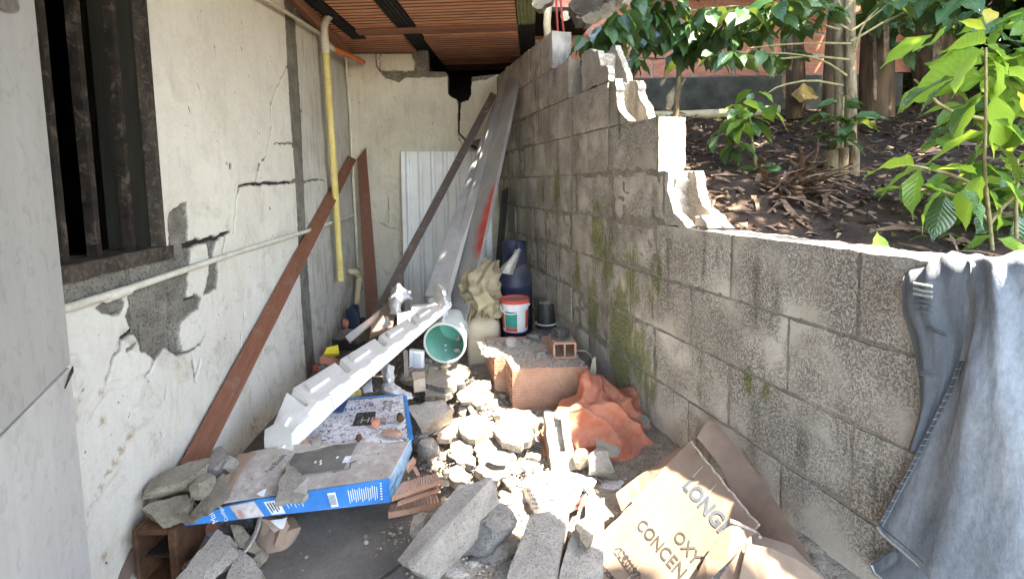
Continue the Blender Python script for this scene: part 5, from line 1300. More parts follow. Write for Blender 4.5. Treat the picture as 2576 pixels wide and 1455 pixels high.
# slabs at the bottom left
tag(slab('concrete_slab', [F(425, 1475, .10), F(490, 1400, .115), F(545, 1335, .13), F(575, 1350, .128), F(582, 1372, .12), F(520, 1440, .10), F(480, 1500, .09)], (.01, .015, -.035), M['conc'], None, 11, .002, .006), 'long smooth grey concrete slab at the bottom left, broken end uppermost', 'rubble')
tag(slab('concrete_slab', [F(560, 1480, .06), F(585, 1405, .075), F(600, 1375, .08), F(622, 1392, .078), F(655, 1435, .06), F(665, 1500, .05)], (.0, .015, -.03), M['conc'], None, 12, .002, .006), 'triangular grey concrete slab at the bottom, beside the long smooth slab', 'rubble')
tag(slab('mortar_flake', [F(575, 1315, .11), F(610, 1325, .105), F(655, 1378, .08), F(640, 1392, .07), F(610, 1385, .075), F(590, 1350, .09)], (.0, .01, -.015), M['concyel'], None, 13, .003, .008), 'torn crust of mortar just below the blue carton', 'rubble')
stone('brownish stone at the right end of the mortar crust', 648, 1400, .03, (.06, .045, .04), M['concyel'], 33)
patch_ = lambda *a: None
tag(patch('cardboard_strip', [[F(655, 1310, .09), F(690, 1312, .085)], [F(640, 1345, .05), F(668, 1345, .05)]], 8, 10, M['card'], None, .003, .003, 3, 4), 'curled tan cardboard strip under the blue carton', 'cardboard')
tag(slab('clay_shard', [F(650, 1300, .10), F(720, 1310, .09), F(715, 1330, .08), F(690, 1335, .08)], (0, .02, -.01), M['clay'], None, 3, .002, .004), 'thin clay shard jutting from under the blue carton', 'shard')
stone('dark cloth-like lump under the middle of the blue carton', 700, 1340, .02, (.12, .09, .05), M['cardin'], 35)
tag(patch('leather_scrap', [[F(715, 1300, .09), F(728, 1320, .06)], [F(690, 1370, .02), F(712, 1372, .01)]], 8, 12, M['cardin'], None, .003, .005, 3, 4), 'brown leathery scrap curling out from below the blue carton', 'scrap')
tag(slab('white_card', [F(680, 1308, .1), F(722, 1300, .1), F(713, 1330, .085), F(705, 1330, .085)], (0, .004, -.002), M['white'], None, 3, .0, .002), 'small pale blue-white card sticking out below the blue carton', 'card')

# --- ribbed clay tile pieces ---
def ribpiece(lab, p4, thick, mat, n=16, depth=.004, seed=0):
    a, b, c, d = [Vector(q) for q in p4]                # a-b long edge back, d-c long edge front
    rows = []; k = n * 4
    nrm = (b - a).cross(d - a).normalized(); nrm = nrm if nrm.z > 0 else -nrm
    V = []; Fc = []
    for j, t in enumerate((0, 1)):
        for i in range(k + 1):
            s = i / k; ph = (s * n) % 1; h = 0 if ph < .55 else -depth
            q = a.lerp(b, s).lerp(d.lerp(c, s), t) + nrm * h + nrm * .002 * n3((s, t, seed), 5, seed); V.append(q)
    for j, t in enumerate((0, 1)):
        for i in range(k + 1): V.append(a.lerp(b, i / k).lerp(d.lerp(c, i / k), t) - nrm * thick)
    m = k + 1
    for i in range(k):
        Fc += [(i, i + 1, m + i + 1, m + i), (2 * m + i, 2 * m + i + 1, 3 * m + i + 1, 3 * m + i), (i, i + 1, 2 * m + i + 1, 2 * m + i), (m + i, m + i + 1, 3 * m + i + 1, 3 * m + i)]
    Fc += [(0, m, 3 * m, 2 * m), (k, m + k, 3 * m + k, 2 * m + k)]
    me = bpy.data.meshes.new('clay_tile'); me.from_pydata([tuple(v) for v in V], [], Fc); me.update()
    bm = bmesh.new(); bm.from_mesh(me); bmesh.ops.recalc_face_normals(bm, faces=bm.faces); bm.to_mesh(me); bm.free()
    return tag(link('clay_tile_piece', me, mat, None, False), lab, 'clay tile')
ribpiece('ribbed clay tile piece topmost of three right of the blue carton', (F(1010, 1212, .12), F(1096, 1188, .125), F(1110, 1205, .125), F(985, 1250, .12)), .014, M['clay'])
ribpiece('ribbed clay tile piece wedged in the middle of three right of the blue carton', (F(1050, 1235, .09), F(1100, 1212, .09), F(1106, 1225, .09), F(1000, 1262, .09)), .014, M['clay'], seed=2)
ribpiece('ribbed clay tile piece lowest of three, lying on the grey floor', (F(982, 1268, .03), F(1100, 1240, .035), F(1108, 1262, .03), F(976, 1288, .028)), .022, M['clay'], seed=4)
tag(slab('clay_shard', [F(1020, 1172, .12), F(1038, 1148, .13), F(1046, 1152, .13), F(1024, 1184, .11)], (.0, .01, -.02), M['clay'], None, 1, .001, .002), 'small orange brick sliver beside the blue flap', 'shard')
tag(slab('clay_shard', [F(1037, 1175, .08), F(1046, 1172, .08), F(1056, 1192, .07), F(1048, 1196, .07)], (.0, .01, -.02), M['clay'], None, 1, .001, .002), 'short orange brick chip on the gravel right of the blue flap', 'shard')

# --- big blocks in front ---
z1_, z2_ = .215, .25
A0, A1, A2, A3 = F(998, 1408, .20), F(1150, 1220, .235), F(1240, 1198, .25), F(1034, 1430, .215)
dn = [F(1047, 1470, .05) , F(1262, 1290, .115)]
L0 = A3 + (F(1098, 1462, .085) - A3); L1 = F(1263, 1290, .12)
o = hexa('concrete_block', [A0, A1, A2, A3, A0 + Vector((.06, .05, -.10)), A1 + Vector((.03, .05, -.10)), L1, L0], M['conc'], (6, 16, 6), .004, None, 3, 35, .004)
o = tag(o, 'large grey concrete block propped aslant in the centre foreground, broken upper end', 'concrete block')
tag(slab('concrete_piece', [F(1028, 1345, .10), F(1040, 1295, .13), F(1062, 1285, .135), F(1078, 1292, .13), F(1050, 1345, .11)], (.01, .02, -.05), M['conc'], None, 4, .003, .005), 'wedge of concrete tucked behind the left side of the propped block', 'rubble')
stone('dark angular lump supporting the propped block on its right', 1225, 1345, .09, (.12, .10, .13), M['conc3'], 41, (.3, .2, .5), 7)
stone('flat dark slab of mortar right of the propped block', 1245, 1375, .04, (.10, .09, .07), M['conc3'], 42, (.5, .1, .2), 6)
stone('round pebbly lump at the bottom below the propped block', 1190, 1420, .03, (.032, .032, .03), M['conc'], 43)
stone('grey shard of concrete at the bottom edge right of the propped block', 1150, 1440, .03, (.07, .06, .04), M['conc'], 44, None, 6)
stone('dark lump at the bottom edge between the two big blocks', 1265, 1440, .02, (.13, .07, .04), M['conc3'], 45)
stone('small stone at the bottom edge touching the propped block', 1128, 1450, .02, (.05, .04, .03), M['conc3'], 46)
# second block right, in and out of the sun
B = [F(1272, 1450, .12), F(1335, 1290, .15), F(1432, 1272, .16), F(1395, 1470, .12)]
tag(hexa('concrete_block', B + [q + Vector((0, .03, -.12)) for q in B], M['conc'], (6, 14, 5), .004, None, 13, 35, .004), 'half sunlit concrete block lying below the newspaper bag', 'concrete block')
B = [F(1400, 1480, .10), F(1452, 1280, .145), F(1520, 1250, .15), F(1520, 1420, .12)]
tag(hexa('concrete_block', B + [q + Vector((0, .03, -.10)) for q in B], M['conc'], (6, 14, 5), .004, None, 17, 35, .004), 'shaded grey concrete block between the newspaper bag and the cardboard box', 'concrete block')
tag(slab('mortar_flake', [F(1455, 1360, .16), F(1452, 1320, .165), F(1470, 1285, .17), F(1485, 1240, .175), F(1506, 1245, .175), F(1500, 1300, .165), F(1495, 1345, .155), F(1475, 1375, .15)], (0, .01, -.02), M['concyel'], None, 9, .004, .01), 'brown ragged crust of mortar standing on the shaded block beside the box', 'rubble')
# --- standing hollow half block, sunlit ---
hs = F(1418, 1182, .045)
hbk = thing('hollow_block', 'sunlit broken end of a hollow block standing upright with a slot in it', 'concrete block', hs)
U_ = Vector((.99, .08, 0)); V2 = Vector((-.07, .62, .78)).normalized()
O_ = F(1387, 1186, .05)
def hp(u, v, n=0): return O_ + U_ * u + V2 * v + U_.cross(V2).normalized() * n
Wd = (F(1452, 1186, .05) - O_).length; Hh = .205
def hbx(u0, u1, v0, v1, s):
    p = [hp(u0, v0), hp(u1, v0), hp(u1, v1), hp(u0, v1)]; return hexa('block_rib', p + [hp(u0, v0, -.07), hp(u1, v0, -.07), hp(u1, v1, -.07), hp(u0, v1, -.07)], M['conc2'], (5, 8, 4), .004, hbk, s, 45, .004)
hbx(0, Wd * .36, 0, Hh, 1); hbx(Wd * .66, Wd, 0, Hh, 2); hbx(Wd * .3601, Wd * .6599, 0, Hh * .32, 3); hbx(Wd * .3602, Wd * .6598, Hh * .86, Hh * 1.0, 4)
slab('block_back', [hp(Wd * .3, Hh * .3, -.03), hp(Wd * .7, Hh * .3, -.03), hp(Wd * .7, Hh * .88, -.03), hp(Wd * .3, Hh * .88, -.03)], (0, .01, -.01), M['conc2'], hbk, 1, .001, .001)
# grey block piece on orange rag
G = [F(1500, 1150, .10), P(1492, 1058, 1.88), P(1548, 1048, 1.88), F(1556, 1150, .10)]
tag(hexa('concrete_piece', G + [G[0] + Vector((.035, .07, 0)), G[1] + Vector((.03, .06, -.01)), G[2] + Vector((.03, .06, -.01)), G[3] + Vector((.03, .07, 0))], M['conc'], (5, 8, 4), .004, None, 5, 40, .006), 'grey corner of a concrete block standing against the orange rag', 'rubble')
stone('pale mortar lump with a dimple between the slotted block and the rag', 1464, 1150, .09, (.05, .05, .06), M['concyel'], 51)
tag(slab('mortar_flake', [F(1482, 1185, .085), F(1480, 1145, .12), F(1500, 1128, .13), F(1512, 1132, .13), F(1530, 1135, .125), F(1545, 1185, .08)], (0, .02, -.03), M['conc2'], None, 6, .003, .004), 'tan fluted piece of mortar leaning below the grey block corner', 'rubble')
# --- orange rag ---
rows = [[S(1462, 938, 2.02), S(1470, 933, 2.0), S(1482, 940, 2.02), S(1492, 948, 2.04), S(1500, 955, 2.06), S(1580, 985, 2.02)],
        [S(1448, 990, 2.0), S(1472, 972, 1.93), S(1505, 978, 1.92), S(1530, 985, 1.92), S(1570, 985, 1.95), S(1598, 990, 2.0)],
        [S(1405, 1030, 1.98), S(1440, 1025, 1.86), S(1480, 1020, 1.86), S(1535, 1015, 1.84), S(1582, 1020, 1.88), S(1608, 1040, 1.94)],
        [S(1370, 1090, 1.92), S(1400, 1080, 1.84), S(1455, 1065, 1.80), S(1540, 1050, 1.80), S(1590, 1060, 1.82), S(1640, 1080, 1.86)],
        [S(1349, 1130, 1.86), S(1385, 1140, 1.80), S(1450, 1125, 1.78), S(1530, 1110, 1.76), S(1600, 1115, 1.76), S(1655, 1125, 1.80)],
        [S(1372, 1185, 1.78), S(1400, 1180, 1.76), S(1470, 1165, 1.75), S(1540, 1160, 1.73), S(1600, 1160, 1.72), S(1652, 1158, 1.76)]]
tag(patch('orange_rag', rows, 130, 110, M['orange'], None, .004, .020, 4.5, 11, dirn=(0, -.6, .8), fold=lambda u, v: .018 * (1 - 1.6 * np.abs(np.sin(u * 13 - v * 5 + 1.5 * np.sin(v * 6)))) * (.3 + v) + .014 * (1 - 1.6 * np.abs(np.sin(u * 5 + v * 9 + np.sin(u * 7))))), 'dusty orange rag heaped against the foot of the block wall', 'rag')
tag(hexa('wooden_wedge', [F(1480, 945, .21), F(1500, 945, .21), P(1498, 896, 2.1), P(1492, 900, 2.1), F(1482, 940, .2), F(1502, 940, .2), P(1499, 896, 2.12), P(1493, 900, 2.12)], M['cardgrey'], (2, 6, 1), .002), 'pointed wooden wedge standing up behind the orange rag', 'wood')
tag(slab('mortar_flake', [P(1603, 1048, 1.86), P(1620, 1042, 1.86), P(1634, 1055, 1.85), P(1632, 1075, 1.84), P(1615, 1078, 1.84)], (0, .01, -.01), M['conc3'], None, 3, .002, .003), 'small grey flake resting on the right fold of the orange rag', 'rubble')
tag(slab('blue_chip', [P(1527, 968, 2.0), P(1550, 985, 1.98), P(1540, 1000, 1.96), P(1530, 990, 1.98)], (0, .01, -.01), M['steelblue'], None, 3, .001, .003), 'bit of blue plastic poking out behind the orange rag', 'plastic')
# --- newspaper bag ---
rows = [[S(1312, 1205, 1.66), S(1340, 1190, 1.66), S(1400, 1188, 1.66), S(1460, 1195, 1.66), S(1502, 1198, 1.66)],
        [S(1320, 1235, 1.56), S(1345, 1215, 1.52), S(1400, 1212, 1.52), S(1455, 1215, 1.54), S(1500, 1212, 1.58)],
        [S(1325, 1270, 1.52), S(1350, 1255, 1.45), S(1400, 1250, 1.45), S(1450, 1250, 1.46), S(1478, 1240, 1.52)],
        [S(1345, 1300, 1.48), S(1358, 1298, 1.44), S(1385, 1300, 1.42), S(1420, 1288, 1.44), S(1455, 1275, 1.48)]]
nb = thing('newspaper_bag', 'white newspaper-wrapped plastic bag with a red corner in the sunlit rubble', 'bag', F(1400, 1270, .1))
wrap_o = patch('wrapping', rows, 90, 70, M['bag'], nb, .003, .009, 3, 21, dirn=(0, -.6, .8))
nq = [p for p in (S(1340, 1238, 1.475), S(1480, 1222, 1.475))]
nu_ = (S(1470, 1212, 1.50) - S(1340, 1230, 1.50)); nv_ = S(1340, 1200, 1.60) - S(1350, 1280, 1.44)
nd = Vector((0, -.75, .66)) * .024
_t = bvh_of(wrap_o)
print_on('printed_word', 'ER FR', 1350, 1228, 1, -.10, 24, _t, M['ink'], nb, .02)
print_on('printed_word', 'FEDICA', 1362, 1262, 1, -.14, 26, _t, M['ink'], nb, .02)
for k in range(5): print_on('fine_print', ['Lorena', 'La Feria', 'Del Mar', 'Nueve', 'tienda'][k], 1326 + k * 4, 1236 + k * 11, 1, -.1, 7, _t, M['inkblack'], nb)
for k in range(4): print_on('fine_print', ['precio', 'oferta', 'ahora', 'hoy'][k], 1376 + k * 14, 1272 + k * 5, 1, -.12, 6, _t, M['inkblack'], nb)
patch('red_corner', [[S(1440, 1258, 1.47), S(1478, 1255, 1.5)], [S(1455, 1282, 1.45), S(1480, 1280, 1.48)]], 10, 10, M['redlid'], nb, .001, .004, 3, 2)
bagp('greyish plastic bag bulging left of the newspaper bag', [[S(1305, 1225, 1.66), S(1330, 1195, 1.68), S(1360, 1190, 1.7)], [S(1300, 1260, 1.56), S(1318, 1250, 1.54), S(1340, 1240, 1.56)], [S(1318, 1310, 1.48), S(1330, 1318, 1.46), S(1345, 1300, 1.46)]], M['bagg'], 23, .01)
bagp('crumpled grey printed bag right of the newspaper bag', [[S(1500, 1195, 1.70), S(1545, 1180, 1.74), S(1575, 1160, 1.76)], [S(1505, 1225, 1.6), S(1545, 1210, 1.62), S(1582, 1195, 1.66)], [S(1530, 1240, 1.58), S(1550, 1235, 1.58), S(1575, 1222, 1.62)]], M['bag'], 25, .012)
tag(tube('plastic_tube', [F(1318, 1170, .07), F(1338, 1185, .075)], .012, M['tealout'], None, 14), 'short pale green plastic tube among rubble left of the rag', 'tube')
tag(tube('plastic_tube', [F(1340, 1172, .08), F(1355, 1182, .085)], .016, M['pvcy2'], None, 14), 'cream plastic tube end beside the green tube', 'tube')
tag(tube('dry_stalk', [F(1280, 1310, .04), F(1305, 1320, .05), F(1345, 1330, .05)], .003, M['pvcw'], None, 6, bend=1), 'pale dry stalk on the earth below the newspaper bag', 'stalk')
tag(tube('steel_rod', [F(940, 1470, .02), F(1010, 1418, .03)], .004, M['iron'], None, 8), 'thin steel rod poking from under the propped block', 'rod')
# --- sunlit rubble, each chunk its own thing ---
def flat(lab, px, z, th, mat, seed, name='rubble_slab', rough=.004, jg=.008, tilt=None):
    z = z * .92; th = th * .62; pts = [F(x, y, z + (0 if tilt is None else tilt * (i in (0, 1)))) for i, (x, y) in enumerate(px)]
    return tag(slab(name, pts, (0, .01, -th), mat, None, seed, rough, jg), lab, 'rubble')
flat('broad sunlit plaster slab right of centre, under the brick stack', [(1275, 1025), (1330, 1032), (1355, 1052), (1330, 1110), (1300, 1122), (1262, 1110), (1243, 1080), (1262, 1048)], .13, .05, M['conc2'], 61)
flat('rounded sunlit slab left of the broad plaster slab', [(1165, 1050), (1195, 1040), (1215, 1045), (1228, 1070), (1218, 1095), (1195, 1105), (1165, 1092), (1155, 1075)], .12, .045, M['conc2'], 62)
G = [F(1020, 1020, .20), F(1110, 1002, .2), F(1142, 1025, .18), F(1055, 1072, .17)]
tag(hexa('concrete_block', G + [F(1038, 1075, .08), F(1120, 1050, .08), F(1142, 1062, .08), F(1065, 1100, .08)], M['conc'], (8, 6, 4), .005, None, 8, 35, .006), 'half shaded oblong concrete block touching the far corner of the carton', 'concrete block')
flat('long pale brick piece lying under the rounded slab', [(1100, 1062), (1160, 1052), (1165, 1085), (1150, 1100), (1098, 1102)], .085, .04, M['paleclay'], 63)
flat('flat sunlit slab in the middle, above the propped block', [(1195, 1110), (1250, 1095), (1290, 1120), (1282, 1150), (1225, 1165), (1200, 1145)], .09, .03, M['conc2'], 64)
flat('sunlit slab just behind the tip of the propped block', [(1205, 1150), (1262, 1140), (1285, 1160), (1275, 1200), (1225, 1205), (1198, 1180)], .10, .05, M['conc2'], 65)
flat('white plaster flake standing bright in the central rubble', [(1225, 1150), (1260, 1138), (1282, 1150), (1275, 1168), (1235, 1165)], .125, .012, M['white'], 66)
flat('sunlit lump of plaster at the left end of the central rubble', [(1128, 1178), (1150, 1168), (1180, 1190), (1175, 1215), (1135, 1205)], .10, .05, M['conc2'], 67)
flat('small bright chunk left of the flat central slab', [(1130, 1115), (1165, 1105), (1190, 1118), (1182, 1140), (1140, 1142)], .09, .035, M['conc2'], 68)
flat('crinkled white plaster strip in the central rubble', [(1128, 1145), (1160, 1138), (1200, 1155), (1190, 1168), (1150, 1160)], .10, .02, M['white'], 69)
flat('long slanting sunlit slab in front of the cream jug', [(1150, 990), (1195, 955), (1232, 952), (1236, 968), (1190, 1005), (1160, 1012)], .14, .03, M['conc2'], 70)
flat('sunlit slab edge beneath the long slanting slab', [(1180, 1005), (1215, 985), (1240, 985), (1238, 1005), (1200, 1020)], .12, .04, M['conc2'], 71)
flat('thick white crumbly slab inside the black rimmed basin', [(1065, 940), (1110, 930), (1165, 940), (1168, 965), (1120, 975), (1075, 968)], .165, .05, M['conc2'], 72)
flat('broken slab in the near half of the black rimmed basin', [(1060, 975), (1110, 972), (1140, 980), (1120, 998), (1070, 995)], .135, .04, M['conc2'], 73)
cl = [('knobbly chunk row, leftmost, below the slanting slab', 1165, 1030, .05, .05, .05), ('knobbly chunk in the middle of the row below the slanting slab', 1188, 1028, .045, .05, .05), ('knobbly chunk right in the row below the slanting slab', 1212, 1025, .05, .05, .055),
      ('rounded tan chunk beside the brick stack foot', 1240, 1020, .07, .05, .07), ('small chunk under the rounded tan chunk', 1250, 1045, .05, .04, .045), ('long ribbed chunk behind the rounded sunlit slab', 1195, 1042, .12, .04, .04),
      ('grey lump at the right corner of the carton, upper', 1035, 1082, .05, .05, .06), ('dark grey lump heap right of the carton corner', 1062, 1105, .07, .06, .07), ('crumbly grey mound above the ribbed clay tiles', 1078, 1130, .09, .07, .07),
      ('small tan chunk right of the broad plaster slab', 1362, 1065, .05, .04, .05), ('oval grey chunk before the front brick', 1378, 1045, .045, .04, .07), ('round little chunk under the broad plaster slab, right', 1338, 1110, .03, .03, .03),
      ('angular chunk at the left foot of the orange rag', 1345, 1150, .05, .04, .03), ('sunlit knob below the flat central slab', 1180, 1165, .04, .04, .04), ('pointed white chip left of the slotted block', 1290, 1150, .022, .03, .035),
      ('white angular chip beside the sunlit slab tip', 1295, 1175, .03, .03, .04), ('pale chunk beside the tip of the propped block', 1280, 1215, .05, .045, .035), ('crumbled chunk right of the propped block tip', 1275, 1255, .06, .05, .03),
      ('small pale chunk at the upper left of the sunlit floor', 1110, 1150, .035, .03, .03), ('flat chunk between the clay tiles and the sunlit lump', 1118, 1210, .05, .04, .025), ('lone chunk beside the topmost clay tile', 1125, 1190, .04, .035, .03),
      ('dusty chunk at the foot of the cream jug', 1195, 948, .06, .05, .035), ('dusty chunk between jug and brick stack', 1250, 960, .05, .05, .035), ('narrow chunk leaning on the left of the brick stack', 1262, 1000, .03, .06, .05),
      ('upright wedge of mortar on the stack in front of the red bucket', 1283, 862, .065, .045, .07), ('rounded mortar lump on the stack behind the two-cell block', 1345, 848, .08, .06, .05), ('flat mortar piece in the centre of the stack top', 1355, 888, .06, .05, .02),
      ('small clay chip on the stack top, near edge', 1362, 905, .025, .015, .012), ('jagged clay splinter beside the two-cell block', 1383, 862, .03, .02, .035), ('grey lump against the red bucket base on the stack', 1325, 858, .045, .04, .03),
      ('left corner lump on the brick stack', 1252, 862, .035, .03, .03), ('small grey stone loose on the floor below the carton', 1000, 1328, .012, .012, .01), ('pair of pebbles on the open grey floor, upper', 920, 1350, .014, .012, .012), ('pebble on the open grey floor, lower', 922, 1362, .012, .012, .01),
      ('grey pebble near the propped block on the floor', 945, 1395, .010, .010, .009), ('dark pebble on the open grey floor', 770, 1400, .010, .010, .009)]
for i, (lab, x, y, sx, sy, sz) in enumerate(cl):
    zz = ST + sz * .35 if 24 <= i <= 30 else (.005 if i >= 31 else .075 + sz * .2)
    if y < 1000 and i in (21, 22): zz = .07
    mt = [M['conc2'], M['conc2'], M['conc'], M['concyel']][i % 4]
    if i in (6, 7, 8, 27, 28) or i >= 24: mt = [M['conc'], M['conc3'], M['conc2']][i % 3]
    if i in (27, 28): mt = M['clay']
    if i in (14, 15): mt = M['white']
    tag(chunk('rubble_chunk', F(x, y, zz - sz * .12), (sx * (.85 if i < 24 else 1), sy * (.85 if i < 24 else 1), sz * .8), mt, 100 + i, sub=3 if sx > .03 else 2, cuts=13, rough=.045), lab, 'rubble')
# small anonymous rubble: same kind, told apart by nothing -> one group, drawn from a few shapes
rn = random.Random(11)
# gravel strewn everywhere
def grit(name, n, place, s0, s1, mat, seed):
    rn = random.Random(seed); V = []; Fc = []
    for i in range(n):
        p, k = place(rn)
        if p is None: continue
        s = s0 + (s1 - s0) * rn.random() ** 3; s *= k
        a = rn.uniform(0, 6.28); b = len(V)
        pts = [(1, 0, 0), (.1, .9, .1), (-.9, .2, 0), (-.1, -.9, .1), (.15, .1, .75), (.4, -.3, .5), (-.3, .4, .55), (0, 0, -.6)]
        for (x, y, z) in pts:
            x *= rn.uniform(.7, 1.2); y *= rn.uniform(.7, 1.2); z *= rn.uniform(.6, 1.2)
            V.append((p[0] + s * (x * math.cos(a) - y * math.sin(a)), p[1] + s * (x * math.sin(a) + y * math.cos(a)), p[2] + s * z))
        Fc += [(b + i_, b + j_, b + k_) for i_, j_, k_ in ((0, 1, 5), (1, 6, 4), (1, 4, 5), (1, 2, 6), (2, 3, 6), (3, 5, 4), (3, 4, 6), (3, 0, 5), (0, 7, 1), (1, 7, 2), (2, 7, 3), (3, 7, 0))]
    me = bpy.data.meshes.new(name); me.from_pydata(V, [], Fc); me.update()
    return tag(link(name, me, mat, None, False), None, None, None, 'stuff')
def place_floor(r):
    y = r.uniform(1.15, 3.6); x = r.uniform(-.9, .75)
    if x > 1.04 - .2955 * y: return None, 1
    dn_ = sstep(x, -.5, -.15) if y < 1.75 else 1
    if r.random() > dn_ + .10: return None, 1
    z = max(0, gz(x, y)); 
    return (x, y, z + .004), 1 if dn_ > .5 else .5
o = grit('mortar_gravel', 13000, place_floor, .002, .008, M['gravel'], 1); o['label'] = 'grey and cream mortar crumbs strewn over the passage ground'; o['category'] = 'gravel'
def place_stack(r):
    u = r.uniform(.02, .34); v = r.uniform(.0, .40); p = s0 + sU * (u - .12 * (v > .16)) + sV * v
    if v < .12 and u < .22 and r.random() < .55: return None, 1
    return (p.x, p.y, ST + .001), 1
o = grit('mortar_crumbs', 2600, place_stack, .002, .011, M['gravel'], 2); o['label'] = 'dark mortar crumbs covering the top of the brick stack'; o['category'] = 'gravel'
def place_carton(r):
    u, v = r.random(), r.random()
    p = PU(u, v * .75) if r.random() < .75 else PT(u, v); return (p.x, p.y, p.z + .001), .8
o = grit('soil_crumbs', 500, place_carton, .0015, .0055, M['conc3'], 3); o['label'] = 'soil crumbs sprinkled over the two cartons'; o['category'] = 'soil'
def place_heap(r):
    a = r.gauss(0, .22), r.gauss(0, .28); y = 1.85 + a[1]; x = -.12 + a[0]
    if x > .9 - .2955 * y or x < -.42 or y < 1.35: return None, 1
    return (x, y, max(0, gz(x, y)) + .012), 1
o = grit('broken_rubble', 1500, place_heap, .004, .012, M['conc2'], 4); o['label'] = 'small pale broken rubble between the larger chunks'; o['category'] = 'rubble'

o = grit('mortar_grit', 5000, place_heap, .0015, .006, M['rubble'], 6); o['label'] = 'fine brown grit and dust between the sunlit rubble pieces'; o['category'] = 'gravel'
# --- black rimmed basin holding rubble, small drawer, bits round it ---
bn_ = F(1085, 985, .09) + Vector((0, .13, 0))
bs = thing('rubble_basin', 'shallow basin with a thin black rim filled with rubble in front of the teal bucket', 'basin', bn_)
lathe('dish', [(0, 0), (.12, .0), (.165, .035), (.168, .035), (.125, -.006), (0, -.006)], M['conc2'], bn_, None, 48, bs)
lathe('dish_rim', [(.162, .032), (.168, .038), (.176, .036), (.174, .028), (.166, .027)], M['blackpl'], bn_, None, 48, bs)
for i in range(14):
    a = i * 2.4; r_ = .03 + .009 * i
    tag(None or chunk('basin_stone', bn_ + Vector((r_ * math.cos(a), r_ * math.sin(a) * .9, .035)), (.045, .035, .02), [M['conc2'], M['concyel'], M['paleclay']][i % 3], i + 40, sub=2, parent=bs))
dq = P(1040, 885, 2.5)
dw = thing('drawer_front', 'small white plastic drawer standing left of the teal bucket', 'drawer', dq)
hexa('panel', [P(1030, 880, 2.5), P(1066, 885, 2.5), P(1066, 925, 2.5), P(1030, 925, 2.5)] + [q + Vector((0, .03, 0)) for q in (P(1030, 880, 2.5), P(1066, 885, 2.5), P(1066, 925, 2.5), P(1030, 925, 2.5))], M['styro'], (3, 3, 1), .0005, dw)
hexa('inset', [P(1038, 888, 2.49), P(1058, 890, 2.49), P(1058, 922, 2.49), P(1038, 922, 2.49)] + [q + Vector((0, .008, 0)) for q in (P(1038, 888, 2.49), P(1058, 890, 2.49), P(1058, 922, 2.49), P(1038, 922, 2.49))], M['bag'], (2, 2, 1), .0003, dw)
timber('wooden_stake', 'narrow grey slat standing beside the small white drawer', P(1024, 965, 2.36), P(1020, 880, 2.5), .022, .01, (.2, .16, .13), (.32, .27, .23), 21)
cbx = [F(1035, 935, .19), F(1068, 932, .19), F(1070, 950, .19), F(1040, 955, .19)]
tag(hexa('cream_socket', cbx + [q - Z * .06 for q in cbx], M['paleclay'], (3, 3, 3), .002, None, 2, 30, .003), 'cream broken clay socket with a square hole left in the basin', 'shard')
# dark junk behind the foam
stone('black rounded lump behind the foam near the wall', 878, 858, .17, (.16, .12, .11), M['blackpl'], 71, name='black_helmet', cat='helmet')
tag(hexa('metal_plate', [P(868, 845, 2.5), P(955, 780, 2.75), P(950, 800, 2.75), P(880, 860, 2.5), P(868, 848, 2.52), P(955, 783, 2.77), P(950, 803, 2.77), P(880, 863, 2.52)], M['galv'], (3, 3, 1), .001), 'dull grey metal plate lying slanted behind the dark bar', 'metal plate')
tag(hexa('wooden_board', [P(935, 790, 2.8), P(1005, 745, 2.95), P(985, 830, 2.6), P(930, 850, 2.6), P(935, 795, 2.84), P(1005, 750, 2.99), P(985, 835, 2.64), P(930, 855, 2.64)], M['cardin'], (3, 3, 1), .002), 'dark brown board wedged behind the foam moulding', 'board')
shard('broken red clay corner leaning behind the foam by the wall', 868, 812, .22, (.05, .03, .05), M['brickred'], 72, name='clay_shard')
tag(hexa('snack_packet', [P(822, 875, 2.35), P(850, 866, 2.4), P(853, 888, 2.35), P(815, 890, 2.3), P(822, 880, 2.37), P(850, 871, 2.42), P(853, 893, 2.37), P(815, 895, 2.32)], M['yellowpack'], (4, 4, 1), .004, None, 1, 30), 'crumpled yellow wrapper behind the foam at the wall foot', 'wrapper')
stone('reddish brick lump beside the yellow wrapper', 830, 905, .12, (.09, .06, .05), M['brickred'], 73)
stone('rounded grey stone peeping over the foam at the wall foot', 812, 930, .10, (.05, .05, .05), M['conc3'], 74)
shard('red plastic scrap at the pillar foot behind the foam', 795, 925, .09, (.03, .03, .03), M['redlid'], 75, 'plastic', 'plastic_scrap')
stone('blue plastic barrel piece in the dark corner behind the planks', 890, 800, .16, (.09, .08, .16), M['steelblue'], 76, name='plastic_barrel', cat='barrel')
tag(tube('plastic_tube', [P(880, 995, 2.05), P(905, 985, 2.05)], .018, M['pvcy'], None, 16), 'short yellow pipe stub behind the far edge of the blue carton', 'tube')
stone('heap of dark rubbish between the foam and the wall foot', 860, 950, .05, (.22, .2, .08), M['conc3'], 78)
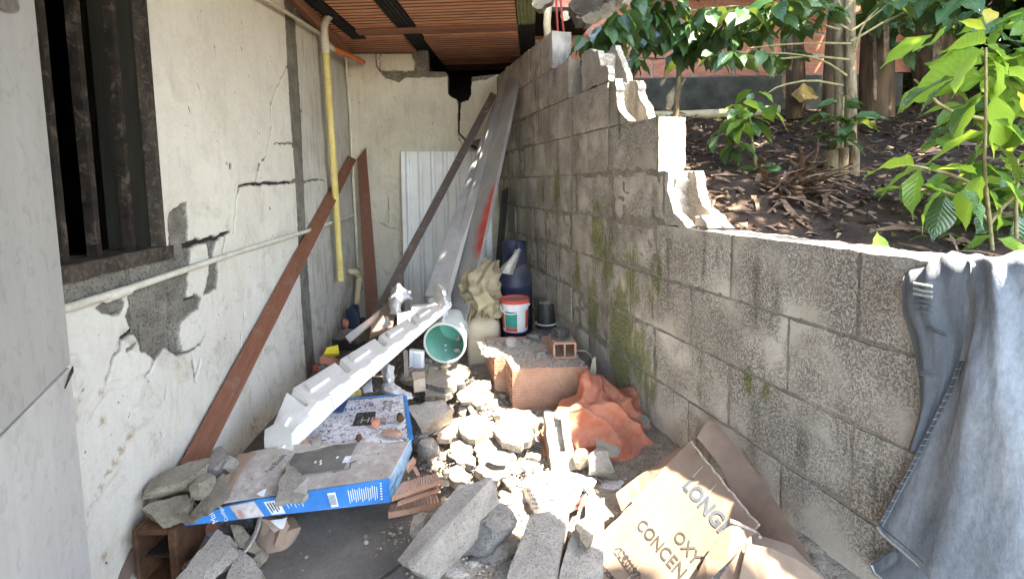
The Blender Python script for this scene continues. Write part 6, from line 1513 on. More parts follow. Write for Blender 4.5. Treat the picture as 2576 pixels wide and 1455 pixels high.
# --- cardboard box ---
K1 = P(1737, 1112, 1.35); K2 = P(1906, 1320, 1.02); K3 = P(1402, 1458, 1.25)
e1 = (K2 - K1); e2 = (K3 - K1); K4 = K2 + e2 * .92
bx_ = thing('cardboard_box', 'large torn cardboard box with printed letters lying tipped at the lower right', 'box', K3)
nb_ = e1.cross(e2).normalized(); nb_ = nb_ if nb_.z > 0 else -nb_
def kb(s, t): return K1 + e1 * s + e2 * t
outl = [(0.0, 0.0), (.05, -.012), (.14, .006), (.2, -.008), (.3, .004), (.42, -.004), (.55, .008), (.7, -.002), (.85, .006), (1, 0), (1, .5), (1, 1.15), (.5, 1.15), (.0, 1.15), (.0, .5), (.0, .2), (-.02, .1)]
slab('printed_face', [kb(*q) for q in outl], -nb_ * .006, M['card'], bx_, 5, 0, .004, .012, False)
tube('torn_edge', [kb(s, -.002 + .008 * n3((s, 0, 0), 14, 2)) - nb_ * .002 for s in np.linspace(-.01, 1, 60)], .0032, M['fluted'], bx_, 6)
tube('torn_edge', [kb(-.012 + .010 * n3((s, 3, 0), 14, 2), s) - nb_ * .003 for s in np.linspace(0, .45, 30)], .003, M['fluted'], bx_, 6)
for k, s in enumerate((.30, .52)):                       # creases
    tube('crease', [kb(s + .02 * n3((t, k, 0), 4, 3), t) + nb_ * .0004 for t in np.linspace(0.03, 1.1, 24)], .0011, M['cardgrey'], bx_, 4)
ue = e1.normalized(); ve = -e2.normalized()
sv_ = (ve - ue * ve.dot(ue)).normalized()
def on_face(x, y): return onplane(x, y, K1, nb_)
def ftext(s, x0, y0, x1, y1, size, mat, sx=1.0, bold=.012):
    a, b = on_face(x0, y0), on_face(x1, y1); u = (b - a).normalized()
    v = sv_ - u * sv_.dot(u)
    o = text('printed_word', s, a, u, v, size, mat, bx_, .0015, .0004, 1, bold)
    # stretch the word to its length on the box
    wd = max((Vector(q.co) - a).dot(u) for q in o.data.vertices)
    k = (b - a).length / wd
    for q in o.data.vertices:
        d = (q.co - a).dot(u); q.co = q.co + u * (d * (k - 1))
    return o
ftext('LONGF', 1716, 1222, 1820, 1352, .036, M['inkblue'], bold=.035)
ftext('OXYG', 1692, 1350, 1768, 1450, .028, M['ink'])
ftext('CONCEN', 1600, 1322, 1710, 1458, .030, M['ink'])
ftext('C\u20ac0197', 1553, 1392, 1600, 1460, .020, M['ink'])
ftext('MODEL', 1507, 1425, 1545, 1470, .012, M['inkblack'])
fr_ = [on_face(1548, 1380), on_face(1562, 1378), on_face(1612, 1450), on_face(1600, 1466), on_face(1546, 1388)]
tube('print_frame', [p + nb_ * .001 for p in fr_], .0009, M['ink'], bx_, 4)
# flap on the left upper edge
slab('torn_flap', [kb(-.01, .0), kb(-.02, .25), kb(-.02, .52), P(1548, 1246, 1.36), P(1550, 1238, 1.38), P(1605, 1196, 1.4), P(1660, 1160, 1.4), P(1700, 1130, 1.4)], (0, .004, -.004), M['cardin'], bx_, 7, 0, .003, .03, False)
# dark inner far wall of the box
FQ_ = [P(1752, 1100, 1.34), P(1762, 1068, 1.42), P(1785, 1054, 1.42), P(1806, 1072, 1.40), P(1872, 1146, 1.25), P(1950, 1262, 1.08), P(2021, 1379, .95), P(2060, 1470, .88), P(1980, 1500, .9), P(1900, 1400, 1.0), P(1880, 1320, 1.1)]
patch('far_panel', [[P(1754, 1098, 1.36), P(1770, 1070, 1.4), P(1786, 1054, 1.42)], [P(1775, 1125, 1.33), P(1800, 1090, 1.37), P(1812, 1076, 1.39)], [P(1815, 1180, 1.26), P(1850, 1155, 1.27), P(1872, 1146, 1.27)], [P(1865, 1280, 1.15), P(1915, 1268, 1.12), P(1955, 1264, 1.1)], [P(1900, 1380, 1.05), P(1965, 1380, 1.0), P(2025, 1382, .97)], [P(1940, 1500, .96), P(2010, 1500, .92), P(2070, 1490, .89)]], 14, 40, M['cardin'], bx_, .005, .002, 3, 5, dirn=(-.5, -.5, .5))
slab('floor_panel', [P(1860, 1330, 1.08), P(1990, 1370, .98), P(2100, 1480, .86), P(1900, 1480, .92)], (0, .003, -.004), M['cardgrey'], bx_, 9, 0, .002, .1, False)
# near flaps
slab('folded_flap', [P(1836, 1310, 1.02), P(1903, 1330, 1.0), P(1880, 1365, .97), P(1780, 1460, .95), P(1735, 1480, .97), P(1775, 1400, 1.0)], (.003, .006, -.003), M['card'], bx_, 10, 0, .002, .05, False)
slab('folded_flap', [P(1884, 1350, .955), P(1885, 1372, .95), P(1870, 1480, .90), P(1790, 1480, .92)], (.006, .003, -.001), M['cardin'], bx_, 11, 0, .002, .05, False)
slab('sunlit_flap', [P(1880, 1365, .94), P(1940, 1378, .91), P(2000, 1405, .88), P(2062, 1445, .85), P(2075, 1490, .83), P(1850, 1490, .88)], (.0, .004, -.004), M['card'], bx_, 12, 0, .002, .05, False)
tube('torn_edge', [P(1836, 1308, 1.015), P(1862, 1318, 1.01), P(1905, 1340, .995), P(1912, 1350, .98)], .004, M['fluted'], bx_, 6)
# --- jeans over the wall ---
jn = thing('jeans', 'faded blue-grey ripped jeans hung over the block wall at the right edge', 'jeans', RW(2400, 680, 0))
J = lambda x, y, o: RW(x, y, o)
topz = .905
def over(x, y, back, up):                                # points on the far side of the wall top
    p = RW(x, y, 0); return p - RN * back + Z * up
# back leg (darker, behind)
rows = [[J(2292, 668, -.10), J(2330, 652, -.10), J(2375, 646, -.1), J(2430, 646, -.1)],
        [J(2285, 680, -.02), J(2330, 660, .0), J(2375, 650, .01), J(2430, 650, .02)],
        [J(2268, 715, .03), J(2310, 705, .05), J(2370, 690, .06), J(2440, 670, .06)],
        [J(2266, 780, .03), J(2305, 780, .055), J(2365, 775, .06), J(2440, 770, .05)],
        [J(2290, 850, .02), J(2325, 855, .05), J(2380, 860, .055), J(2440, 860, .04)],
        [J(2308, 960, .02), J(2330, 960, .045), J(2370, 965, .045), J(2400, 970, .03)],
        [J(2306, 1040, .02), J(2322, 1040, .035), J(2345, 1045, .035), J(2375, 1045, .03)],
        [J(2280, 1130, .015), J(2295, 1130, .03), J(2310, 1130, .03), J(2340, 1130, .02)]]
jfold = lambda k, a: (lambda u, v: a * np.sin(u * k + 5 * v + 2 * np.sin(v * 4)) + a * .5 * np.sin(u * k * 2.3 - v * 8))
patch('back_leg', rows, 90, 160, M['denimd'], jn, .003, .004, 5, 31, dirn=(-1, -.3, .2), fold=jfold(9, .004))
def jr(x, y, o): return RW(x, y, o)
for (x0, y0, x1, y1) in ((2330, 815, 2380, 838), (2313, 932, 2358, 944)):
    tube('seam', [jr(x0, y0, .068), jr((x0 + x1) / 2, (y0 + y1) / 2 + 2, .07), jr(x1, y1, .066)], .0016, M['seam'], jn, 6)
    tube('seam', [jr(x0, y0 + 7, .067), jr((x0 + x1) / 2, (y0 + y1) / 2 + 9, .069), jr(x1, y1 + 7, .065)], .0016, M['seam'], jn, 6)
for k in range(6):
    y = 712 + k * 13; tube('frayed_rip', [jr(2300, y, .062), jr(2322, y + 4 + 2 * (k % 2), .070), jr(2345, y + 8, .070)], .0022 if k > 2 else .003, [M['hempale'], M['denimd']][k > 2], jn, 6)
# front leg (lighter, wide, down to the hem)
rows = [[J(2385, 646, -.10), J(2430, 643, -.1), J(2480, 643, -.1), J(2545, 646, -.1), J(2640, 650, -.1)],
        [J(2385, 652, .0), J(2430, 648, .03), J(2480, 647, .04), J(2545, 648, .04), J(2640, 652, .04)],
        [J(2420, 720, 0.051), J(2455, 700, 0.067), J(2500, 690, 0.073), J(2560, 700, 0.073), J(2660, 720, 0.067)],
        [J(2425, 800, 0.053), J(2455, 800, 0.073), J(2505, 800, 0.078), J(2570, 810, 0.078), J(2680, 830, 0.067)],
        [J(2418, 900, 0.053), J(2440, 910, 0.073), J(2490, 920, 0.084), J(2570, 930, 0.078), J(2690, 950, 0.067)],
        [J(2385, 985, 0.051), J(2415, 1000, 0.067), J(2470, 1020, 0.084), J(2560, 1050, 0.084), J(2700, 1080, 0.067)],
        [J(2325, 1105, 0.045), J(2370, 1130, 0.061), J(2450, 1160, 0.078), J(2560, 1190, 0.084), J(2700, 1220, 0.067)],
        [J(2262, 1225, 0.040), J(2320, 1260, 0.056), J(2420, 1300, 0.073), J(2540, 1340, 0.078), J(2690, 1380, 0.067)],
        [J(2208, 1325, 0.037), J(2262, 1375, 0.051), J(2350, 1450, 0.061), J(2480, 1530, 0.067), J(2620, 1600, 0.067)]]
patch('front_leg', rows, 120, 190, M['denim'], jn, .003, .005, 4, 33, dirn=(-1, -.3, .2), fold=jfold(8, .006))
sp_ = [J(2416, 905, 0.057), J(2385, 987, 0.055), J(2355, 1045, 0.052), J(2325, 1107, 0.049), J(2295, 1165, 0.047), J(2262, 1227, 0.044), J(2212, 1320, 0.041)]
tube('side_seam', sp_, .0026, M['seam'], jn, 6, bend=1); tube('side_seam', [p + RD * -.006 + RN * .002 for p in sp_], .0014, M['denimd'], jn, 6, bend=1)
for k in range(46):
    t = k / 45 * 5.98; i = int(t); p = sp_[i].lerp(sp_[i + 1], t - i) + RN * .003
    tube('stitch', [p, p - RD * .008 + Z * .004], .0009, M['denimd'] if k % 2 else M['hempale'], jn, 4)
hm = [J(2208, 1325, 0.040), J(2222, 1345, 0.044), J(2262, 1377, 0.053), J(2305, 1415, 0.058), J(2350, 1453, 0.064), J(2420, 1500, 0.067)]
tube('frayed_hem', hm, .0032, M['hempale'], jn, 6, bend=1)
tube('hem_seam', [p + Z * .016 + RN * .004 for p in hm], .0012, M['seam'], jn, 6, bend=1)
rows = [[J(2236, 1385, .03), J(2270, 1375, 0.040), J(2330, 1400, 0.045)], [J(2192, 1420, .03), J(2240, 1450, 0.040), J(2330, 1490, 0.045)], [J(2200, 1440, .03), J(2250, 1480, 0.040), J(2340, 1530, 0.045)]]
patch('lower_cuff', rows, 40, 30, M['denimd'], jn, .003, .004, 4, 35, dirn=(-1, -.3, .2))
tube('frayed_hem', [J(2192, 1420, .036), J(2202, 1440, 0.037), J(2225, 1462, 0.042)], .0026, M['hempale'], jn, 6)
tag(hexa('wood_offcut', [RW(2216, 642, -.05), RW(2250, 633, -.07), RW(2330, 652, -.07), RW(2275, 672, -.04), RW(2216, 646, -.05) - Z * .012, RW(2250, 640, -.07) - Z * .015, RW(2330, 665, -.07) - Z * .02, RW(2275, 678, -.04) - Z * .012], M['cardgrey'], (6, 4, 2), .003, None, 4, 25), 'pale sunlit piece of wood lying on the wall top beside the jeans', 'wood')

# =============== garden plants ===============
def leaf_mesh(L, W, seed, curl=.18, n=7, fold=.25, wav=.03):
    """leaf along +X from the stalk, bending down"""
    V = []; UV = []; Fc = []; rn = random.Random(seed)
    prof = [0, .42, .78, .97, 1, .86, .6, .28, 0]
    n = len(prof) - 1
    for i in range(n + 1):
        t = i / n; w_ = prof[i] * W / 2
        x = L * t; z = -curl * L * t * t
        if i == n - 1: w_ *= .7
        for j, s in enumerate((-1, -.5, 0, .5, 1)):
            zz = z + fold * abs(s) * w_ + wav * L * math.sin(i * 2.2 + seed + (s > 0) * 1.3) * s * s
            V.append((x, s * w_, zz)); UV.append((t, .5 + s * .5))
    for i in range(n):
        for j in range(4): Fc.append((i * 5 + j, (i + 1) * 5 + j, (i + 1) * 5 + j + 1, i * 5 + j + 1))
    me = bpy.data.meshes.new('leaf'); me.from_pydata(V, [], Fc); uvl = me.uv_layers.new(name='UVMap')
    for p in me.polygons:
        for li in p.loop_indices: uvl.data[li].uv = UV[me.loops[li].vertex_index]
    me.polygons.foreach_set('use_smooth', [True] * len(me.polygons)); return me
LM = {}
for key, mat in (('d', 'leaf'), ('l', 'leafl'), ('y', 'leafy')):
    LM[key] = []
    for s in range(4):
        me = leaf_mesh(1, [.54, .47, .6, .5][s], s, [.2, .32, .12, .42][s]); me.materials.append(M[mat]); LM[key].append(me)
rl = random.Random(21)
def leaf(parent, p, d, L, key='d', roll=None):
    d = Vector(d).normalized(); side = d.cross(Z)
    if side.length < .05: side = Vector((1, 0, 0))
    side.normalize(); up = side.cross(d).normalized()
    r = Matrix.Rotation(rl.uniform(-.7, .7) if roll is None else roll, 3, d)
    side, up = r @ side, r @ up
    Mx = Matrix(((d.x * L, -side.x * L, up.x * L, p[0]), (d.y * L, -side.y * L, up.y * L, p[1]), (d.z * L, -side.z * L, up.z * L, p[2]), (0, 0, 0, 1)))
    return link('leaf', rl.choice(LM[key]), None, parent, False, Mx)
def whorl(parent, c, n, L, key='d', axis=(0, 0, 1), droop=-.55, spread=1, tw=.003, mix=None):
    c = Vector(c); a0 = rl.uniform(0, 6)
    for i in range(n):
        a = a0 + i * 2 * math.pi / n + rl.uniform(-.3, .3)
        d = Vector((math.cos(a) * spread, math.sin(a) * spread, droop + rl.uniform(-.35, .35)))
        k = mix if (mix and rl.random() < .35) else key
        leaf(parent, c + d.normalized() * .02 + Z * rl.uniform(-.02, .02), d, L * rl.uniform(.7, 1.15), k)
def shrub(name, lab, cat, trunk, r0, r1, bark, branches, parent=None):
    t = thing(name, lab, cat, trunk[0]); tube('trunk', trunk, r0, bark, t, 12, taper=r1, bend=1)
    return t
G_ = lambda x, y, Y: P(x, y, Y)
# main coffee tree with a double stem and bare side twigs
t1 = thing('coffee_tree', 'coffee tree with a pale double stem and long bare side twigs, right of centre', 'tree', G_(2125, 560, 2.75))
tube('trunk', [G_(2112, 470, 2.75), G_(2118, 300, 2.8), G_(2112, 120, 2.85), G_(2115, -90, 2.9)], .036, M['bark'], t1, 14, taper=.028, bend=1)
tube('trunk', [G_(2138, 470, 2.7), G_(2142, 260, 2.75), G_(2138, 80, 2.8), G_(2140, -90, 2.85)], .03, M['bark'], t1, 14, taper=.024, bend=1)
tube('trunk', [G_(2135, 590, 2.68), G_(2132, 500, 2.72), G_(2125, 430, 2.75)], .085, M['barkd'], t1, 16, taper=.05, bend=1)
for pts in ([(2140, 105), (2250, 40), (2360, 5), (2420, -20)], [(2140, 80), (2200, 40), (2280, -30)], [(2135, 75), (2080, 40), (2020, -20)], [(2140, 110), (2060, 108), (1960, 112), (1880, 122)],
            [(2135, 150), (2040, 140), (1950, 150), (1850, 128)], [(2130, 190), (2070, 150), (2000, 135), (1905, 132)], [(2120, 215), (2040, 200), (1960, 215), (1930, 235)], [(2110, 75), (2060, 60), (1990, 65)],
            [(2150, 130), (2170, 60), (2210, 20)], [(2138, 60), (2110, 10), (2100, -40)], [(2112, 40), (2150, 0), (2200, -50)]):
    tube('twig', [G_(x, y, 2.72 - .02 * i) for i, (x, y) in enumerate(pts)], .007, M['twig'], t1, 6, taper=.003, bend=1)
for (x, y, Y, n, L) in ((1870, 20, 2.6, 6, .15), (1900, 10, 2.7, 6, .15), (1960, -5, 2.6, 6, .16), (2050, -10, 2.7, 6, .16), (2000, 60, 2.9, 5, .14), (1925, 128, 2.6, 5, .12), (1990, 130, 3.0, 5, .13), (2240, 0, 2.7, 6, .15), (2330, -5, 2.7, 6, .15), (2420, -10, 2.6, 6, .16), (1800, 130, 2.6, 5, .1), (1845, 128, 2.55, 6, .12), (2300, -20, 2.9, 6, .15), (2180, -20, 2.9, 6, .15)):
    whorl(t1, G_(x, y, Y), n + 1, L * 1.12, 'd')
for (x, y, Y) in ((1950, 30, 2.7), (2030, 40, 3.0), (2080, 15, 2.6), (2190, 30, 3.0), (2260, 60, 3.1), (2380, 40, 3.0), (2450, 25, 2.9), (1900, 70, 2.9), (2290, 110, 3.2), (2400, 120, 3.2)): whorl(t1, G_(x, y, Y), 7, .15, 'd')
# leafy shrub over the wall, upper middle
t2 = thing('coffee_tree', 'slim coffee tree with a thick dark crown overhanging the broken wall', 'tree', G_(1710, 300, 3.4))
tube('trunk', [G_(1698, 305, 3.4), G_(1706, 220, 3.4), G_(1712, 130, 3.4), G_(1720, 20, 3.35), G_(1730, -80, 3.3)], .02, M['bark'], t2, 10, taper=.015, bend=1)
for pts in ([(1712, 140), (1660, 150), (1600, 145)], [(1715, 60), (1640, 50), (1560, 45)], [(1720, 30), (1790, 20), (1860, 15)], [(1715, 90), (1770, 95), (1830, 120)]):
    tube('twig', [G_(x, y, 3.2 - .12 * i) for i, (x, y) in enumerate(pts)], .006, M['twig'], t2, 6, taper=.003, bend=1)
for (x, y, Y, n, L) in ((1520, 60, 2.5, 6, .13), (1500, 110, 2.55, 6, .13), (1560, 25, 2.5, 6, .14), (1470, 95, 2.7, 5, .12), (1545, 80, 2.6, 6, .13), (1600, 40, 2.8, 6, .15), (1640, 20, 2.8, 6, .15), (1690, 10, 2.9, 6, .16), (1700, 80, 2.95, 6, .16), (1640, 75, 3.0, 6, .15), (1740, 50, 2.9, 6, .15), (1780, 15, 2.8, 6, .15),
                        (1820, 60, 2.8, 6, .15), (1750, 100, 3.0, 6, .15), (1705, 125, 3.05, 5, .13), (1590, 140, 2.9, 5, .11), (1800, 130, 2.8, 6, .10), (1660, -20, 2.8, 6, .15), (1580, -30, 2.6, 6, .15), (1840, 20, 2.9, 6, .14), (1610, 100, 3.0, 5, .13), (1870, 75, 3.0, 5, .13)):
    whorl(t2, G_(x, y, Y), n + 2, L * 1.15, 'd', droop=-.8)
# small shrubs on the slope
t3 = thing('coffee_seedling', 'small dark coffee shrub with green berries before the yellow pipe', 'shrub', G_(1900, 400, 2.6))
tube('stem', [G_(1905, 440, 2.6), G_(1892, 350, 2.55), G_(1885, 280, 2.5)], .008, M['twig'], t3, 8, taper=.005)
for (x, y, Y, n, L) in ((1880, 300, 2.4, 8, .15), (1860, 265, 2.5, 6, .12), (1925, 265, 2.5, 5, .12), (1900, 225, 2.55, 4, .10), (1850, 360, 2.55, 5, .12), (1910, 415, 2.6, 5, .10), (1820, 325, 2.5, 4, .13)): whorl(t3, G_(x, y, Y), n, L, 'd', mix='l')
for k in range(12): chunk('berry', G_(1880 + rl.uniform(-12, 12), 288 + rl.uniform(-12, 10), 2.36), (.016, .016, .016), M['leafl'], k, sub=1, cuts=0, parent=t3, rough=0)
t4 = thing('coffee_seedling', 'broad leaved dark shrub growing at the foot of the double-stemmed tree', 'shrub', G_(2115, 400, 2.5))
tube('stem', [G_(2118, 400, 2.55), G_(2118, 330, 2.5), G_(2122, 240, 2.5)], .008, M['twig'], t4, 8, taper=.005)
for (x, y, Y, n, L) in ((2120, 255, 2.5, 6, .11), (2090, 290, 2.45, 5, .14), (2135, 300, 2.42, 6, .15), (2110, 335, 2.45, 5, .13), (2080, 350, 2.5, 4, .12)): whorl(t4, G_(x, y, Y), n, L, 'd', droop=-.1)
t5 = thing('coffee_seedling', 'small three-leaved seedling on the bare soil behind the stepped wall', 'shrub', G_(1915, 455, 2.4))
tube('stem', [G_(1918, 470, 2.4), G_(1915, 430, 2.4)], .004, M['twig'], t5, 6); whorl(t5, G_(1915, 428, 2.4), 5, .10, 'd', droop=-.1)
t6 = thing('coffee_seedling', 'tiny seedling left of the stump on the litter', 'shrub', G_(2040, 450, 2.5))
tube('stem', [G_(2042, 470, 2.5), G_(2040, 430, 2.5)], .004, M['twig'], t6, 6); whorl(t6, G_(2032, 420, 2.5), 5, .07, 'd', droop=-.1)
t7 = thing('sapling', 'single upright pale green leaf sprouting at the wall top', 'plant', RW(2214, 650, -.15))
leaf(t7, RW(2214, 655, -.2), (0, .1, 1), .075, 'l', 0)
# bright bush at the right edge
t8 = thing('coffee_bush', 'bright sunlit green bush with large leaves at the right edge behind the jeans', 'bush', G_(2480, 640, 1.6))
for pts in ([(2500, 680), (2490, 560), (2475, 430), (2480, 300), (2480, 120)], [(2490, 560), (2540, 500), (2590, 480)], [(2480, 480), (2400, 440), (2320, 420), (2260, 410)], [(2478, 300), (2380, 280), (2300, 200)], [(2490, 560), (2430, 500), (2370, 480)], [(2560, 690), (2555, 560), (2560, 400)]):
    tube('stem', [G_(x, y, 1.62 - .03 * i) for i, (x, y) in enumerate(pts)], .007, M['twig'], t8, 8, taper=.003, bend=1)
bl = [((2480, 110), (2360, 95), .12, 'l'), ((2480, 110), (2560, 150), .12, 'l'), ((2475, 120), (2420, 190), .13, 'l'), ((2485, 130), (2560, 220), .15, 'l'), ((2470, 190), (2260, 215), .15, 'l'), ((2400, 195), (2270, 240), .14, 'd'),
      ((2478, 200), (2380, 215), .12, 'l'), ((2478, 240), (2370, 300), .14, 'd'), ((2470, 230), (2400, 330), .15, 'l'), ((2490, 220), (2520, 370), .15, 'l'), ((2480, 330), (2390, 370), .15, 'l'), ((2480, 340), (2420, 440), .14, 'd'),
      ((2500, 300), (2580, 330), .14, 'l'), ((2300, 415), (2180, 400), .13, 'l'), ((2320, 420), (2200, 460), .14, 'l'), ((2320, 420), (2280, 520), .14, 'l'), ((2340, 430), (2440, 410), .15, 'l'), ((2440, 430), (2350, 400), .13, 'l'),
      ((2470, 440), (2420, 530), .15, 'l'), ((2490, 420), (2560, 470), .15, 'l'), ((2480, 470), (2550, 560), .13, 'l'), ((2370, 480), (2300, 540), .11, 'l'), ((2380, 490), (2350, 590), .12, 'd'), ((2500, 590), (2440, 620), .12, 'l'),
      ((2510, 600), (2580, 640), .12, 'l'), ((2560, 540), (2580, 620), .12, 'd'), ((2500, 360), (2580, 420), .14, 'd'), ((2480, 60), (2500, 20), .07, 'y'), ((2480, 75), (2440, 55), .07, 'y'), ((2560, 230), (2600, 290), .12, 'y'),
      ((2540, 90), (2600, 60), .12, 'l'), ((2545, 420), (2600, 380), .12, 'l'), ((2420, 470), (2480, 560), .12, 'd'), ((2470, 160), (2340, 150), .11, 'l'), ((2560, 480), (2500, 470), .1, 'd'), ((2400, 200), (2330, 250), .1, 'd'), ((2440, 300), (2330, 340), .12, 'd')]
for i, (a, b, L, k) in enumerate(bl):
    Y0 = 1.52 + .12 * math.sin(i * 2.3); pa = G_(*a, Y0); pb = G_(*b, Y0 - .03 * math.cos(i))
    leaf(t8, pa, pb - pa, max(L * 1.15, (pb - pa).length * 1.15), k, rl.uniform(-.5, .5) + .5)
for (x, y, Y, n, L) in ((2530, 250, 1.9, 6, .14), (2440, 480, 1.9, 6, .13), (2560, 560, 1.8, 6, .13), (2400, 340, 2.0, 5, .12), (2520, 420, 1.9, 6, .14), (2350, 600, 1.7, 4, .1), (2470, 610, 1.7, 5, .1), (2560, 120, 1.9, 6, .14), (2570, 330, 1.8, 6, .14), (2450, 260, 2.0, 6, .13), (2300, 470, 1.9, 4, .12), (2570, 470, 1.7, 6, .13), (2510, 540, 1.75, 6, .12), (2480, 180, 1.7, 6, .12), (2545, 40, 1.9, 5, .13)): whorl(t8, G_(x, y, Y), n + 2, L * 1.25, 'l', mix='d', droop=-.2)
for i in range(34):
    x, y = rl.uniform(2330, 2590), rl.uniform(60, 640)
    if x < 2400 and 250 < y < 380: continue
    a = rl.uniform(0, 6.28); Y0 = rl.uniform(1.6, 2.0); pa = G_(x, y, Y0)
    leaf(t8, pa, (math.cos(a), math.sin(a) * .6, rl.uniform(-.6, .2)), rl.uniform(.11, .17), 'l' if rl.random() < .75 else 'd')
# big dark trunks in the shade
def trunk(lab, pts, r0, r1, mat, cat='tree', name='banana_plant'):
    t = thing(name, lab, cat, pts[0]); tube('trunk', pts, r0, mat, t, 18, taper=r1, bend=1); return t
t9 = trunk('thick dark tree trunk standing before the brick wall, left one', [G_(2000, 300, 3.4), G_(2002, 150, 3.4), G_(1985, 0, 3.4), G_(1980, -160, 3.4)], .06, .055, M['barkd'])
t10 = trunk('wide dark fibrous trunk behind the double-stemmed tree', [G_(2205, 300, 3.3), G_(2205, 150, 3.3), G_(2215, 0, 3.3), G_(2220, -160, 3.3)], .10, .085, M['barkd'])
t11 = trunk('dark trunk furthest right in the garden shade', [G_(2370, 320, 4.2), G_(2350, 150, 4.2), G_(2330, 0, 4.2), G_(2320, -160, 4.2)], .16, .14, M['barkd'])
t12 = trunk('reddish brown trunk just left of the wide fibrous one', [G_(2085, 300, 3.2), G_(2092, 150, 3.2), G_(2105, 0, 3.2), G_(2110, -160, 3.2)], .045, .04, M['barkd'])
for t, x0, Y in ((t9, 1990, 3.3), (t10, 2210, 3.15), (t11, 2340, 4.0)):
    for k in range(6):
        x = x0 + rl.uniform(-26, 26); y = rl.uniform(0, 200)
        patch('hanging_sheath', [[G_(x, y - 120, Y - .02), G_(x + 6, y - 120, Y - .04)], [G_(x + rl.uniform(-8, 8), y, Y - .05), G_(x + 9, y, Y - .06)], [G_(x + rl.uniform(-8, 8), y + 70, Y - .02), G_(x + 5, y + 75, Y)]], 5, 10, M['dry'], t, .002, .01, 3, k)
patch('yellow_sheath', [[G_(2012, 222, 3.3), G_(2020, 208, 3.28), G_(2030, 214, 3.3)], [G_(1996, 240, 3.3), G_(2022, 232, 3.2), G_(2056, 246, 3.3)], [G_(2010, 255, 3.15), G_(2030, 252, 3.1), G_(2050, 252, 3.15)]], 14, 12, M['drypale'], t9, .003, .025, 3, 5)
# cut stumps by the tree foot
for i, (x, y0, y1, r_, lab) in enumerate(((2092, 480, 378, .034, 'short sawn pale stump left at the foot of the coffee tree'), (2120, 470, 372, .03, 'short sawn stump in the middle at the foot of the coffee tree'), (2148, 480, 365, .03, 'short sawn stump right at the foot of the coffee tree'))):
    s = thing('tree_stump', lab, 'stump', G_(x, y0, 2.5)); tube('trunk', [G_(x, y0 + 20, 2.5), G_(x - 3, (y0 + y1) / 2, 2.5), G_(x, y1, 2.5)], r_, M['bark'], s, 14, taper=r_ * .9, bend=1)
    lathe('cut_face', [(0, .001), (r_ * .75, .001), (r_ * .9, -.003)], M['stick'], G_(x, y1, 2.5), None, 14, s)
# yellow pipe at the footing
tag(tube('ground_pipe', [G_(1610, 292, 4.0), G_(1730, 289, 3.95), G_(1860, 284, 3.9), G_(1960, 276, 3.85)], .036, M['pvcy2'], None, 18), 'thick yellowish pipe lying along the foot of the brick garden wall', 'pipe')
# red rods sticking up behind the tall end of the wall
for i, (a, b, lab) in enumerate((((1397, 0), (1404, 95), 'red oxide steel rod, left of the pair above the tall wall end'), ((1406, 0), (1420, 100), 'red oxide steel rod, right of the pair above the tall wall end'))):
    tag(tube('steel_rod', [G_(a[0], a[1] - 40, 3.2), G_(b[0], b[1], 3.2)], .007, M['rebar'], None, 8), lab, 'rod')
tag(tube('ground_pipe', [G_(1382, -30, 3.4), G_(1376, 60, 3.4), G_(1380, 120, 3.4)], .025, M['pvcy2'], None, 14), 'cream pipe rising behind the tall wall end next to the red rods', 'pipe')
o = tag(tube('pipe_end', [G_(1422, 40, 3.7), G_(1424, 40, 3.9)], .034, M['pvcy2'], None, 18), 'round greenish pipe end showing between the rods and the slab chunk', 'pipe')
# dry leaf heap
dh = thing('dry_leaf_heap', 'heap of long curled brown banana leaves fallen on the dark soil', 'dead leaves', G_(2000, 560, 2.1))
def strip_leaf(parent, p, d, L, w_, mat, name='dry_leaf', seed=0):
    d = Vector(d).normalized(); side = d.cross(Z).normalized(); r = random.Random(seed)
    rows = []; c1_, c2__ = r.uniform(-.3, .3), r.uniform(-.5, .3)
    for t in (0, .25, .5, .75, 1):
        c = p + d * L * t + side * c1_ * L * t * t + Z * (c2__ * L * (t - .5) ** 2 + .02); ww = w_ * (1 - abs(t - .4) * 1.1)
        rows.append([c - side * ww + Z * ww * r.uniform(-.3, .9), c, c + side * ww + Z * ww * r.uniform(-.3, .9)])
    return patch(name, rows, 5, 9, mat, parent, 0, 0, 3, seed)
for k in range(85):
    x = rl.gauss(2000, 48); y = rl.gauss(530, 38); y = min(y, 600)
    z_ = .82 + (600 - y) * .0013; p = F(x, y, z_)if False else G_(x, y, 2.0 + (600 - y) * .0035)
    p.z = max(p.z, tz(p.x, p.y) + .0)
    strip_leaf(dh, p, (rl.uniform(-.3, .5), rl.uniform(-.9, -.1), rl.uniform(-.5, .3)), rl.uniform(.12, .3), rl.uniform(.006, .016), M['dry'], seed=k)
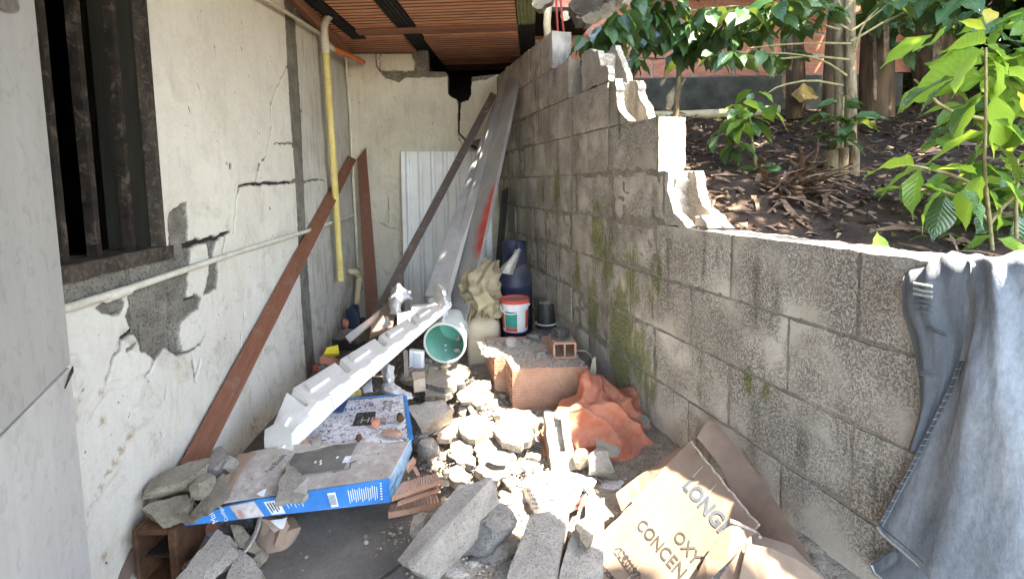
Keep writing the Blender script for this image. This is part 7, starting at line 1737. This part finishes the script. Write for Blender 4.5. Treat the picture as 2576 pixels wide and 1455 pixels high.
# scattered litter over the soil, nobody could count it
def litter():
    rn = random.Random(5); V = []; Fc = []
    for i in range(5200):
        y = rn.uniform(.3, 4.1); x = rn.uniform(1.2 - .2955 * y, 4.2)
        z = tz(x, y) + .012; a = rn.uniform(0, 6.28); L = rn.uniform(.01, .06) if rn.random() < .8 else rn.uniform(.05, .16); w_ = rn.uniform(.003, .018)
        d = Vector((math.cos(a), math.sin(a), rn.uniform(-.2, .3))); s_ = Vector((-math.sin(a), math.cos(a), rn.uniform(-.5, .5))) * w_; p = Vector((x, y, z)); b = len(V)
        V += [tuple(p - s_ * .4), tuple(p + s_ * .4), tuple(p + d * L * .5 + s_ + Z * .01), tuple(p + d * L * .5 - s_ + Z * .006), tuple(p + d * L)]
        Fc += [(b, b + 1, b + 2, b + 3), (b + 3, b + 2, b + 4)]
    me = bpy.data.meshes.new('leaf_litter'); me.from_pydata(V, [], Fc); me.update()
    o = tag(link('leaf_litter', me, M['dry'], None, True), 'brown leaf litter scattered over the garden soil', 'leaf litter', None, 'stuff')
litter()
# canopy above and behind: shades the garden; one mass
def foliage(name, n, boxes, L, lab, seed, mat):
    rn = random.Random(seed); V = []; Fc = []
    tot = sum((b[1] - b[0]) * (b[3] - b[2]) * (b[5] - b[4]) for b in boxes)
    for b in boxes:
        k = int(n * (b[1] - b[0]) * (b[3] - b[2]) * (b[5] - b[4]) / tot)
        cl_ = [(rn.uniform(b[0], b[1]), rn.uniform(b[2], b[3]), rn.uniform(b[4], b[5])) for _ in range(max(1, k // 16))]
        for c in cl_:
            for _ in range(16):
                p = Vector((rn.gauss(c[0], .13), rn.gauss(c[1], .13), rn.gauss(c[2], .09)))
                a = rn.uniform(0, 6.28); l = L * rn.uniform(.6, 1.2); d = Vector((math.cos(a), math.sin(a), rn.uniform(-.9, .2))).normalized()
                s_ = d.cross(Z).normalized() * l * .22; q = len(V)
                V += [tuple(p), tuple(p + d * l * .4 + s_), tuple(p + d * l), tuple(p + d * l * .4 - s_), tuple(p + d * l * .45 - Z * .01)]
                Fc += [(q, q + 1, q + 4), (q + 1, q + 2, q + 4), (q + 2, q + 3, q + 4), (q + 3, q, q + 4)]
    me = bpy.data.meshes.new(name); me.from_pydata(V, [], Fc); me.uv_layers.new(name='UVMap'); me.update()
    return tag(link(name, me, mat, None, True), lab, 'foliage', None, 'stuff')
foliage('tree_canopy', 15500, [(1.9, 6.0, .9, 2.6, 2.75, 3.5), (1.5, 6.0, 2.6, 5.2, 2.75, 3.5), (.7, 1.5, 2.8, 4.7, 2.6, 3.3), (.7, 1.5, 2.8, 4.7, 2.8, 3.5)], .17, 'dark leaf canopy roofing over the garden', 3, M['leaf'])
foliage('shading_leaves', 1500, [(.74, 1.15, 2.2, 2.75, 2.65, 3.05)], .15, 'unseen clump of dark leaves added to shade the far end of the passage', 9, M['leaf'])  # out of view, added to keep sun off the sack and gutter
foliage('undergrowth', 22000, [(2.6, 7.0, 4.5, 5.6, 1.6, 3.8), (3.2, 7.5, 5.6, 7.0, 1.8, 4.6), (4.2, 7.5, 1.0, 5.0, 1.2, 4.0)], .2, 'dark undergrowth closing the view at the far right of the garden', 4, M['leaf'])

# families of alike things
GR = {'rubble': 'rubble and mortar pieces lying in the passage', 'tree_stump': 'sawn stumps at the tree foot', 'coffee_seedling': 'small coffee shrubs on the garden slope', 'hollow_brick': 'hollow clay bricks of the stack',
      'steel_rod': 'steel rods', 'clay_tile_piece': 'ribbed clay tile pieces', 'foam_block': 'white foam blocks', 'coffee_tree': 'coffee trees', 'banana_plant': 'dark trunks in the garden shade', 'clay_shard': 'broken clay shards', 'plastic_bag': 'plastic bags in the heap'}
for o in bpy.data.objects:
    if o.parent is None and 'category' in o and 'group' not in o and o.get('kind') is None:
        st = o.name.split('.')[0]
        if st in GR: o['group'] = GR[st]
        elif o['category'] == 'rubble': o['group'] = GR['rubble']
